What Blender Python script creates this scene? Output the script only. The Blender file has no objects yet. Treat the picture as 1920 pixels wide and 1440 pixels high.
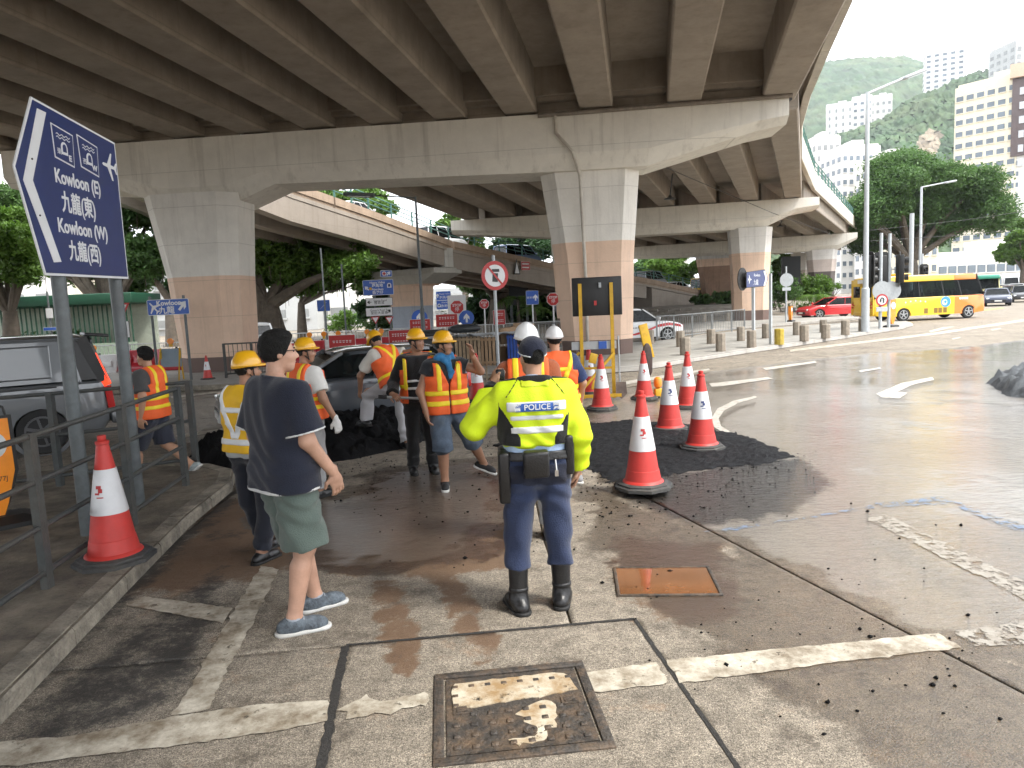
import bpy, bmesh, math, random
import numpy as np
from mathutils import Vector, Matrix, Euler
rad = math.radians
S = bpy.context.scene
col = S.collection
random.seed(7); rng = np.random.default_rng(7)
# ------------------------------------------------------------ camera
F_PX, PITCH, ROLL, EYE = 1331.0, rad(6.5), rad(2.6), 2.0
_up = np.array([0, math.sin(PITCH), math.cos(PITCH)]); _rt = np.array([1.0, 0, 0]); _fw = np.array([0, math.cos(PITCH), -math.sin(PITCH)])
_cx = _rt*math.cos(ROLL)-_up*math.sin(ROLL); _cy = _rt*math.sin(ROLL)+_up*math.cos(ROLL)
_C = np.array([0, 0, EYE])
def ray(x, y): return _fw*F_PX+_cx*(x-960)-_cy*(y-720)
def G(x, y, z=0.0):
    "photo pixel (1920 wide) -> the point it hits on the level z"
    d = ray(x, y); return _C+d*((z-EYE)/d[2])
def at(x, y, Y):
    "photo pixel -> point at depth Y"
    d = ray(x, y); return _C+d*(Y/d[1])
cd = bpy.data.cameras.new('camera'); cam = bpy.data.objects.new('camera', cd); col.objects.link(cam)
cd.sensor_width = 36; cd.lens = F_PX/1920*36; cd.clip_end = 6000; cd.clip_start = .05
m = Matrix(((_cx[0], _cy[0], -_fw[0], 0), (_cx[1], _cy[1], -_fw[1], 0), (_cx[2], _cy[2], -_fw[2], EYE), (0, 0, 0, 1)))
cam.matrix_world = m; S.camera = cam
# ------------------------------------------------------------ sky, sun, exposure
SUN_EL, SUN_AZ = rad(56), rad(118)     # azimuth clockwise from +Y: high on the right, a little behind
W = bpy.data.worlds.new('World'); S.world = W; W.use_nodes = True
wn = W.node_tree; wn.nodes.clear()
sky = wn.nodes.new('ShaderNodeTexSky'); sky.sky_type = 'NISHITA'; sky.sun_disc = False
sky.sun_elevation = SUN_EL; sky.sun_rotation = SUN_AZ; sky.air_density = 1.0; sky.dust_density = 4.0; sky.ozone_density = 1.0
tc = wn.nodes.new('ShaderNodeTexCoord'); nz = wn.nodes.new('ShaderNodeTexNoise'); nz.inputs['Scale'].default_value = 1.6; nz.inputs['Detail'].default_value = 6
mp = wn.nodes.new('ShaderNodeMapping'); mp.inputs['Scale'].default_value = (1, 1, 2.6)
rp = wn.nodes.new('ShaderNodeValToRGB'); rp.color_ramp.elements[0].position = .28; rp.color_ramp.elements[1].position = .58
rp.color_ramp.elements[0].color = (.5, .5, .5, 1); rp.color_ramp.elements[1].color = (.97, .97, .97, 1)
mx = wn.nodes.new('ShaderNodeMix'); mx.data_type = 'RGBA'; mx.inputs[7].default_value = (11.5, 11.8, 12.2, 1)   # thin bright cloud
bg = wn.nodes.new('ShaderNodeBackground'); bg.inputs[1].default_value = .14
wo = wn.nodes.new('ShaderNodeOutputWorld')
wn.links.new(tc.outputs['Generated'], mp.inputs[0]); wn.links.new(mp.outputs[0], nz.inputs['Vector']); wn.links.new(nz.outputs[0], rp.inputs[0])
wn.links.new(rp.outputs[0], mx.inputs[0]); wn.links.new(sky.outputs[0], mx.inputs[6]); wn.links.new(mx.outputs[2], bg.inputs[0]); wn.links.new(bg.outputs[0], wo.inputs[0])
sl = bpy.data.lights.new('sun', 'SUN'); sl.energy = 2.9; sl.angle = rad(10); sl.color = (1, .955, .88)
so = bpy.data.objects.new('sun', sl); col.objects.link(so)
sd = Vector((math.sin(SUN_AZ)*math.cos(SUN_EL), math.cos(SUN_AZ)*math.cos(SUN_EL), math.sin(SUN_EL)))
so.rotation_euler = sd.to_track_quat('Z', 'Y').to_euler(); so.location = (30, -20, 60)
vs = S.view_settings; vs.view_transform = 'Standard'; vs.look = 'None'; vs.exposure = 1.05; vs.gamma = 1; vs.use_curve_mapping = False
S.cycles.max_bounces = 6; S.cycles.diffuse_bounces = 4; S.cycles.glossy_bounces = 3; S.cycles.transmission_bounces = 4; S.cycles.transparent_max_bounces = 8
S.cycles.use_denoising = True; S.cycles.caustics_reflective = False; S.cycles.caustics_refractive = False
S.cycles.sample_clamp_indirect = 6; S.cycles.use_adaptive_sampling = True; S.cycles.adaptive_threshold = .03
# ------------------------------------------------------------ materials
MATS = {}
def mat(name, c, rough=.6, var=.12, scale=6., bump=0., bscale=None, metal=0., spec=.5, coat=0., sheen=0., dirt=None, dscale=1.2, damt=.4, emit=None, trans=0., gen='OBJ'):
    "a procedural surface: base colour with noise variation, optional blotchy dirt and fine relief"
    if name in MATS: return MATS[name]
    M = bpy.data.materials.new(name); M.use_nodes = True; nt = M.node_tree; N = nt.nodes; L = nt.links
    b = N['Principled BSDF']; MATS[name] = M
    b.inputs['Roughness'].default_value = rough; b.inputs['Metallic'].default_value = metal; b.inputs['Specular IOR Level'].default_value = spec
    b.inputs['Coat Weight'].default_value = coat; b.inputs['Coat Roughness'].default_value = .05; b.inputs['Sheen Weight'].default_value = sheen
    if emit: b.inputs['Emission Color'].default_value = (*emit[:3], 1); b.inputs['Emission Strength'].default_value = emit[3]
    t = N.new('ShaderNodeTexCoord'); src = t.outputs['Object']
    if gen == 'W': g = N.new('ShaderNodeNewGeometry'); src = g.outputs['Position']
    n = N.new('ShaderNodeTexNoise'); n.inputs['Scale'].default_value = scale; n.inputs['Detail'].default_value = 5; n.inputs['Roughness'].default_value = .65
    L.new(src, n.inputs['Vector'])
    r = N.new('ShaderNodeValToRGB'); e = r.color_ramp.elements; e[0].position = .3; e[1].position = .72
    e[0].color = (*[v*(1-var) for v in c], 1); e[1].color = (*[min(1, v*(1+var)) for v in c], 1)
    L.new(n.outputs[0], r.inputs[0]); out = r.outputs[0]
    if dirt:
        n2 = N.new('ShaderNodeTexNoise'); n2.inputs['Scale'].default_value = dscale; n2.inputs['Detail'].default_value = 8; n2.inputs['Roughness'].default_value = .7
        L.new(src, n2.inputs['Vector'])
        r2 = N.new('ShaderNodeValToRGB'); r2.color_ramp.elements[0].position = .45; r2.color_ramp.elements[1].position = .75
        r2.color_ramp.elements[0].color = (0, 0, 0, 1); r2.color_ramp.elements[1].color = (damt, damt, damt, 1); L.new(n2.outputs[0], r2.inputs[0])
        mm = N.new('ShaderNodeMix'); mm.data_type = 'RGBA'; L.new(r2.outputs[0], mm.inputs[0]); L.new(out, mm.inputs[6]); mm.inputs[7].default_value = (*dirt, 1); out = mm.outputs[2]
    L.new(out, b.inputs['Base Color'])
    if bump:
        n3 = N.new('ShaderNodeTexNoise'); n3.inputs['Scale'].default_value = bscale or scale*4; n3.inputs['Detail'].default_value = 4; L.new(src, n3.inputs['Vector'])
        bp = N.new('ShaderNodeBump'); bp.inputs['Strength'].default_value = bump; bp.inputs['Distance'].default_value = .02; L.new(n3.outputs[0], bp.inputs['Height']); L.new(bp.outputs[0], b.inputs['Normal'])
    if trans:
        tb = N.new('ShaderNodeBsdfTranslucent'); L.new(out, tb.inputs[0]); ms = N.new('ShaderNodeMixShader'); ms.inputs[0].default_value = trans
        L.new(b.outputs[0], ms.inputs[1]); L.new(tb.outputs[0], ms.inputs[2]); L.new(ms.outputs[0], N['Material Output'].inputs[0])
    return M
def glass(name, tint, alpha):
    "tinted pane: glossy reflection over see-through tint"
    if name in MATS: return MATS[name]
    M = bpy.data.materials.new(name); M.use_nodes = True; nt = M.node_tree; N = nt.nodes; L = nt.links; MATS[name] = M
    b = N['Principled BSDF']; b.inputs['Base Color'].default_value = (*tint, 1); b.inputs['Roughness'].default_value = .03
    tr = N.new('ShaderNodeBsdfTransparent'); tr.inputs[0].default_value = (.55, .6, .6, 1)
    fr = N.new('ShaderNodeFresnel'); fr.inputs[0].default_value = 1.5
    ma = N.new('ShaderNodeMath'); ma.operation = 'MAXIMUM'; ma.inputs[1].default_value = alpha; L.new(fr.outputs[0], ma.inputs[0])
    ms = N.new('ShaderNodeMixShader'); L.new(ma.outputs[0], ms.inputs[0]); L.new(tr.outputs[0], ms.inputs[1]); L.new(b.outputs[0], ms.inputs[2]); L.new(ms.outputs[0], N['Material Output'].inputs[0])
    return M
def banded(name, bands, rough=.75, stain=.5, streak=1.0, mottle=.08):
    "painted concrete in horizontal bands by height, with streaks and grime; bands = [(z_top, colour), ...]"
    if name in MATS: return MATS[name]
    M = bpy.data.materials.new(name); M.use_nodes = True; nt = M.node_tree; N = nt.nodes; L = nt.links; MATS[name] = M
    b = N['Principled BSDF']; b.inputs['Roughness'].default_value = rough
    g = N.new('ShaderNodeNewGeometry'); sx = N.new('ShaderNodeSeparateXYZ'); L.new(g.outputs['Position'], sx.inputs[0])
    mr = N.new('ShaderNodeMath'); mr.operation = 'DIVIDE'; mr.inputs[1].default_value = 20.; L.new(sx.outputs[2], mr.inputs[0])
    r = N.new('ShaderNodeValToRGB'); r.color_ramp.interpolation = 'CONSTANT'; cr = r.color_ramp
    cr.elements[0].position = 0; cr.elements[0].color = (*bands[0][1], 1)
    while len(cr.elements) > 1: cr.elements.remove(cr.elements[-1])
    for i in range(1, len(bands)):
        e = cr.elements.new(bands[i-1][0]/20.); e.color = (*bands[i][1], 1)
    L.new(mr.outputs[0], r.inputs[0])
    # vertical run-off streaks
    mpn = N.new('ShaderNodeMapping'); mpn.inputs['Scale'].default_value = (2.2, 2.2, .12); L.new(g.outputs['Position'], mpn.inputs[0])
    n1 = N.new('ShaderNodeTexNoise'); n1.inputs['Scale'].default_value = 1.5; n1.inputs['Detail'].default_value = 7; n1.inputs['Roughness'].default_value = .7; L.new(mpn.outputs[0], n1.inputs['Vector'])
    r1 = N.new('ShaderNodeValToRGB'); r1.color_ramp.elements[0].position = .52; r1.color_ramp.elements[1].position = .8; r1.color_ramp.elements[0].color = (0,)*3+(1,); r1.color_ramp.elements[1].color = (stain*streak,)*3+(1,)
    L.new(n1.outputs[0], r1.inputs[0])
    mx1 = N.new('ShaderNodeMix'); mx1.data_type = 'RGBA'; mx1.inputs[7].default_value = (.12, .09, .065, 1); L.new(r1.outputs[0], mx1.inputs[0]); L.new(r.outputs[0], mx1.inputs[6])
    n2 = N.new('ShaderNodeTexNoise'); n2.inputs['Scale'].default_value = .9; n2.inputs['Detail'].default_value = 9; n2.inputs['Roughness'].default_value = .72; L.new(g.outputs['Position'], n2.inputs['Vector'])
    r2 = N.new('ShaderNodeValToRGB'); r2.color_ramp.elements[0].color = (1-mottle*3,)*3+(1,); r2.color_ramp.elements[1].color = (1+mottle,)*3+(1,); r2.color_ramp.elements[0].position = .3; r2.color_ramp.elements[1].position = .7; L.new(n2.outputs[0], r2.inputs[0])
    mx2 = N.new('ShaderNodeMix'); mx2.data_type = 'RGBA'; mx2.blend_type = 'MULTIPLY'; mx2.inputs[0].default_value = 1; L.new(mx1.outputs[2], mx2.inputs[6]); L.new(r2.outputs[0], mx2.inputs[7])
    # faint formwork lift lines and blown patches
    dv = N.new('ShaderNodeMath'); dv.operation = 'MULTIPLY_ADD'; dv.inputs[1].default_value = .82; L.new(sx.outputs[2], dv.inputs[0]); dv.inputs[2].default_value = .37
    fr2 = N.new('ShaderNodeMath'); fr2.operation = 'FRACT'; L.new(dv.outputs[0], fr2.inputs[0]); lt = N.new('ShaderNodeMath'); lt.operation = 'LESS_THAN'; lt.inputs[1].default_value = .014; L.new(fr2.outputs[0], lt.inputs[0])
    ml = N.new('ShaderNodeMath'); ml.operation = 'MULTIPLY'; ml.inputs[1].default_value = .3; L.new(lt.outputs[0], ml.inputs[0])
    mx3 = N.new('ShaderNodeMix'); mx3.data_type = 'RGBA'; L.new(ml.outputs[0], mx3.inputs[0]); L.new(mx2.outputs[2], mx3.inputs[6]); mx3.inputs[7].default_value = (.08, .07, .06, 1)
    n4 = N.new('ShaderNodeTexNoise'); n4.inputs['Scale'].default_value = 2.6; n4.inputs['Detail'].default_value = 8; n4.inputs['Roughness'].default_value = .8; L.new(g.outputs['Position'], n4.inputs['Vector'])
    r4 = N.new('ShaderNodeValToRGB'); r4.color_ramp.elements[0].position = .64; r4.color_ramp.elements[1].position = .7; r4.color_ramp.elements[0].color = (0, 0, 0, 1); r4.color_ramp.elements[1].color = (.35, .35, .35, 1); L.new(n4.outputs[0], r4.inputs[0])
    mx4 = N.new('ShaderNodeMix'); mx4.data_type = 'RGBA'; L.new(r4.outputs[0], mx4.inputs[0]); L.new(mx3.outputs[2], mx4.inputs[6]); mx4.inputs[7].default_value = (.2, .17, .14, 1)
    L.new(mx4.outputs[2], b.inputs['Base Color'])
    n3 = N.new('ShaderNodeTexNoise'); n3.inputs['Scale'].default_value = 14; n3.inputs['Detail'].default_value = 5; L.new(g.outputs['Position'], n3.inputs['Vector'])
    bp = N.new('ShaderNodeBump'); bp.inputs['Strength'].default_value = .25; bp.inputs['Distance'].default_value = .02; L.new(n3.outputs[0], bp.inputs['Height']); L.new(bp.outputs[0], b.inputs['Normal'])
    return M
# ------------------------------------------------------------ mesh helpers
class B:
    "collects shapes; obj() links them as ONE mesh object"
    def __init__(s): s.v = []; s.f = []
    def add(s, vs, fs):
        k = len(s.v); s.v += [tuple(map(float, v)) for v in vs]; s.f += [tuple(i+k for i in f) for f in fs]; return s
    def box(s, c, d, rot=None, taper=1.):
        P = []
        for z in (-1, 1):
            t = taper if z > 0 else 1
            for x, y in ((-1, -1), (1, -1), (1, 1), (-1, 1)): P.append(Vector((x*d[0]/2*t, y*d[1]/2*t, z*d[2]/2)))
        if rot: R = Euler(rot).to_matrix(); P = [R @ p for p in P]
        return s.add([p+Vector(c) for p in P], [(3, 2, 1, 0), (4, 5, 6, 7), (0, 1, 5, 4), (1, 2, 6, 5), (2, 3, 7, 6), (3, 0, 4, 7)])
    def bar(s, a, b, w, h=None):
        "square bar from a to b"
        a, b = Vector(a), Vector(b); h = h or w; d = (b-a).normalized(); up = Vector((0, 0, 1)) if abs(d.z) < .95 else Vector((0, 1, 0))
        x = d.cross(up).normalized()*w/2; y = x.cross(d).normalized()*h/2
        P = [q+i*x+j*y for q in (a, b) for i, j in ((-1, -1), (1, -1), (1, 1), (-1, 1))]
        return s.add(P, [(3, 2, 1, 0), (4, 5, 6, 7), (0, 1, 5, 4), (1, 2, 6, 5), (2, 3, 7, 6), (3, 0, 4, 7)])
    def tube(s, pts, r, n=10, cap=True):
        pts = [Vector(p) for p in pts]; rs = r if isinstance(r, (list, tuple)) else [r]*len(pts); rings = []
        for i, p in enumerate(pts):
            d = (pts[min(i+1, len(pts)-1)]-pts[max(i-1, 0)]).normalized()
            up = Vector((0, 0, 1)) if abs(d.z) < .9 else Vector((1, 0, 0))
            x = d.cross(up).normalized(); y = d.cross(x).normalized()
            rings.append([p+rs[i]*(math.cos(t*2*math.pi/n)*x+math.sin(t*2*math.pi/n)*y) for t in range(n)])
        return s.loft(rings, cap)
    def loft(s, rings, cap=True):
        n = len(rings[0]); vs = [v for r in rings for v in r]; fs = []
        for i in range(len(rings)-1):
            for j in range(n):
                k = (j+1) % n; fs.append((i*n+j, i*n+k, (i+1)*n+k, (i+1)*n+j))
        if cap: fs += [tuple(range(n-1, -1, -1)), tuple(range((len(rings)-1)*n, len(rings)*n))]
        return s.add(vs, fs)
    def lathe(s, prof, n=20, c=(0, 0, 0), axis='z', cap=True):
        rings = []
        for r, h in prof:
            ring = []
            for t in range(n):
                a = t*2*math.pi/n; x, y = r*math.cos(a), r*math.sin(a)
                q = (x, y, h) if axis == 'z' else ((x, h, y) if axis == 'y' else (h, x, y))
                ring.append((q[0]+c[0], q[1]+c[1], q[2]+c[2]))
            rings.append(ring)
        return s.loft(rings, cap)
    def prism(s, poly, z0, z1, ax='z'):
        "poly [(u,v)] swept: ax z -> (u,v,z); y -> (u,z,v); x -> (z,u,v)"
        q = {'z': lambda u, v, w: (u, v, w), 'y': lambda u, v, w: (u, w, v), 'x': lambda u, v, w: (w, u, v)}[ax]
        return s.loft([[q(u, v, z0) for u, v in poly], [q(u, v, z1) for u, v in poly]])
    def mesh(s, name, m, smooth=False):
        me = bpy.data.meshes.new(name); me.from_pydata(s.v, [], s.f); me.update()
        bm = bmesh.new(); bm.from_mesh(me); bmesh.ops.recalc_face_normals(bm, faces=bm.faces); bm.to_mesh(me); bm.free()
        if m: me.materials.append(m)
        if smooth: set_smooth(me)
        return me
    def obj(s, name, m, parent=None, smooth=False, loc=None, rz=0): return link(name, s.mesh(name, m, smooth), parent, loc, rz)
def set_smooth(me, ang=38):
    me.polygons.foreach_set('use_smooth', [True]*len(me.polygons))
    bm = bmesh.new(); bm.from_mesh(me); th = rad(ang)
    for e in bm.edges:
        if len(e.link_faces) != 2 or e.calc_face_angle(0) > th: e.smooth = False
    bm.to_mesh(me); bm.free()
def link(name, me, parent=None, loc=None, rz=0):
    o = bpy.data.objects.new(name, me); col.objects.link(o)
    if parent: o.parent = parent
    if loc is not None: o.location = loc
    if rz: o.rotation_euler = (0, 0, rz)
    return o
def tag(o, label, cat, group=None):
    o['label'] = label; o['category'] = cat
    if group: o['group'] = group
    return o
def thing(name, label, cat, loc=(0, 0, 0), rz=0, group=None):
    o = bpy.data.objects.new(name, None); col.objects.link(o); o.empty_display_size = .2
    o.location = loc; o.rotation_euler = (0, 0, rz); return tag(o, label, cat, group)
def struct(o): o['kind'] = 'structure'; return o
def stuff(o): o['kind'] = 'stuff'; return o
def copy_tree(o, parent=None):
    c = o.copy(); col.objects.link(c); c.parent = parent
    for ch in list(o.children): copy_tree(ch, c)
    return c
def bevel(o, w, seg=2, ang=30):
    md = o.modifiers.new('bevel', 'BEVEL'); md.width = w; md.segments = seg; md.limit_method = 'ANGLE'; md.angle_limit = rad(ang); md.harden_normals = False
    o.data.polygons.foreach_set('use_smooth', [True]*len(o.data.polygons)); return o
def text(s, size, m, parent, loc, name='lettering', rot=(rad(90), 0, 0), sx=1., ax='CENTER', ext=.002, weight=0.):
    cu = bpy.data.curves.new('t', 'FONT'); cu.body = s; cu.size = size; cu.align_x = ax; cu.align_y = 'CENTER'; cu.extrude = ext; cu.offset = weight; cu.resolution_u = 3
    to = bpy.data.objects.new('t', cu); me = bpy.data.meshes.new_from_object(to); bpy.data.objects.remove(to); bpy.data.curves.remove(cu)
    me.materials.clear(); me.materials.append(m); o = link(name, me, parent, loc); o.rotation_euler = rot; o.scale = (sx, 1, 1); return o
def vnoise(p, seed=0):
    "cheap smooth noise in [-1,1] for arrays (..., 2 or 3)"
    p = np.asarray(p, float); out = 0
    r = np.random.default_rng(seed)
    for k in range(6):
        w = r.normal(size=p.shape[-1]); w /= np.linalg.norm(w); ph = r.uniform(0, 6.28, 3); f = 1.0+.45*k
        w2 = r.normal(size=p.shape[-1]); w2 /= np.linalg.norm(w2)
        out = out+np.sin((p@w)*f*2.2+ph[0]+1.6*np.sin((p@w2)*f*1.3+ph[1]))/(1+.35*k)
    return out/3.2
def fbm(p, seed=0, oct=4):
    out = 0; a = 1.; q = np.asarray(p, float)
    for k in range(oct): out = out+a*vnoise(q, seed+k*11); q = q*2.07+3.1; a *= .52
    return out/1.9
def inpoly(P, poly):
    "signed distance (negative inside) of points P (n,2) to polygon"
    P = np.asarray(P, float); poly = np.asarray(poly, float); n = len(poly); d = np.full(len(P), 1e9); ins = np.zeros(len(P), bool)
    for i in range(n):
        a, b = poly[i], poly[(i+1) % n]; ab = b-a; t = np.clip(((P-a)@ab)/(ab@ab), 0, 1); d = np.minimum(d, np.linalg.norm(P-(a+t[:, None]*ab), axis=1))
        c = ((a[1] > P[:, 1]) != (b[1] > P[:, 1])); xx = (b[0]-a[0])*(P[:, 1]-a[1])/((b[1]-a[1]) or 1e-9)+a[0]; ins ^= c & (P[:, 0] < xx)
    return np.where(ins, -d, d)
def gp(pts, z=0.0): return [tuple(G(x, y, z)[:2]) for x, y in pts]
# ============================================================ GROUND
# wetness map of the burst-main water over the road: (wet, rust-brown mud, dark: asphalt smear, grime, deck shade painted in at left)
def blob(P, poly, soft, jit, seed, fs=1.6): return np.clip(.5-(inpoly(P, poly)+jit*fbm(P*fs, seed))/(2*soft), 0, 1)
FLOOD = gp([(1085, 775), (1180, 725), (1330, 697), (1480, 678), (1640, 660), (1790, 652), (1990, 628)])+[(40, 12), (12, 4.5), (3.9, 3.35), (2.2, 3.7), (1.62, 5.6), (1.0, 7.6), (.9, 9.5)]
SHEEN = gp([(1085, 905), (1310, 985), (1480, 1080), (1920, 1285), (2100, 1500), (1850, 1500), (1640, 1385), (1480, 1310), (1350, 1225), (1225, 1160), (1165, 1090), (1110, 1010)])
LOWR = gp([(1560, 1320), (1700, 1250), (1960, 1230), (2060, 1500), (1760, 1460)])
PUD = gp([(640, 935), (700, 880), (800, 868), (905, 852), (965, 900), (955, 985), (905, 1040), (770, 1075), (640, 1065), (540, 1040), (470, 985), (470, 900), (600, 860)])
MUD = gp([(420, 930), (560, 960), (700, 985), (950, 990), (960, 1050), (800, 1085), (520, 1075), (330, 1110), (250, 1105), (330, 1010)])
TRK = [gp(q) for q in ([(690, 1085), (760, 1085), (800, 1230), (770, 1300), (720, 1260)], [(790, 1060), (860, 1070), (910, 1160), (960, 1240), (890, 1250), (840, 1160)], [(640, 980), (700, 980), (740, 1060), (660, 1070)])]
RUSTY = gp([(1130, 1000), (1350, 1020), (1420, 1120), (1350, 1180), (1220, 1150), (1150, 1080)])
PATCH = gp([(925, 835), (1000, 812), (1090, 796), (1180, 787), (1300, 797), (1400, 818), (1500, 856), (1440, 872), (1330, 880), (1250, 893), (1160, 908), (1080, 872), (1000, 868)])
BLK = gp([(1140, 905), (1250, 890), (1500, 860), (1560, 905), (1480, 960), (1320, 985), (1250, 965)])
FARW = gp([(330, 735), (520, 722), (520, 800), (300, 850), (250, 800)])
def ground_attr(P):
    wet = np.maximum.reduce([blob(P, FLOOD, .25, .35, 3)*(1-.12*blob(P, BLK, .1, .1, 33)), .78*blob(P, SHEEN, .22, .3, 5), .72*blob(P, LOWR, .3, .35, 6), .95*blob(P, PUD, .25, .4, 7), .5*blob(P, FARW, .5, .4, 9), .9*blob(P, BLK, .1, .1, 33)])
    n = fbm(P*1.9, 21); n2 = fbm(P*.9, 29)
    wet = np.clip(wet-np.clip(n-.35, 0, 1)*.5*(wet < .97), 0, 1)
    mud = np.maximum.reduce([blob(P, MUD, .3, .4, 11), .65*blob(P, PUD, .3, .3, 12), .75*blob(P, RUSTY, .3, .4, 13), .42*np.clip(n2+.1, 0, 1), .22*blob(P, FLOOD, .5, .4, 15)])
    for i, t in enumerate(TRK):
        b = blob(P, t, .05, .12, 40+i, 4.)*np.clip(.72+.5*fbm(P*7, 50+i), .25, 1); mud = np.maximum(mud, .85*b); wet = np.maximum(wet, .35*b)
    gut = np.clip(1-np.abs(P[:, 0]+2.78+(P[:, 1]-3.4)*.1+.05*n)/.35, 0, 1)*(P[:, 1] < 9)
    dark = np.maximum.reduce([1.2*blob(P, BLK, .2, .15, 17, 4.), .75*gut, .75*np.clip(fbm(P*1.3, 61)+.15, 0, 1)*np.clip((.4-P[:, 0])/1.5, 0, 1), .30*np.clip(fbm(P*1.1, 67)+.2, 0, 1), .66*blob(P, gp([(0, 1440), (60, 1300), (420, 1060), (440, 1130), (370, 1290), (300, 1330)]), .15, .2, 19)])  # left-hand blotches mix grime with under-deck shade painted into the road colour
    return np.clip(np.stack([wet, mud, dark, np.ones(len(P))], 1), 0, 1)
def attr(o):
    me = o.data; co = np.zeros(len(me.vertices)*3); me.vertices.foreach_get('co', co); co = co.reshape(-1, 3)
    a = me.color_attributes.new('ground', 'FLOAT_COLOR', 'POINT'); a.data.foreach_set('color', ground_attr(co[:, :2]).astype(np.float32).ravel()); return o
def road_material(name='wet_concrete_road', c0=(.225, .193, .152), c1=(.345, .30, .24)):
    M = bpy.data.materials.new(name); M.use_nodes = True; nt = M.node_tree; N = nt.nodes; L = nt.links; b = N['Principled BSDF']
    g = N.new('ShaderNodeNewGeometry'); pos = g.outputs['Position']
    a = N.new('ShaderNodeVertexColor'); a.layer_name = 'ground'; sp = N.new('ShaderNodeSeparateColor'); L.new(a.outputs[0], sp.inputs[0])
    def noise(sc, det=6, ro=.65, vec=pos):
        n = N.new('ShaderNodeTexNoise'); n.inputs['Scale'].default_value = sc; n.inputs['Detail'].default_value = det; n.inputs['Roughness'].default_value = ro; L.new(vec, n.inputs['Vector']); return n.outputs[0]
    def ramp(i, p0, c_0, p1, c_1):
        r = N.new('ShaderNodeValToRGB'); e = r.color_ramp.elements; e[0].position = p0; e[1].position = p1; e[0].color = (*c_0, 1); e[1].color = (*c_1, 1); L.new(i, r.inputs[0]); return r.outputs[0]
    def mix(f, a_, b_, bl='MIX'):
        m = N.new('ShaderNodeMix'); m.data_type = 'RGBA'; m.blend_type = bl
        for i, v in ((0, f), (6, a_), (7, b_)):
            if isinstance(v, (float, int)): m.inputs[i].default_value = v
            elif isinstance(v, tuple): m.inputs[i].default_value = (*v, 1)
            else: L.new(v, m.inputs[i])
        return m.outputs[2]
    def math_(op, x, y=None):
        m = N.new('ShaderNodeMath'); m.operation = op
        for i, v in enumerate((x, y)):
            if v is None: continue
            if isinstance(v, (float, int)): m.inputs[i].default_value = v
            else: L.new(v, m.inputs[i])
        return m.outputs[0]
    def thr(x, lo, hi):
        m = N.new('ShaderNodeMapRange'); m.interpolation_type = 'SMOOTHSTEP'; L.new(x, m.inputs[0]); m.inputs[1].default_value = lo; m.inputs[2].default_value = hi; return m.outputs[0]
    n6, n25, n2_ = noise(5, 6, .7), noise(24, 5, .7), noise(1.3, 5, .6)
    jit = math_('ADD', math_('MULTIPLY', math_('SUBTRACT', n6, .5), .9), math_('MULTIPLY', math_('SUBTRACT', n25, .5), .45))
    base = ramp(noise(.7, 5), .3, c0, .7, c1)
    base = mix(1., base, ramp(noise(9, 4, .75), .3, (.6,)*3, .7, (1.25,)*3), 'MULTIPLY')
    base = mix(1., base, ramp(noise(150, 2, .6), .34, (.28,)*3, .64, (1.45,)*3), 'MULTIPLY')     # exposed aggregate
    base = mix(1., base, ramp(noise(55, 3, .6), .34, (.6,)*3, .6, (1.2,)*3), 'MULTIPLY')
    base = mix(ramp(noise(2.1, 7, .78), .53, (0, 0, 0), .63, (.72,)*3), base, (.075, .06, .045))       # old stains
    base = mix(ramp(noise(1.7, 6, .8), .58, (0, 0, 0), .74, (.5,)*3), base, (.34, .19, .095))             # rust bloom
    mudf = thr(math_('ADD', sp.outputs[1], jit), .36, .62)
    base = mix(math_('MULTIPLY', mudf, .88), base, mix(n2_, (.075, .042, .024), (.19, .11, .058)))
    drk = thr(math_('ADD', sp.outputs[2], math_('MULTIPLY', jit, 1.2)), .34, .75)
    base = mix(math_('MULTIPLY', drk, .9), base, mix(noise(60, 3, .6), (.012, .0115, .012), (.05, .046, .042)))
    wetn = thr(math_('ADD', sp.outputs[0], math_('MULTIPLY', jit, .7)), .34, .52)
    wcol = mix(1., base, (.50, .45, .385), 'MULTIPLY'); base = mix(wetn, base, wcol)
    deep = thr(sp.outputs[0], .82, .98); base = mix(math_('MULTIPLY', deep, math_('MULTIPLY', wetn, math_('MULTIPLY', .42, math_('SUBTRACT', 1., math_('MAXIMUM', drk, math_('MULTIPLY', mudf, .5)))))), base, mix(n2_, (.27, .245, .205), (.39, .37, .335)))     # silty flood water
    L.new(base, b.inputs['Base Color'])
    mr = N.new('ShaderNodeMapRange'); L.new(wetn, mr.inputs[0]); mr.inputs[3].default_value = .85; mr.inputs[4].default_value = .35; L.new(mr.outputs[0], b.inputs['Roughness'])
    L.new(wetn, b.inputs['Coat Weight']); b.inputs['Coat IOR'].default_value = 1.42; b.inputs['Coat Roughness'].default_value = .03
    # relief: aggregate everywhere, flow ripples in the water film
    agg = noise(110, 3)
    bh = math_('ADD', agg, math_('MULTIPLY', noise(10, 6, .7), 1.6))
    bp = N.new('ShaderNodeBump'); bp.inputs['Strength'].default_value = .7; bp.inputs['Distance'].default_value = .012; L.new(bh, bp.inputs['Height']); L.new(bp.outputs[0], b.inputs['Normal'])
    mpn = N.new('ShaderNodeMapping'); mpn.inputs['Rotation'].default_value = (0, 0, rad(-32)); mpn.inputs['Scale'].default_value = (1., 2.4, 1); L.new(pos, mpn.inputs[0])
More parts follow.
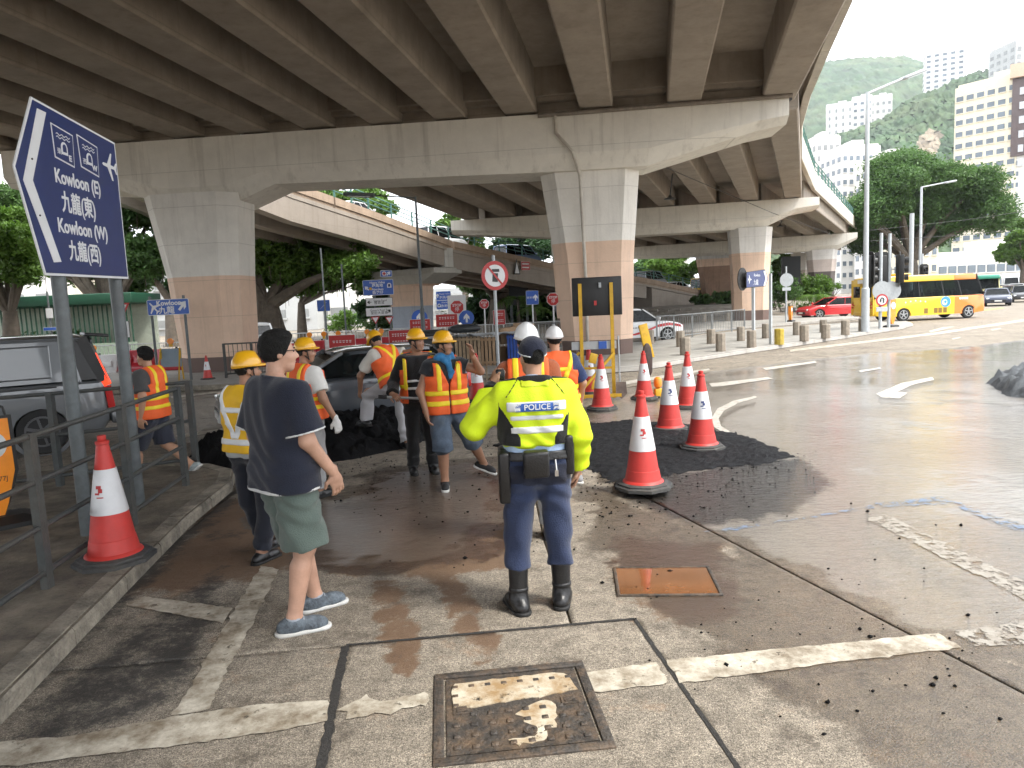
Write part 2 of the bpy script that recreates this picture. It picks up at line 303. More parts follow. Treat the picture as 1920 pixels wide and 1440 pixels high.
    sy = N.new('ShaderNodeSeparateXYZ'); L.new(pos, sy.inputs[0]); calm = math_('MULTIPLY', ramp(noise(.55, 4, .6), .36, (.12,)*3, .6, (1.15,)*3), math_('ADD', math_('MULTIPLY', math_('MULTIPLY', thr(sy.outputs[1], 15., 9.), thr(sy.outputs[0], .2, 1.4)), 1.9), .2))
    rip = math_('ADD', noise(8., 4, .62, mpn.outputs[0]), math_('MULTIPLY', noise(34, 3, .6, mpn.outputs[0]), .35))
    hh = math_('ADD', math_('MULTIPLY', rip, calm), math_('MULTIPLY', noise(2.0, 3, .55, mpn.outputs[0]), .4))
    film = N.new('ShaderNodeMapRange'); L.new(sp.outputs[0], film.inputs[0]); film.inputs[1].default_value = .55; film.inputs[2].default_value = .97; film.inputs[3].default_value = 1.; film.inputs[4].default_value = .0
    hh = math_('ADD', hh, math_('MULTIPLY', agg, math_('MULTIPLY', film.outputs[0], 1.5)))
    cb = N.new('ShaderNodeBump'); cb.inputs['Strength'].default_value = 1.; cb.inputs['Distance'].default_value = .024; L.new(hh, cb.inputs['Height']); L.new(cb.outputs[0], b.inputs['Coat Normal'])
    return M
M_road = road_material()
def grid(xs, ys, z=0.):
    X, Y = np.meshgrid(xs, ys); V = np.stack([X.ravel(), Y.ravel(), np.full(X.size, z)], 1); nx = len(xs); ny = len(ys)
    i = np.arange((nx-1)*(ny-1)); r = i//(nx-1); c = i % (nx-1); a = r*nx+c
    return V, np.stack([a, a+1, a+nx+1, a+nx], 1)
def npmesh(name, V, Fc, m, smooth=False):
    me = bpy.data.meshes.new(name); V = np.asarray(V, np.float32); Fc = np.asarray(Fc, np.int32); k = Fc.shape[1]
    me.vertices.add(len(V)); me.vertices.foreach_set('co', V.ravel()); me.loops.add(Fc.size); me.loops.foreach_set('vertex_index', Fc.ravel())
    me.polygons.add(len(Fc)); me.polygons.foreach_set('loop_start', np.arange(0, Fc.size, k, dtype=np.int32)); me.update(calc_edges=True); me.validate()
    if m: me.materials.append(m)
    if smooth: me.polygons.foreach_set('use_smooth', [True]*len(me.polygons))
    return me
xs = np.concatenate([[-1500, -600, -250, -100, -50], np.arange(-30, -8, 1.), np.arange(-8, 16, .25), np.arange(16, 42, .5), [50, 100, 250, 600, 1500]])
ys = np.concatenate([[-400, -100, -40, -20, -8, -4], np.arange(0, 26, .25), np.arange(26, 60, 1.), [70, 90, 120, 200, 400, 900, 1800]])
V, Fc = grid(xs, ys, -.02)
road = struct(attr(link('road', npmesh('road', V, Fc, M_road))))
# near concrete bays, cut along the joints seen in the photo, each a slab with its own edges
def ext(a, b, t0, t1): a, b = np.array(a), np.array(b); return tuple(a+(b-a)*t0), tuple(a+(b-a)*t1)
MA, MBp, MC, MD = (-1.07, 4.07), (.70, 4.25), (.90, 2.6), (-.92, 2.9)
LB0, LB1 = (.74, 8.75), (2.62, 2.6)
cells = [[MA, MBp, (.98, 2.0), (1.05, 1.2), (-.72, 1.2)],
         [(-2.62, 1.2), (-.72, 1.2), MA, (-2.9, 3.9)],
         [(-2.95, 3.9), MA, (.3, 4.21), (.21, 5.84), (.15, 8.9), (-3.3, 8.9)],
         [(.3, 4.21), MBp, (1.05, 1.2), (3.05, 1.2), (.74, 8.75), (.15, 8.9), (.21, 5.84)],
         [(3.05, 1.2), (8.2, 1.2), (8.2, 8.9), (.70, 8.9)]]
for poly in cells:
    p = np.array(poly); 
    if sum(p[i][0]*p[(i+1) % len(p)][1]-p[(i+1) % len(p)][0]*p[i][1] for i in range(len(p))) < 0: p = p[::-1]
    lo = p.min(0)-.05; hi = p.max(0)+.05
    V, Fc = grid(np.arange(lo[0], hi[0]+.06, .06), np.arange(lo[1], hi[1]+.06, .06), 0.)
    # keep cells near the polygon, then cut by its (inset) edges; concave corners handled by two-piece cut
    me = npmesh('slab', V, Fc, None); bm = bmesh.new(); bm.from_mesh(me)
    n = len(p); convex = True
    for i in range(n):
        a, b_, c = p[i-1], p[i], p[(i+1) % n]
        if (b_[0]-a[0])*(c[1]-b_[1])-(b_[1]-a[1])*(c[0]-b_[0]) < -1e-6: convex = False
    for i in range(n):
        a, b_ = p[i], p[(i+1) % n]; d = (b_-a)/np.linalg.norm(b_-a); nn = np.array([d[1], -d[0]]); q = a-nn*.009
        if convex: bmesh.ops.bisect_plane(bm, geom=bm.verts[:]+bm.edges[:]+bm.faces[:], plane_co=(*q, 0), plane_no=(*nn, 0), clear_outer=True)
        else: bmesh.ops.bisect_plane(bm, geom=bm.verts[:]+bm.edges[:]+bm.faces[:], plane_co=(*q, 0), plane_no=(*nn, 0))
    if not convex:
        cen = np.array([f.calc_center_median()[:2] for f in bm.faces]); sdv = inpoly(cen, p); bmesh.ops.delete(bm, geom=[f for f, s_ in zip(list(bm.faces), sdv) if s_ > -.0085], context='FACES')
    # skirt down the joint
    be = [e for e in bm.edges if len(e.link_faces) == 1]; r_ = bmesh.ops.extrude_edge_only(bm, edges=be)
    for v in r_['geom']:
        if isinstance(v, bmesh.types.BMVert): v.co.z -= .018
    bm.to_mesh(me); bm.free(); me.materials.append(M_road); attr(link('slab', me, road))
# joint filler / grit strips
M_tar = mat('joint_tar', (.028, .026, .024), .9, .4, 30, .6)
def ragged(pts, jit, step, seed):
    "polygon with its outline broken up"
    r = np.random.default_rng(seed); out = []; n = len(pts)
    for i in range(n):
        a, b_ = np.array(pts[i]), np.array(pts[(i+1) % n]); k = max(1, int(np.linalg.norm(b_-a)/step))
        for j in range(k): out.append(tuple(a+(b_-a)*j/k+r.normal(0, jit, 2)))
    return out
def sheet(name, poly, z, m, parent=None):
    me = bpy.data.meshes.new(name); bm = bmesh.new(); f = bm.faces.new([bm.verts.new((x, y, z)) for x, y in poly])
    bmesh.ops.triangulate(bm, faces=[f]); bmesh.ops.recalc_face_normals(bm, faces=bm.faces)
    if bm.faces and list(bm.faces)[0].normal.z < 0: bmesh.ops.reverse_faces(bm, faces=bm.faces[:])
    bm.to_mesh(me); bm.free(); me.materials.append(m); return link(name, me, parent)
for k, (a, b_, w) in enumerate([((-1.07, 4.06), (-.80, 2.0), .024), (MA, MBp, .013), ((.70, 4.25), (1.0, 1.9), .012)]):
    a, b_ = np.array(a), np.array(b_); d = (b_-a)/np.linalg.norm(b_-a); nn = np.array([d[1], -d[0]])*w
    sheet('joint_filler', ragged([a+nn, b_+nn, b_-nn, a-nn], w*.16, .03, 5+k), .0035, M_tar, road)
# ------------------------------------------------------------ painted markings
def paint(name, c, hole=.5, grime=(.2, .16, .11), wet=0.):
    M = bpy.data.materials.new(name); M.use_nodes = True; nt = M.node_tree; N = nt.nodes; L = nt.links; b = N['Principled BSDF']
    g = N.new('ShaderNodeNewGeometry')
    def noise(s, d=6, r=.7):
        n = N.new('ShaderNodeTexNoise'); n.inputs['Scale'].default_value = s; n.inputs['Detail'].default_value = d; n.inputs['Roughness'].default_value = r; L.new(g.outputs['Position'], n.inputs['Vector']); return n.outputs[0]
    r = N.new('ShaderNodeValToRGB'); r.color_ramp.elements[0].position = .38; r.color_ramp.elements[1].position = .66; r.color_ramp.elements[0].color = (*grime, 1); r.color_ramp.elements[1].color = (*c, 1); L.new(noise(5, 9, .75), r.inputs[0])
    L.new(r.outputs[0], b.inputs['Base Color']); b.inputs['Roughness'].default_value = .55; b.inputs['Coat Weight'].default_value = wet; b.inputs['Coat Roughness'].default_value = .08; b.inputs['Coat IOR'].default_value = 1.33
    bp = N.new('ShaderNodeBump'); bp.inputs['Strength'].default_value = .5; bp.inputs['Distance'].default_value = .008; L.new(noise(40, 4), bp.inputs['Height']); L.new(bp.outputs[0], b.inputs['Normal'])
    r2 = N.new('ShaderNodeValToRGB'); r2.color_ramp.elements[0].position = hole; r2.color_ramp.elements[1].position = hole+.04; L.new(noise(11, 9, .78), r2.inputs[0])
    t = N.new('ShaderNodeBsdfTransparent'); ms = N.new('ShaderNodeMixShader'); L.new(r2.outputs[0], ms.inputs[0]); L.new(b.outputs[0], ms.inputs[1]); L.new(t.outputs[0], ms.inputs[2]); L.new(ms.outputs[0], N['Material Output'].inputs[0])
    return M
M_pt = paint('road_paint_white', (.62, .58, .49), .60); M_ptw = paint('road_paint_under_water', (.56, .54, .5), .58, (.36, .33, .28), .0); M_ptn = paint('road_paint_sunk', (.36, .34, .3), .5, (.25, .22, .18)); M_pty = paint('road_paint_yellow', (.55, .36, .05), .6); M_blue = paint('survey_paint_blue', (.12, .2, .34), .46, (.2, .22, .24), .0)
marks = [
 ('stop_line', M_pt, [(-60, 1404), (0, 1394), (146, 1379), (292, 1352), (437, 1328), (616, 1313), (612, 1355), (521, 1372), (350, 1397), (204, 1415), (0, 1440), (-60, 1450)], .012),
 ('lane_line', M_pt, [(490, 1062), (441, 1142), (397, 1219), (350, 1302), (321, 1343), (392, 1333), (423, 1262), (474, 1171), (523, 1069)], .012),
 ('bay_line', M_pt, [(233, 1135), (270, 1120), (436, 1141), (420, 1170)], .008),
 ('stop_line', M_pt, [(640, 1325), (690, 1302), (700, 1312), (740, 1316), (800, 1298), (806, 1325), (752, 1330), (735, 1342), (700, 1338), (655, 1352), (648, 1340), (630, 1335)], .02),
 ('stop_line', M_pt, [(1100, 1263), (1228, 1243), (1254, 1283), (1112, 1301)], .012),
 ('stop_line', M_pt, [(1250, 1240), (1500, 1214), (1762, 1189), (1802, 1216), (1560, 1245), (1275, 1283)], .01),
 ('stop_line', M_ptn, [(1786, 1185), (1960, 1162), (1960, 1208), (1832, 1214)], .01),
 ('lane_line', M_ptn, [(1625, 975), (1660, 965), (1960, 1110), (1960, 1145)], .02),
 ('survey_line', M_blue, [(1310, 999), (1400, 987), (1560, 962), (1650, 945), (1640, 954), (1500, 975), (1380, 995)], .02),
 ('survey_line', M_blue, [(1640, 944), (1760, 932), (1920, 985), (1920, 1000), (1770, 945), (1660, 956)], .03),
 ('edge_curve', M_ptw, [(1416, 741), (1375, 750), (1345, 765), (1333, 785), (1340, 800), (1362, 814), (1376, 812), (1353, 798), (1347, 783), (1358, 768), (1385, 754), (1420, 744)], .008),
 ('turn_arrow', M_ptw, [(1748, 706), (1690, 717), (1660, 730), (1642, 737), (1654, 744), (1686, 746), (1702, 735), (1683, 733), (1712, 720), (1752, 711)], .008),
 ('lane_line', M_ptw, [(1330, 718), (1440, 706), (1450, 709), (1360, 722), (1335, 724)], .006), ('lane_line', M_ptw, [(1430, 689), (1528, 676), (1532, 679), (1436, 693)], .006),
 ('lane_line', M_ptw, [(1610, 694), (1650, 688), (1652, 690), (1614, 697)], .004), ('lane_line', M_ptw, [(1160, 716), (1260, 700), (1330, 690), (1330, 693), (1262, 705), (1160, 722)], .008),
 ('lane_line', M_pt, [(1480, 655), (1600, 641), (1760, 622), (1940, 595), (1940, 599), (1762, 626), (1600, 645), (1482, 659)], .004),
 ('turn_arrow', M_pt, [(1742, 620), (1768, 613), (1792, 611), (1770, 617), (1756, 620), (1745, 623)], .004),
 ('lane_line', M_pt, [(1785, 634), (1800, 631), (1801, 633), (1786, 636)], .002), ('lane_line', M_pt, [(1858, 617), (1876, 614), (1877, 616), (1860, 619)], .002),
 ('box_marking', M_pty, [(1690, 608), (1706, 603), (1712, 604), (1698, 610)], .004), ('box_marking', M_pty, [(1840, 580), (1880, 576), (1884, 578), (1842, 583)], .004),
 ('lane_line', M_pt, [(320, 742), (430, 730), (430, 733), (322, 746)], .006), ('lane_line', M_pt, [(330, 815), (430, 800), (440, 803), (335, 820)], .006)]
for k, (n, m_, q, j) in enumerate(marks): sheet(n, ragged(gp(q), j*.5, .04 if j > .007 else .5, 100+k), .0065 if q[0][1] > 860 else -.012, m_, road)
# ------------------------------------------------------------ kerbs and pavements
M_kerb = mat('kerb_stone', (.27, .24, .19), .85, .35, 7, .9, 45, dirt=(.035, .03, .026), dscale=2.6, damt=.95, gen='W'); M_kerb2 = mat('kerb_pale', (.42, .4, .37), .8, .15, 4, .4, 60, dirt=(.2, .18, .15), damt=.5, gen='W')
M_pave = mat('refuge_paving', (.17, .145, .11), .85, .5, 5, .9, 60, dirt=(.045, .036, .028), dscale=1.3, damt=.95, gen='W'); M_isl = mat('island_paving', (.3, .29, .265), .8, .18, 1.2, .3, 40, dirt=(.17, .16, .14), dscale=.5, damt=.6, gen='W')
def kerb_run(parent, pts, w, h, step, m_, gap=.012, z=0., inner=1):
    "kerb stones one by one along a polyline (inner=+1: body lies to the left of travel)"
    for (a, b_) in zip(pts[:-1], pts[1:]):
        a, b_ = np.array(a, float), np.array(b_, float); Ln = np.linalg.norm(b_-a); d = (b_-a)/Ln; nn = np.array([-d[1], d[0]])*inner; k = max(1, round(Ln/step)); st = Ln/k
        for i in range(k):
            p0 = a+d*(i*st+gap/2); p1 = a+d*((i+1)*st-gap/2); jz = random.uniform(-.004, .004); jo = nn*random.uniform(-.004, .004); ch = .025
            b0 = B(); prof = [(0, 0), (0, h-ch*1.6), (ch, h), (w, h), (w, 0)]
            b0.loft([[(*(p+jo+nn*u), z+v+jz*(v > .02)) for u, v in prof] for p in (p0, p1)]); b0.obj('kerb_stone', m_, parent)
ref_edge = [(-2.46, 1.2), (-2.66, 3.38), (-2.93, 5.1), (-3.16, 6.6), (-3.27, 8.0)]
ref_end = [(-3.27, 8.0), (-3.45, 8.55), (-3.9, 8.95), (-4.4, 9.1)]
ref_back = [(-4.4, 9.1), (-6.0, 9.2), (-7.6, 8.4), (-8.2, 6), (-8.2, 1.2)]
refuge = struct(sheet('refuge_pavement', [(x+.02*0, y) for x, y in (ref_edge+ref_end[1:]+ref_back[1:])], .126, M_pave))
kerb_run(refuge, ref_edge, .16, .132, .9, M_kerb, inner=1); kerb_run(refuge, ref_end, .16, .132, .5, M_kerb, inner=1); kerb_run(refuge, ref_back[:3], .16, .132, .9, M_kerb, inner=1)
near = [(-7.4, 19.4), (-2, 19.2), (1.2, 18.9)]+gp([(1200, 686), (1300, 670), (1400, 655), (1500, 641), (1600, 626), (1690, 612)], .13)
tip = gp([(1712, 606), (1700, 602)], .13); far_ = gp([(1640, 603), (1560, 607), (1440, 615), (1320, 627), (1225, 640)], .13)
isl = near+tip+far_+[(3.8, 30.5), (-2, 29.5), (-13, 27.0), (-16.5, 24.5), (-15.5, 20.6), (-12, 19.6)]
island = struct(sheet('traffic_island', isl, .126, M_isl))
kerb_run(island, near+tip+far_, .18, .132, 1.1, M_kerb2, inner=1); kerb_run(island, [isl[-1], near[0]]+near[:3], .18, .133, 1.1, M_kerb, inner=1); kerb_run(island, [isl[-2], isl[-1]], .18, .132, 1.1, M_kerb, inner=1)
isl2 = gp([(1205, 652), (1330, 637), (1460, 622), (1490, 614), (1540, 604)], .13)
isl2 = [(-3, 38), (5.5, 36.5), (11, 38.8), (16, 41), (21, 43.5), (22.4, 45.5), (22.6, 49), (20, 56), (11, 47), (6, 42.5), (-2, 42)]
island2 = struct(sheet('far_island', isl2, .126, M_isl)); kerb_run(island2, isl2[:6], .18, .132, 1.5, M_kerb2, inner=1)
# ------------------------------------------------------------ ironwork in the road
M_iron = mat('cast_iron', (.06, .052, .045), .65, .35, 14, .5, 60, metal=.2, dirt=(.2, .12, .06), dscale=7, damt=.7, gen='W'); M_oldpaint = paint('cover_paint', (.6, .56, .46), .57, (.3, .2, .1))
mc = gp([(822, 1272), (1085, 1247), (1140, 1398), (828, 1430)]); c0 = np.mean(mc, 0)
mh = thing('manhole_cover', 'rectangular cast-iron manhole cover with raised studs and worn white paint, nearest the camera', 'manhole cover', (c0[0], c0[1], 0), math.atan2(mc[1][1]-mc[0][1], mc[1][0]-mc[0][0]))
bx = .385; by = .365
fr = B()
for s_ in (-1, 1): fr.box((0, s_*by, .004), (2*bx+.05, .05, .016)); fr.box((s_*bx, 0, .0042), (.05, 2*by-.055, .016))
bevel(fr.obj('frame', M_iron, mh), .004)
B().box((0, 0, 0), (2*bx-.075, 2*by-.075, .014)).obj('plate', M_iron, mh)
for i in range(8):
    for j in range(7):
        x, y = -.3+i*.0857, -.28+j*.0857
        if j >= 4 and 0 < i < 7.5 and j < 6: continue
        if (i, j) in ((0, 3), (7, 3), (4, 1)): continue
        bevel(B().box((x, y, .0105), (.036, .03, .009), taper=.8).obj('stud', M_iron, mh), .002, 1)
for x in (-.27, .27): bb = B().box((x, .02, .0095), (.085, .075, .006)); bb.box((x, .02, .0135), (.05, .045, .006)); bb.obj('key_pocket', M_iron, mh)
B().lathe([(.034, .007), (.034, .014), (.02, .015), (.014, .010)], 18, (.045, -.2, 0)).obj('boss', M_iron, mh)
pm = [(-.32, .06), (-.3, .27), (-.1, .275), (.2, .285), (.29, .28), (.315, .2), (.32, .1), (.2, .085), (.0, .06), (-.25, .035)]
bpt = B(); bpt.loft([[(x, y, .0072) for x, y in ragged(pm, .006, .04, 3)], [(x, y, .0125) for x, y in ragged(pm, .006, .04, 3)]]); bpt.obj('paint_remnant', M_oldpaint, mh)
for k, q in enumerate(([(.0, -.05), (.14, .04), (.2, -.02), (.17, -.2), (.06, -.23), (.04, -.12)], [(-.06, -.26), (.12, -.24), (.1, -.3), (-.02, -.31)])):
    B().loft([[(x, y, zz) for x, y in ragged(q, .008, .03, 8+k)] for zz in (.0072, .0098)]).obj('paint_remnant', M_oldpaint, mh)
M_rwat = mat('rust_water', (.2, .085, .035), .07, .3, 2.5, .0, coat=1.)
rc = gp([(1155, 1066), (1328, 1064), (1350, 1117), (1158, 1118)]); c1 = np.mean(rc, 0)
rm = thing('recessed_cover', 'small recessed access cover brimming with rust-brown water beside the police officer', 'drain cover', (c1[0], c1[1], 0), math.atan2(rc[1][1]-rc[0][1], rc[1][0]-rc[0][0]))
fr = B()
for s_ in (-1, 1): fr.box((0, s_*.25, .004), (.70, .022, .018)); fr.box((s_*.34, 0, .0042), (.022, .48, .018))
bevel(fr.obj('frame', M_iron, rm), .003); B().box((0, 0, .002), (.66, .48, .008)).obj('rust_water', M_rwat, rm)
# ------------------------------------------------------------ fresh asphalt
M_asph = mat('fresh_asphalt', (.014, .0145, .017), .75, .5, 70, 1.0, 130, spec=.2, gen='W'); M_asph2 = mat('loose_asphalt', (.006, .006, .0068), .8, .5, 40, .9, 90, gen='W', spec=.15)
def mound(name, poly, hmax, seed, m_, edge=.5, rough_=.03, res=.05, z0=.0, edge_j=.08):
    p = np.array(poly); lo = p.min(0)-.2; hi = p.max(0)+.2; V, Fc = grid(np.arange(lo[0], hi[0], res), np.arange(lo[1], hi[1], res)); d = -inpoly(V[:, :2], p)+edge_j*fbm(V[:, :2]*5, seed)
    hgt = hmax*np.clip(d/edge, 0, 1)**.65*(1+.3*fbm(V[:, :2]*2.2, seed+1))+rough_*fbm(V[:, :2]*9, seed+2)*np.clip(d*8, 0, 1)+rough_*.6*rng.normal(size=len(V))*np.clip(d*8, 0, 1)
    V[:, 2] = z0+np.where(d > 0, np.maximum(hgt, .004), -.05); keep = (V[Fc, 2] > z0-.04).any(1); Fc = Fc[keep]
    return link(name, npmesh(name, V, Fc, m_, False))
tag(mound('asphalt_patch', PATCH, .04, 3, M_asph, .4, .014, .04, 0., .2), 'freshly laid black asphalt patch under the group of traffic cones', 'asphalt patch')
heap1 = gp([(500, 868), (640, 862), (760, 838), (830, 812), (800, 780), (700, 770), (560, 785), (480, 830)])
tag(mound('asphalt_heap', heap1, .36, 13, M_asph2, .8, .05, .05), 'large heap of loose black asphalt between the workers and the dark grey car', 'asphalt heap')
tag(mound('asphalt_heap', gp([(345, 885), (440, 890), (470, 850), (430, 835), (370, 845)]), .5, 23, M_asph2, .7, .06, .05), 'smaller black asphalt heap at the end of the railing', 'asphalt heap')
tag(mound('asphalt_heap', [(9.2, 10.6), (11.5, 10.6), (12, 14), (9.6, 14.2), (8.7, 12.4)], .35, 33, mat('broken_slab', (.09, .1, .11), .6, .4, 9, .8, 50, gen='W'), .5, .09, .09), 'pile of dark broken slabs at the right edge of the flooded road', 'rubble')
# crumbs of asphalt scattered over the road
def crumbs(name, spots, m_):
    Vs, Fs = [], []; k = 0
    base = np.array([(1, 0, 0), (-1, 0, 0), (0, 1, 0), (0, -1, 0), (0, 0, 1), (0, 0, -1)]); fb = np.array([(0, 2, 4), (2, 1, 4), (1, 3, 4), (3, 0, 4), (2, 0, 5), (1, 2, 5), (3, 1, 5), (0, 3, 5)])
    for x, y, r_ in spots:
        v = base*r_*rng.uniform(.55, 1.2, (6, 3)); v[:, 2] *= .7; v += (x, y, r_*.35); Vs.append(v); Fs.append(fb+k); k += 6
    return stuff(link(name, npmesh(name, np.vstack(Vs), np.vstack(Fs), m_)))
sp_ = []
for (px_, py_, s_, n) in [(1100, 950, 70, 60), (1130, 925, 60, 90), (1200, 900, 60, 140), (1330, 890, 70, 120), (1420, 880, 60, 80), (1000, 870, 50, 80), (1250, 930, 120, 90), (400, 880, 60, 160), (650, 880, 110, 260), (740, 850, 60, 90), (900, 850, 50, 80), (1500, 1000, 260, 30), (1600, 1150, 200, 25), (1750, 1260, 160, 25), (1130, 850, 60, 120), (560, 900, 90, 80), (980, 1000, 70, 50), (1220, 1085, 50, 22), (1330, 1190, 120, 25), (850, 950, 120, 70)]:
    for _ in range(n):
        q = G(random.gauss(px_, s_), max(700, random.gauss(py_, s_*.42))); sp_.append((q[0], q[1], min(.035, abs(random.gauss(0, .007))+.002)))
sp_ += [(*G(x, y)[:2], r_*.7) for x, y, r_ in [(1627, 960, .03), (1802, 986, .03), (1755, 985, .02), (1500, 1190, .014), (1815, 1155, .03), (1755, 1272, .025), (1875, 1350, .022), (1780, 1198, .018), (1380, 1168, .016), (1640, 1050, .02)]]
crumbs('asphalt_crumbs', sp_, M_asph2)['label'] = 'loose crumbs of black asphalt scattered over the wet road'
# ============================================================ FLYOVER
WHT, SAL, BRN = (.74, .715, .66), (.72, .52, .39), (.15, .1, .085)
M_deck = banded('girder_concrete', [(20, (.33, .285, .237))], .8, .45, .8, .1)
M_cross = banded('crosshead_paint', [(20, (.72, .69, .62))], .7, .42, 1., .05)
M_p1 = banded('pier_paint_a', [(.55, BRN), (3.35, SAL), (20, WHT)], .7, .3, 1., .05); M_p2 = banded('pier_paint_b', [(.6, BRN), (3.9, SAL), (20, WHT)], .7, .3, 1., .05)
M_p3 = banded('pier_paint_c', [(.75, BRN), (4.6, SAL), (20, (.66, .64, .6))], .7, .3, 1., .05)
M_p4 = banded('pier_paint_stained', [(.6, (.2, .11, .07)), (5.1, (.3, .19, .13)), (6.0, SAL), (20, (.58, .57, .55))], .8, .85, 1.2, .08)
M_p5 = banded('pier_paint_d', [(3.9, (.1, .085, .08)), (5.2, (.5, .43, .39)), (20, (.66, .64, .61))], .7, .3, 1., .05)
M_pT = banded('pier_paint_t', [(2.1, (.36, .40, .47)), (3.7, SAL), (20, (.5, .49, .45))], .7, .4, 1., .06)
M_fas = banded('fascia_concrete', [(20, (.6, .565, .5))], .8, .4, 1., .06); M_ramp = banded('ramp_concrete', [(20, (.34, .295, .25))], .8, .35, 1., .05); M_rpar = banded('ramp_parapet', [(20, (.40, .30, .22))], .85, .6, 1., .1)
M_green = mat('green_railing_paint', (.06, .16, .135), .5, .15); M_grey = mat('galvanised', (.36, .38, .39), .5, .12, 9, metal=.5); M_dkgrey = mat('dark_grey_paint', (.035, .036, .037), .45, .25, 12)
M_pipe = mat('pvc_pipe', (.5, .47, .41), .5, .15, 4, dirt=(.15, .1, .07), damt=.6)
fly = thing('flyover', 'elevated concrete flyover on painted piers passing overhead and curving away to the right', 'flyover')
def strip(name, secs, m_, parent, smooth=False): return B().loft(secs).obj(name, m_, parent, smooth)
def girder(parent, a, b_, z, w, d, m_, za=None):
    a, b_ = np.array(a, float), np.array(b_, float); dr = (b_-a)/np.linalg.norm(b_-a); nn = np.array([dr[1], -dr[0]]); c = .05
    prof = [(-w/2+c, 0), (w/2-c, 0), (w/2, c), (w/2, d), (-w/2, d), (-w/2, c)]
    strip('girder', [[(*(p+nn*u), zz+v) for u, v in prof] for p, zz in ((a, z if za is None else za), (b_, z))], m_, parent)
def ch1y(x): return 24.45+(2.7-x)*.09
ex = [8.9, 5.95, 3.2, .8, -1.45, -3.6, -5.85]+[-8.1-2.25*i for i in range(8)]; sl_ = [.26, .205, .18, .175, .186, .18, .172]+[.17]*8
for x, s_ in zip(ex, sl_):
    yb = ch1y(x)-.3; girder(fly, (x-s_*(yb+24), -24), (x, yb), 8.0, 1.06, 1.3, M_deck)
for i in range(len(ex)-1):       # end diaphragms and their ledges
    for (off, z0, z1, t) in ((1.15, 8.42, 9.28, .3), (.95, 8.3, 8.42, .75), (.62, 7.97, 8.32, .2)):
        xa, xb_ = ex[i]-.53-sl_[i]*off, ex[i+1]+.53-sl_[i+1]*off; ya, yb = ch1y(ex[i])-.3-off, ch1y(ex[i+1])-.3-off
        B().add([(xa, ya, z0), (xb_, yb, z0), (xb_, yb+t, z0), (xa, ya+t, z0), (xa, ya, z1), (xb_, yb, z1), (xb_, yb+t, z1), (xa, ya+t, z1)], [(3, 2, 1, 0), (4, 5, 6, 7), (0, 1, 5, 4), (1, 2, 6, 5), (2, 3, 7, 6), (3, 0, 4, 7)]).obj('diaphragm', M_deck, fly)
redge = [(-2.6, -24), (2.4, -4), (6.0, 9), (8.0, 15.6), (8.95, 18.8), (9.9, 22), (11.4, 26.9), (13.1, 31.8), (16.1, 39.1), (22.1, 51.4), (32.8, 70.2), (43, 88), (58, 115)]
def slab(poly, z0, z1): B().prism(poly, z0, z1).obj('deck_slab', M_deck, fly)
slab([(x-.28, y) for x, y in redge[:7]]+[(-9.3, 26.9), (-26, 29), (-34, -24)], 9.28, 9.6)
slab([(x-.28, y) for x, y in redge[6:10]]+[(-3.2, 53.5), (-9.3, 26.9)], 9.285, 9.605); slab([(x-.28, y) for x, y in redge[9:12]]+[(14, 90), (-3.2, 53.5)], 9.28, 9.6); slab([(x-.28, y) for x, y in redge[11:]]+[(35, 125), (14, 90)], 9.285, 9.605)
# edge beam / parapet, in bays
for a, b_ in zip(redge[:-1], redge[1:]):
    a, b_ = np.array(a), np.array(b_); k = max(1, int(np.linalg.norm(b_-a)/4)); d = (b_-a)/np.linalg.norm(b_-a); nn = np.array([d[1], -d[0]])
    for i in range(k):
        p, q = a+(b_-a)*i/k+d*.01, a+(b_-a)*(i+1)/k-d*.01; prof = [(-.28, 9.02), (-.03, 8.98), (0, 9.05), (.02, 10.15), (-.2, 10.2), (-.26, 9.6)]
        strip('parapet', [[(*(r_+nn*u), z) for u, z in prof] for r_ in (p, q)], M_fas, fly)
# green rail on the far parapet
pts = []
for a, b_ in zip(redge[8:-1], redge[9:]):
    a, b_ = np.array(a), np.array(b_); k = int(np.linalg.norm(b_-a)/2.2)
    for i in range(k): pts.append(a+(b_-a)*i/k)
for p in pts: B().bar((p[0]-.1, p[1], 10.15), (p[0]-.1, p[1], 11.0), .09).obj('rail_post', M_green, fly)
for z in (10.45, 10.72, 11.0): B().tube([(p[0]-.1, p[1], z) for p in pts], .035, 6).obj('rail', M_green, fly)
def crosshead(a, b_, st, wt, wb, ztop, m_):
    "st = [(t, depth)] along a->b"
    a, b_ = np.array(a, float), np.array(b_, float); d = (b_-a)/np.linalg.norm(b_-a); nn = np.array([d[1], -d[0]])
    return strip('crosshead', [[(*(a+(b_-a)*t+nn*u), z) for u, z in ((-wb/2, ztop-dp), (wb/2, ztop-dp), (wt/2, ztop-dp*.72), (wt/2, ztop), (-wt/2, ztop), (-wt/2, ztop-dp*.72))] for t, dp in st], m_, fly)
def pier(parent, c, yaw, wb, db, wt, dt, z1, m_, z0=-.05, ch=.22, flare=(0, 0), name='pier', neck=None):
    R2 = Matrix.Rotation(yaw, 2); rings = []
    for z, w, d, s_ in ((z0, wb, db, 0), (neck or z1*.55, wb+(wt-wb)*.35, db+(dt-db)*.35, .35), (z1, wt, dt, 1)):
        k = ch*min(w, d); o = [(-w/2+k, -d/2), (w/2-k, -d/2), (w/2, -d/2+k), (w/2, d/2-k), (w/2-k, d/2), (-w/2+k, d/2), (-w/2, d/2-k), (-w/2, -d/2+k)]
        rings.append([(*(R2 @ Vector((x+flare[0]*s_, y+flare[1]*s_))+Vector(c)), z) for x, y in o])
    return B().loft(rings).obj(name, m_, parent)
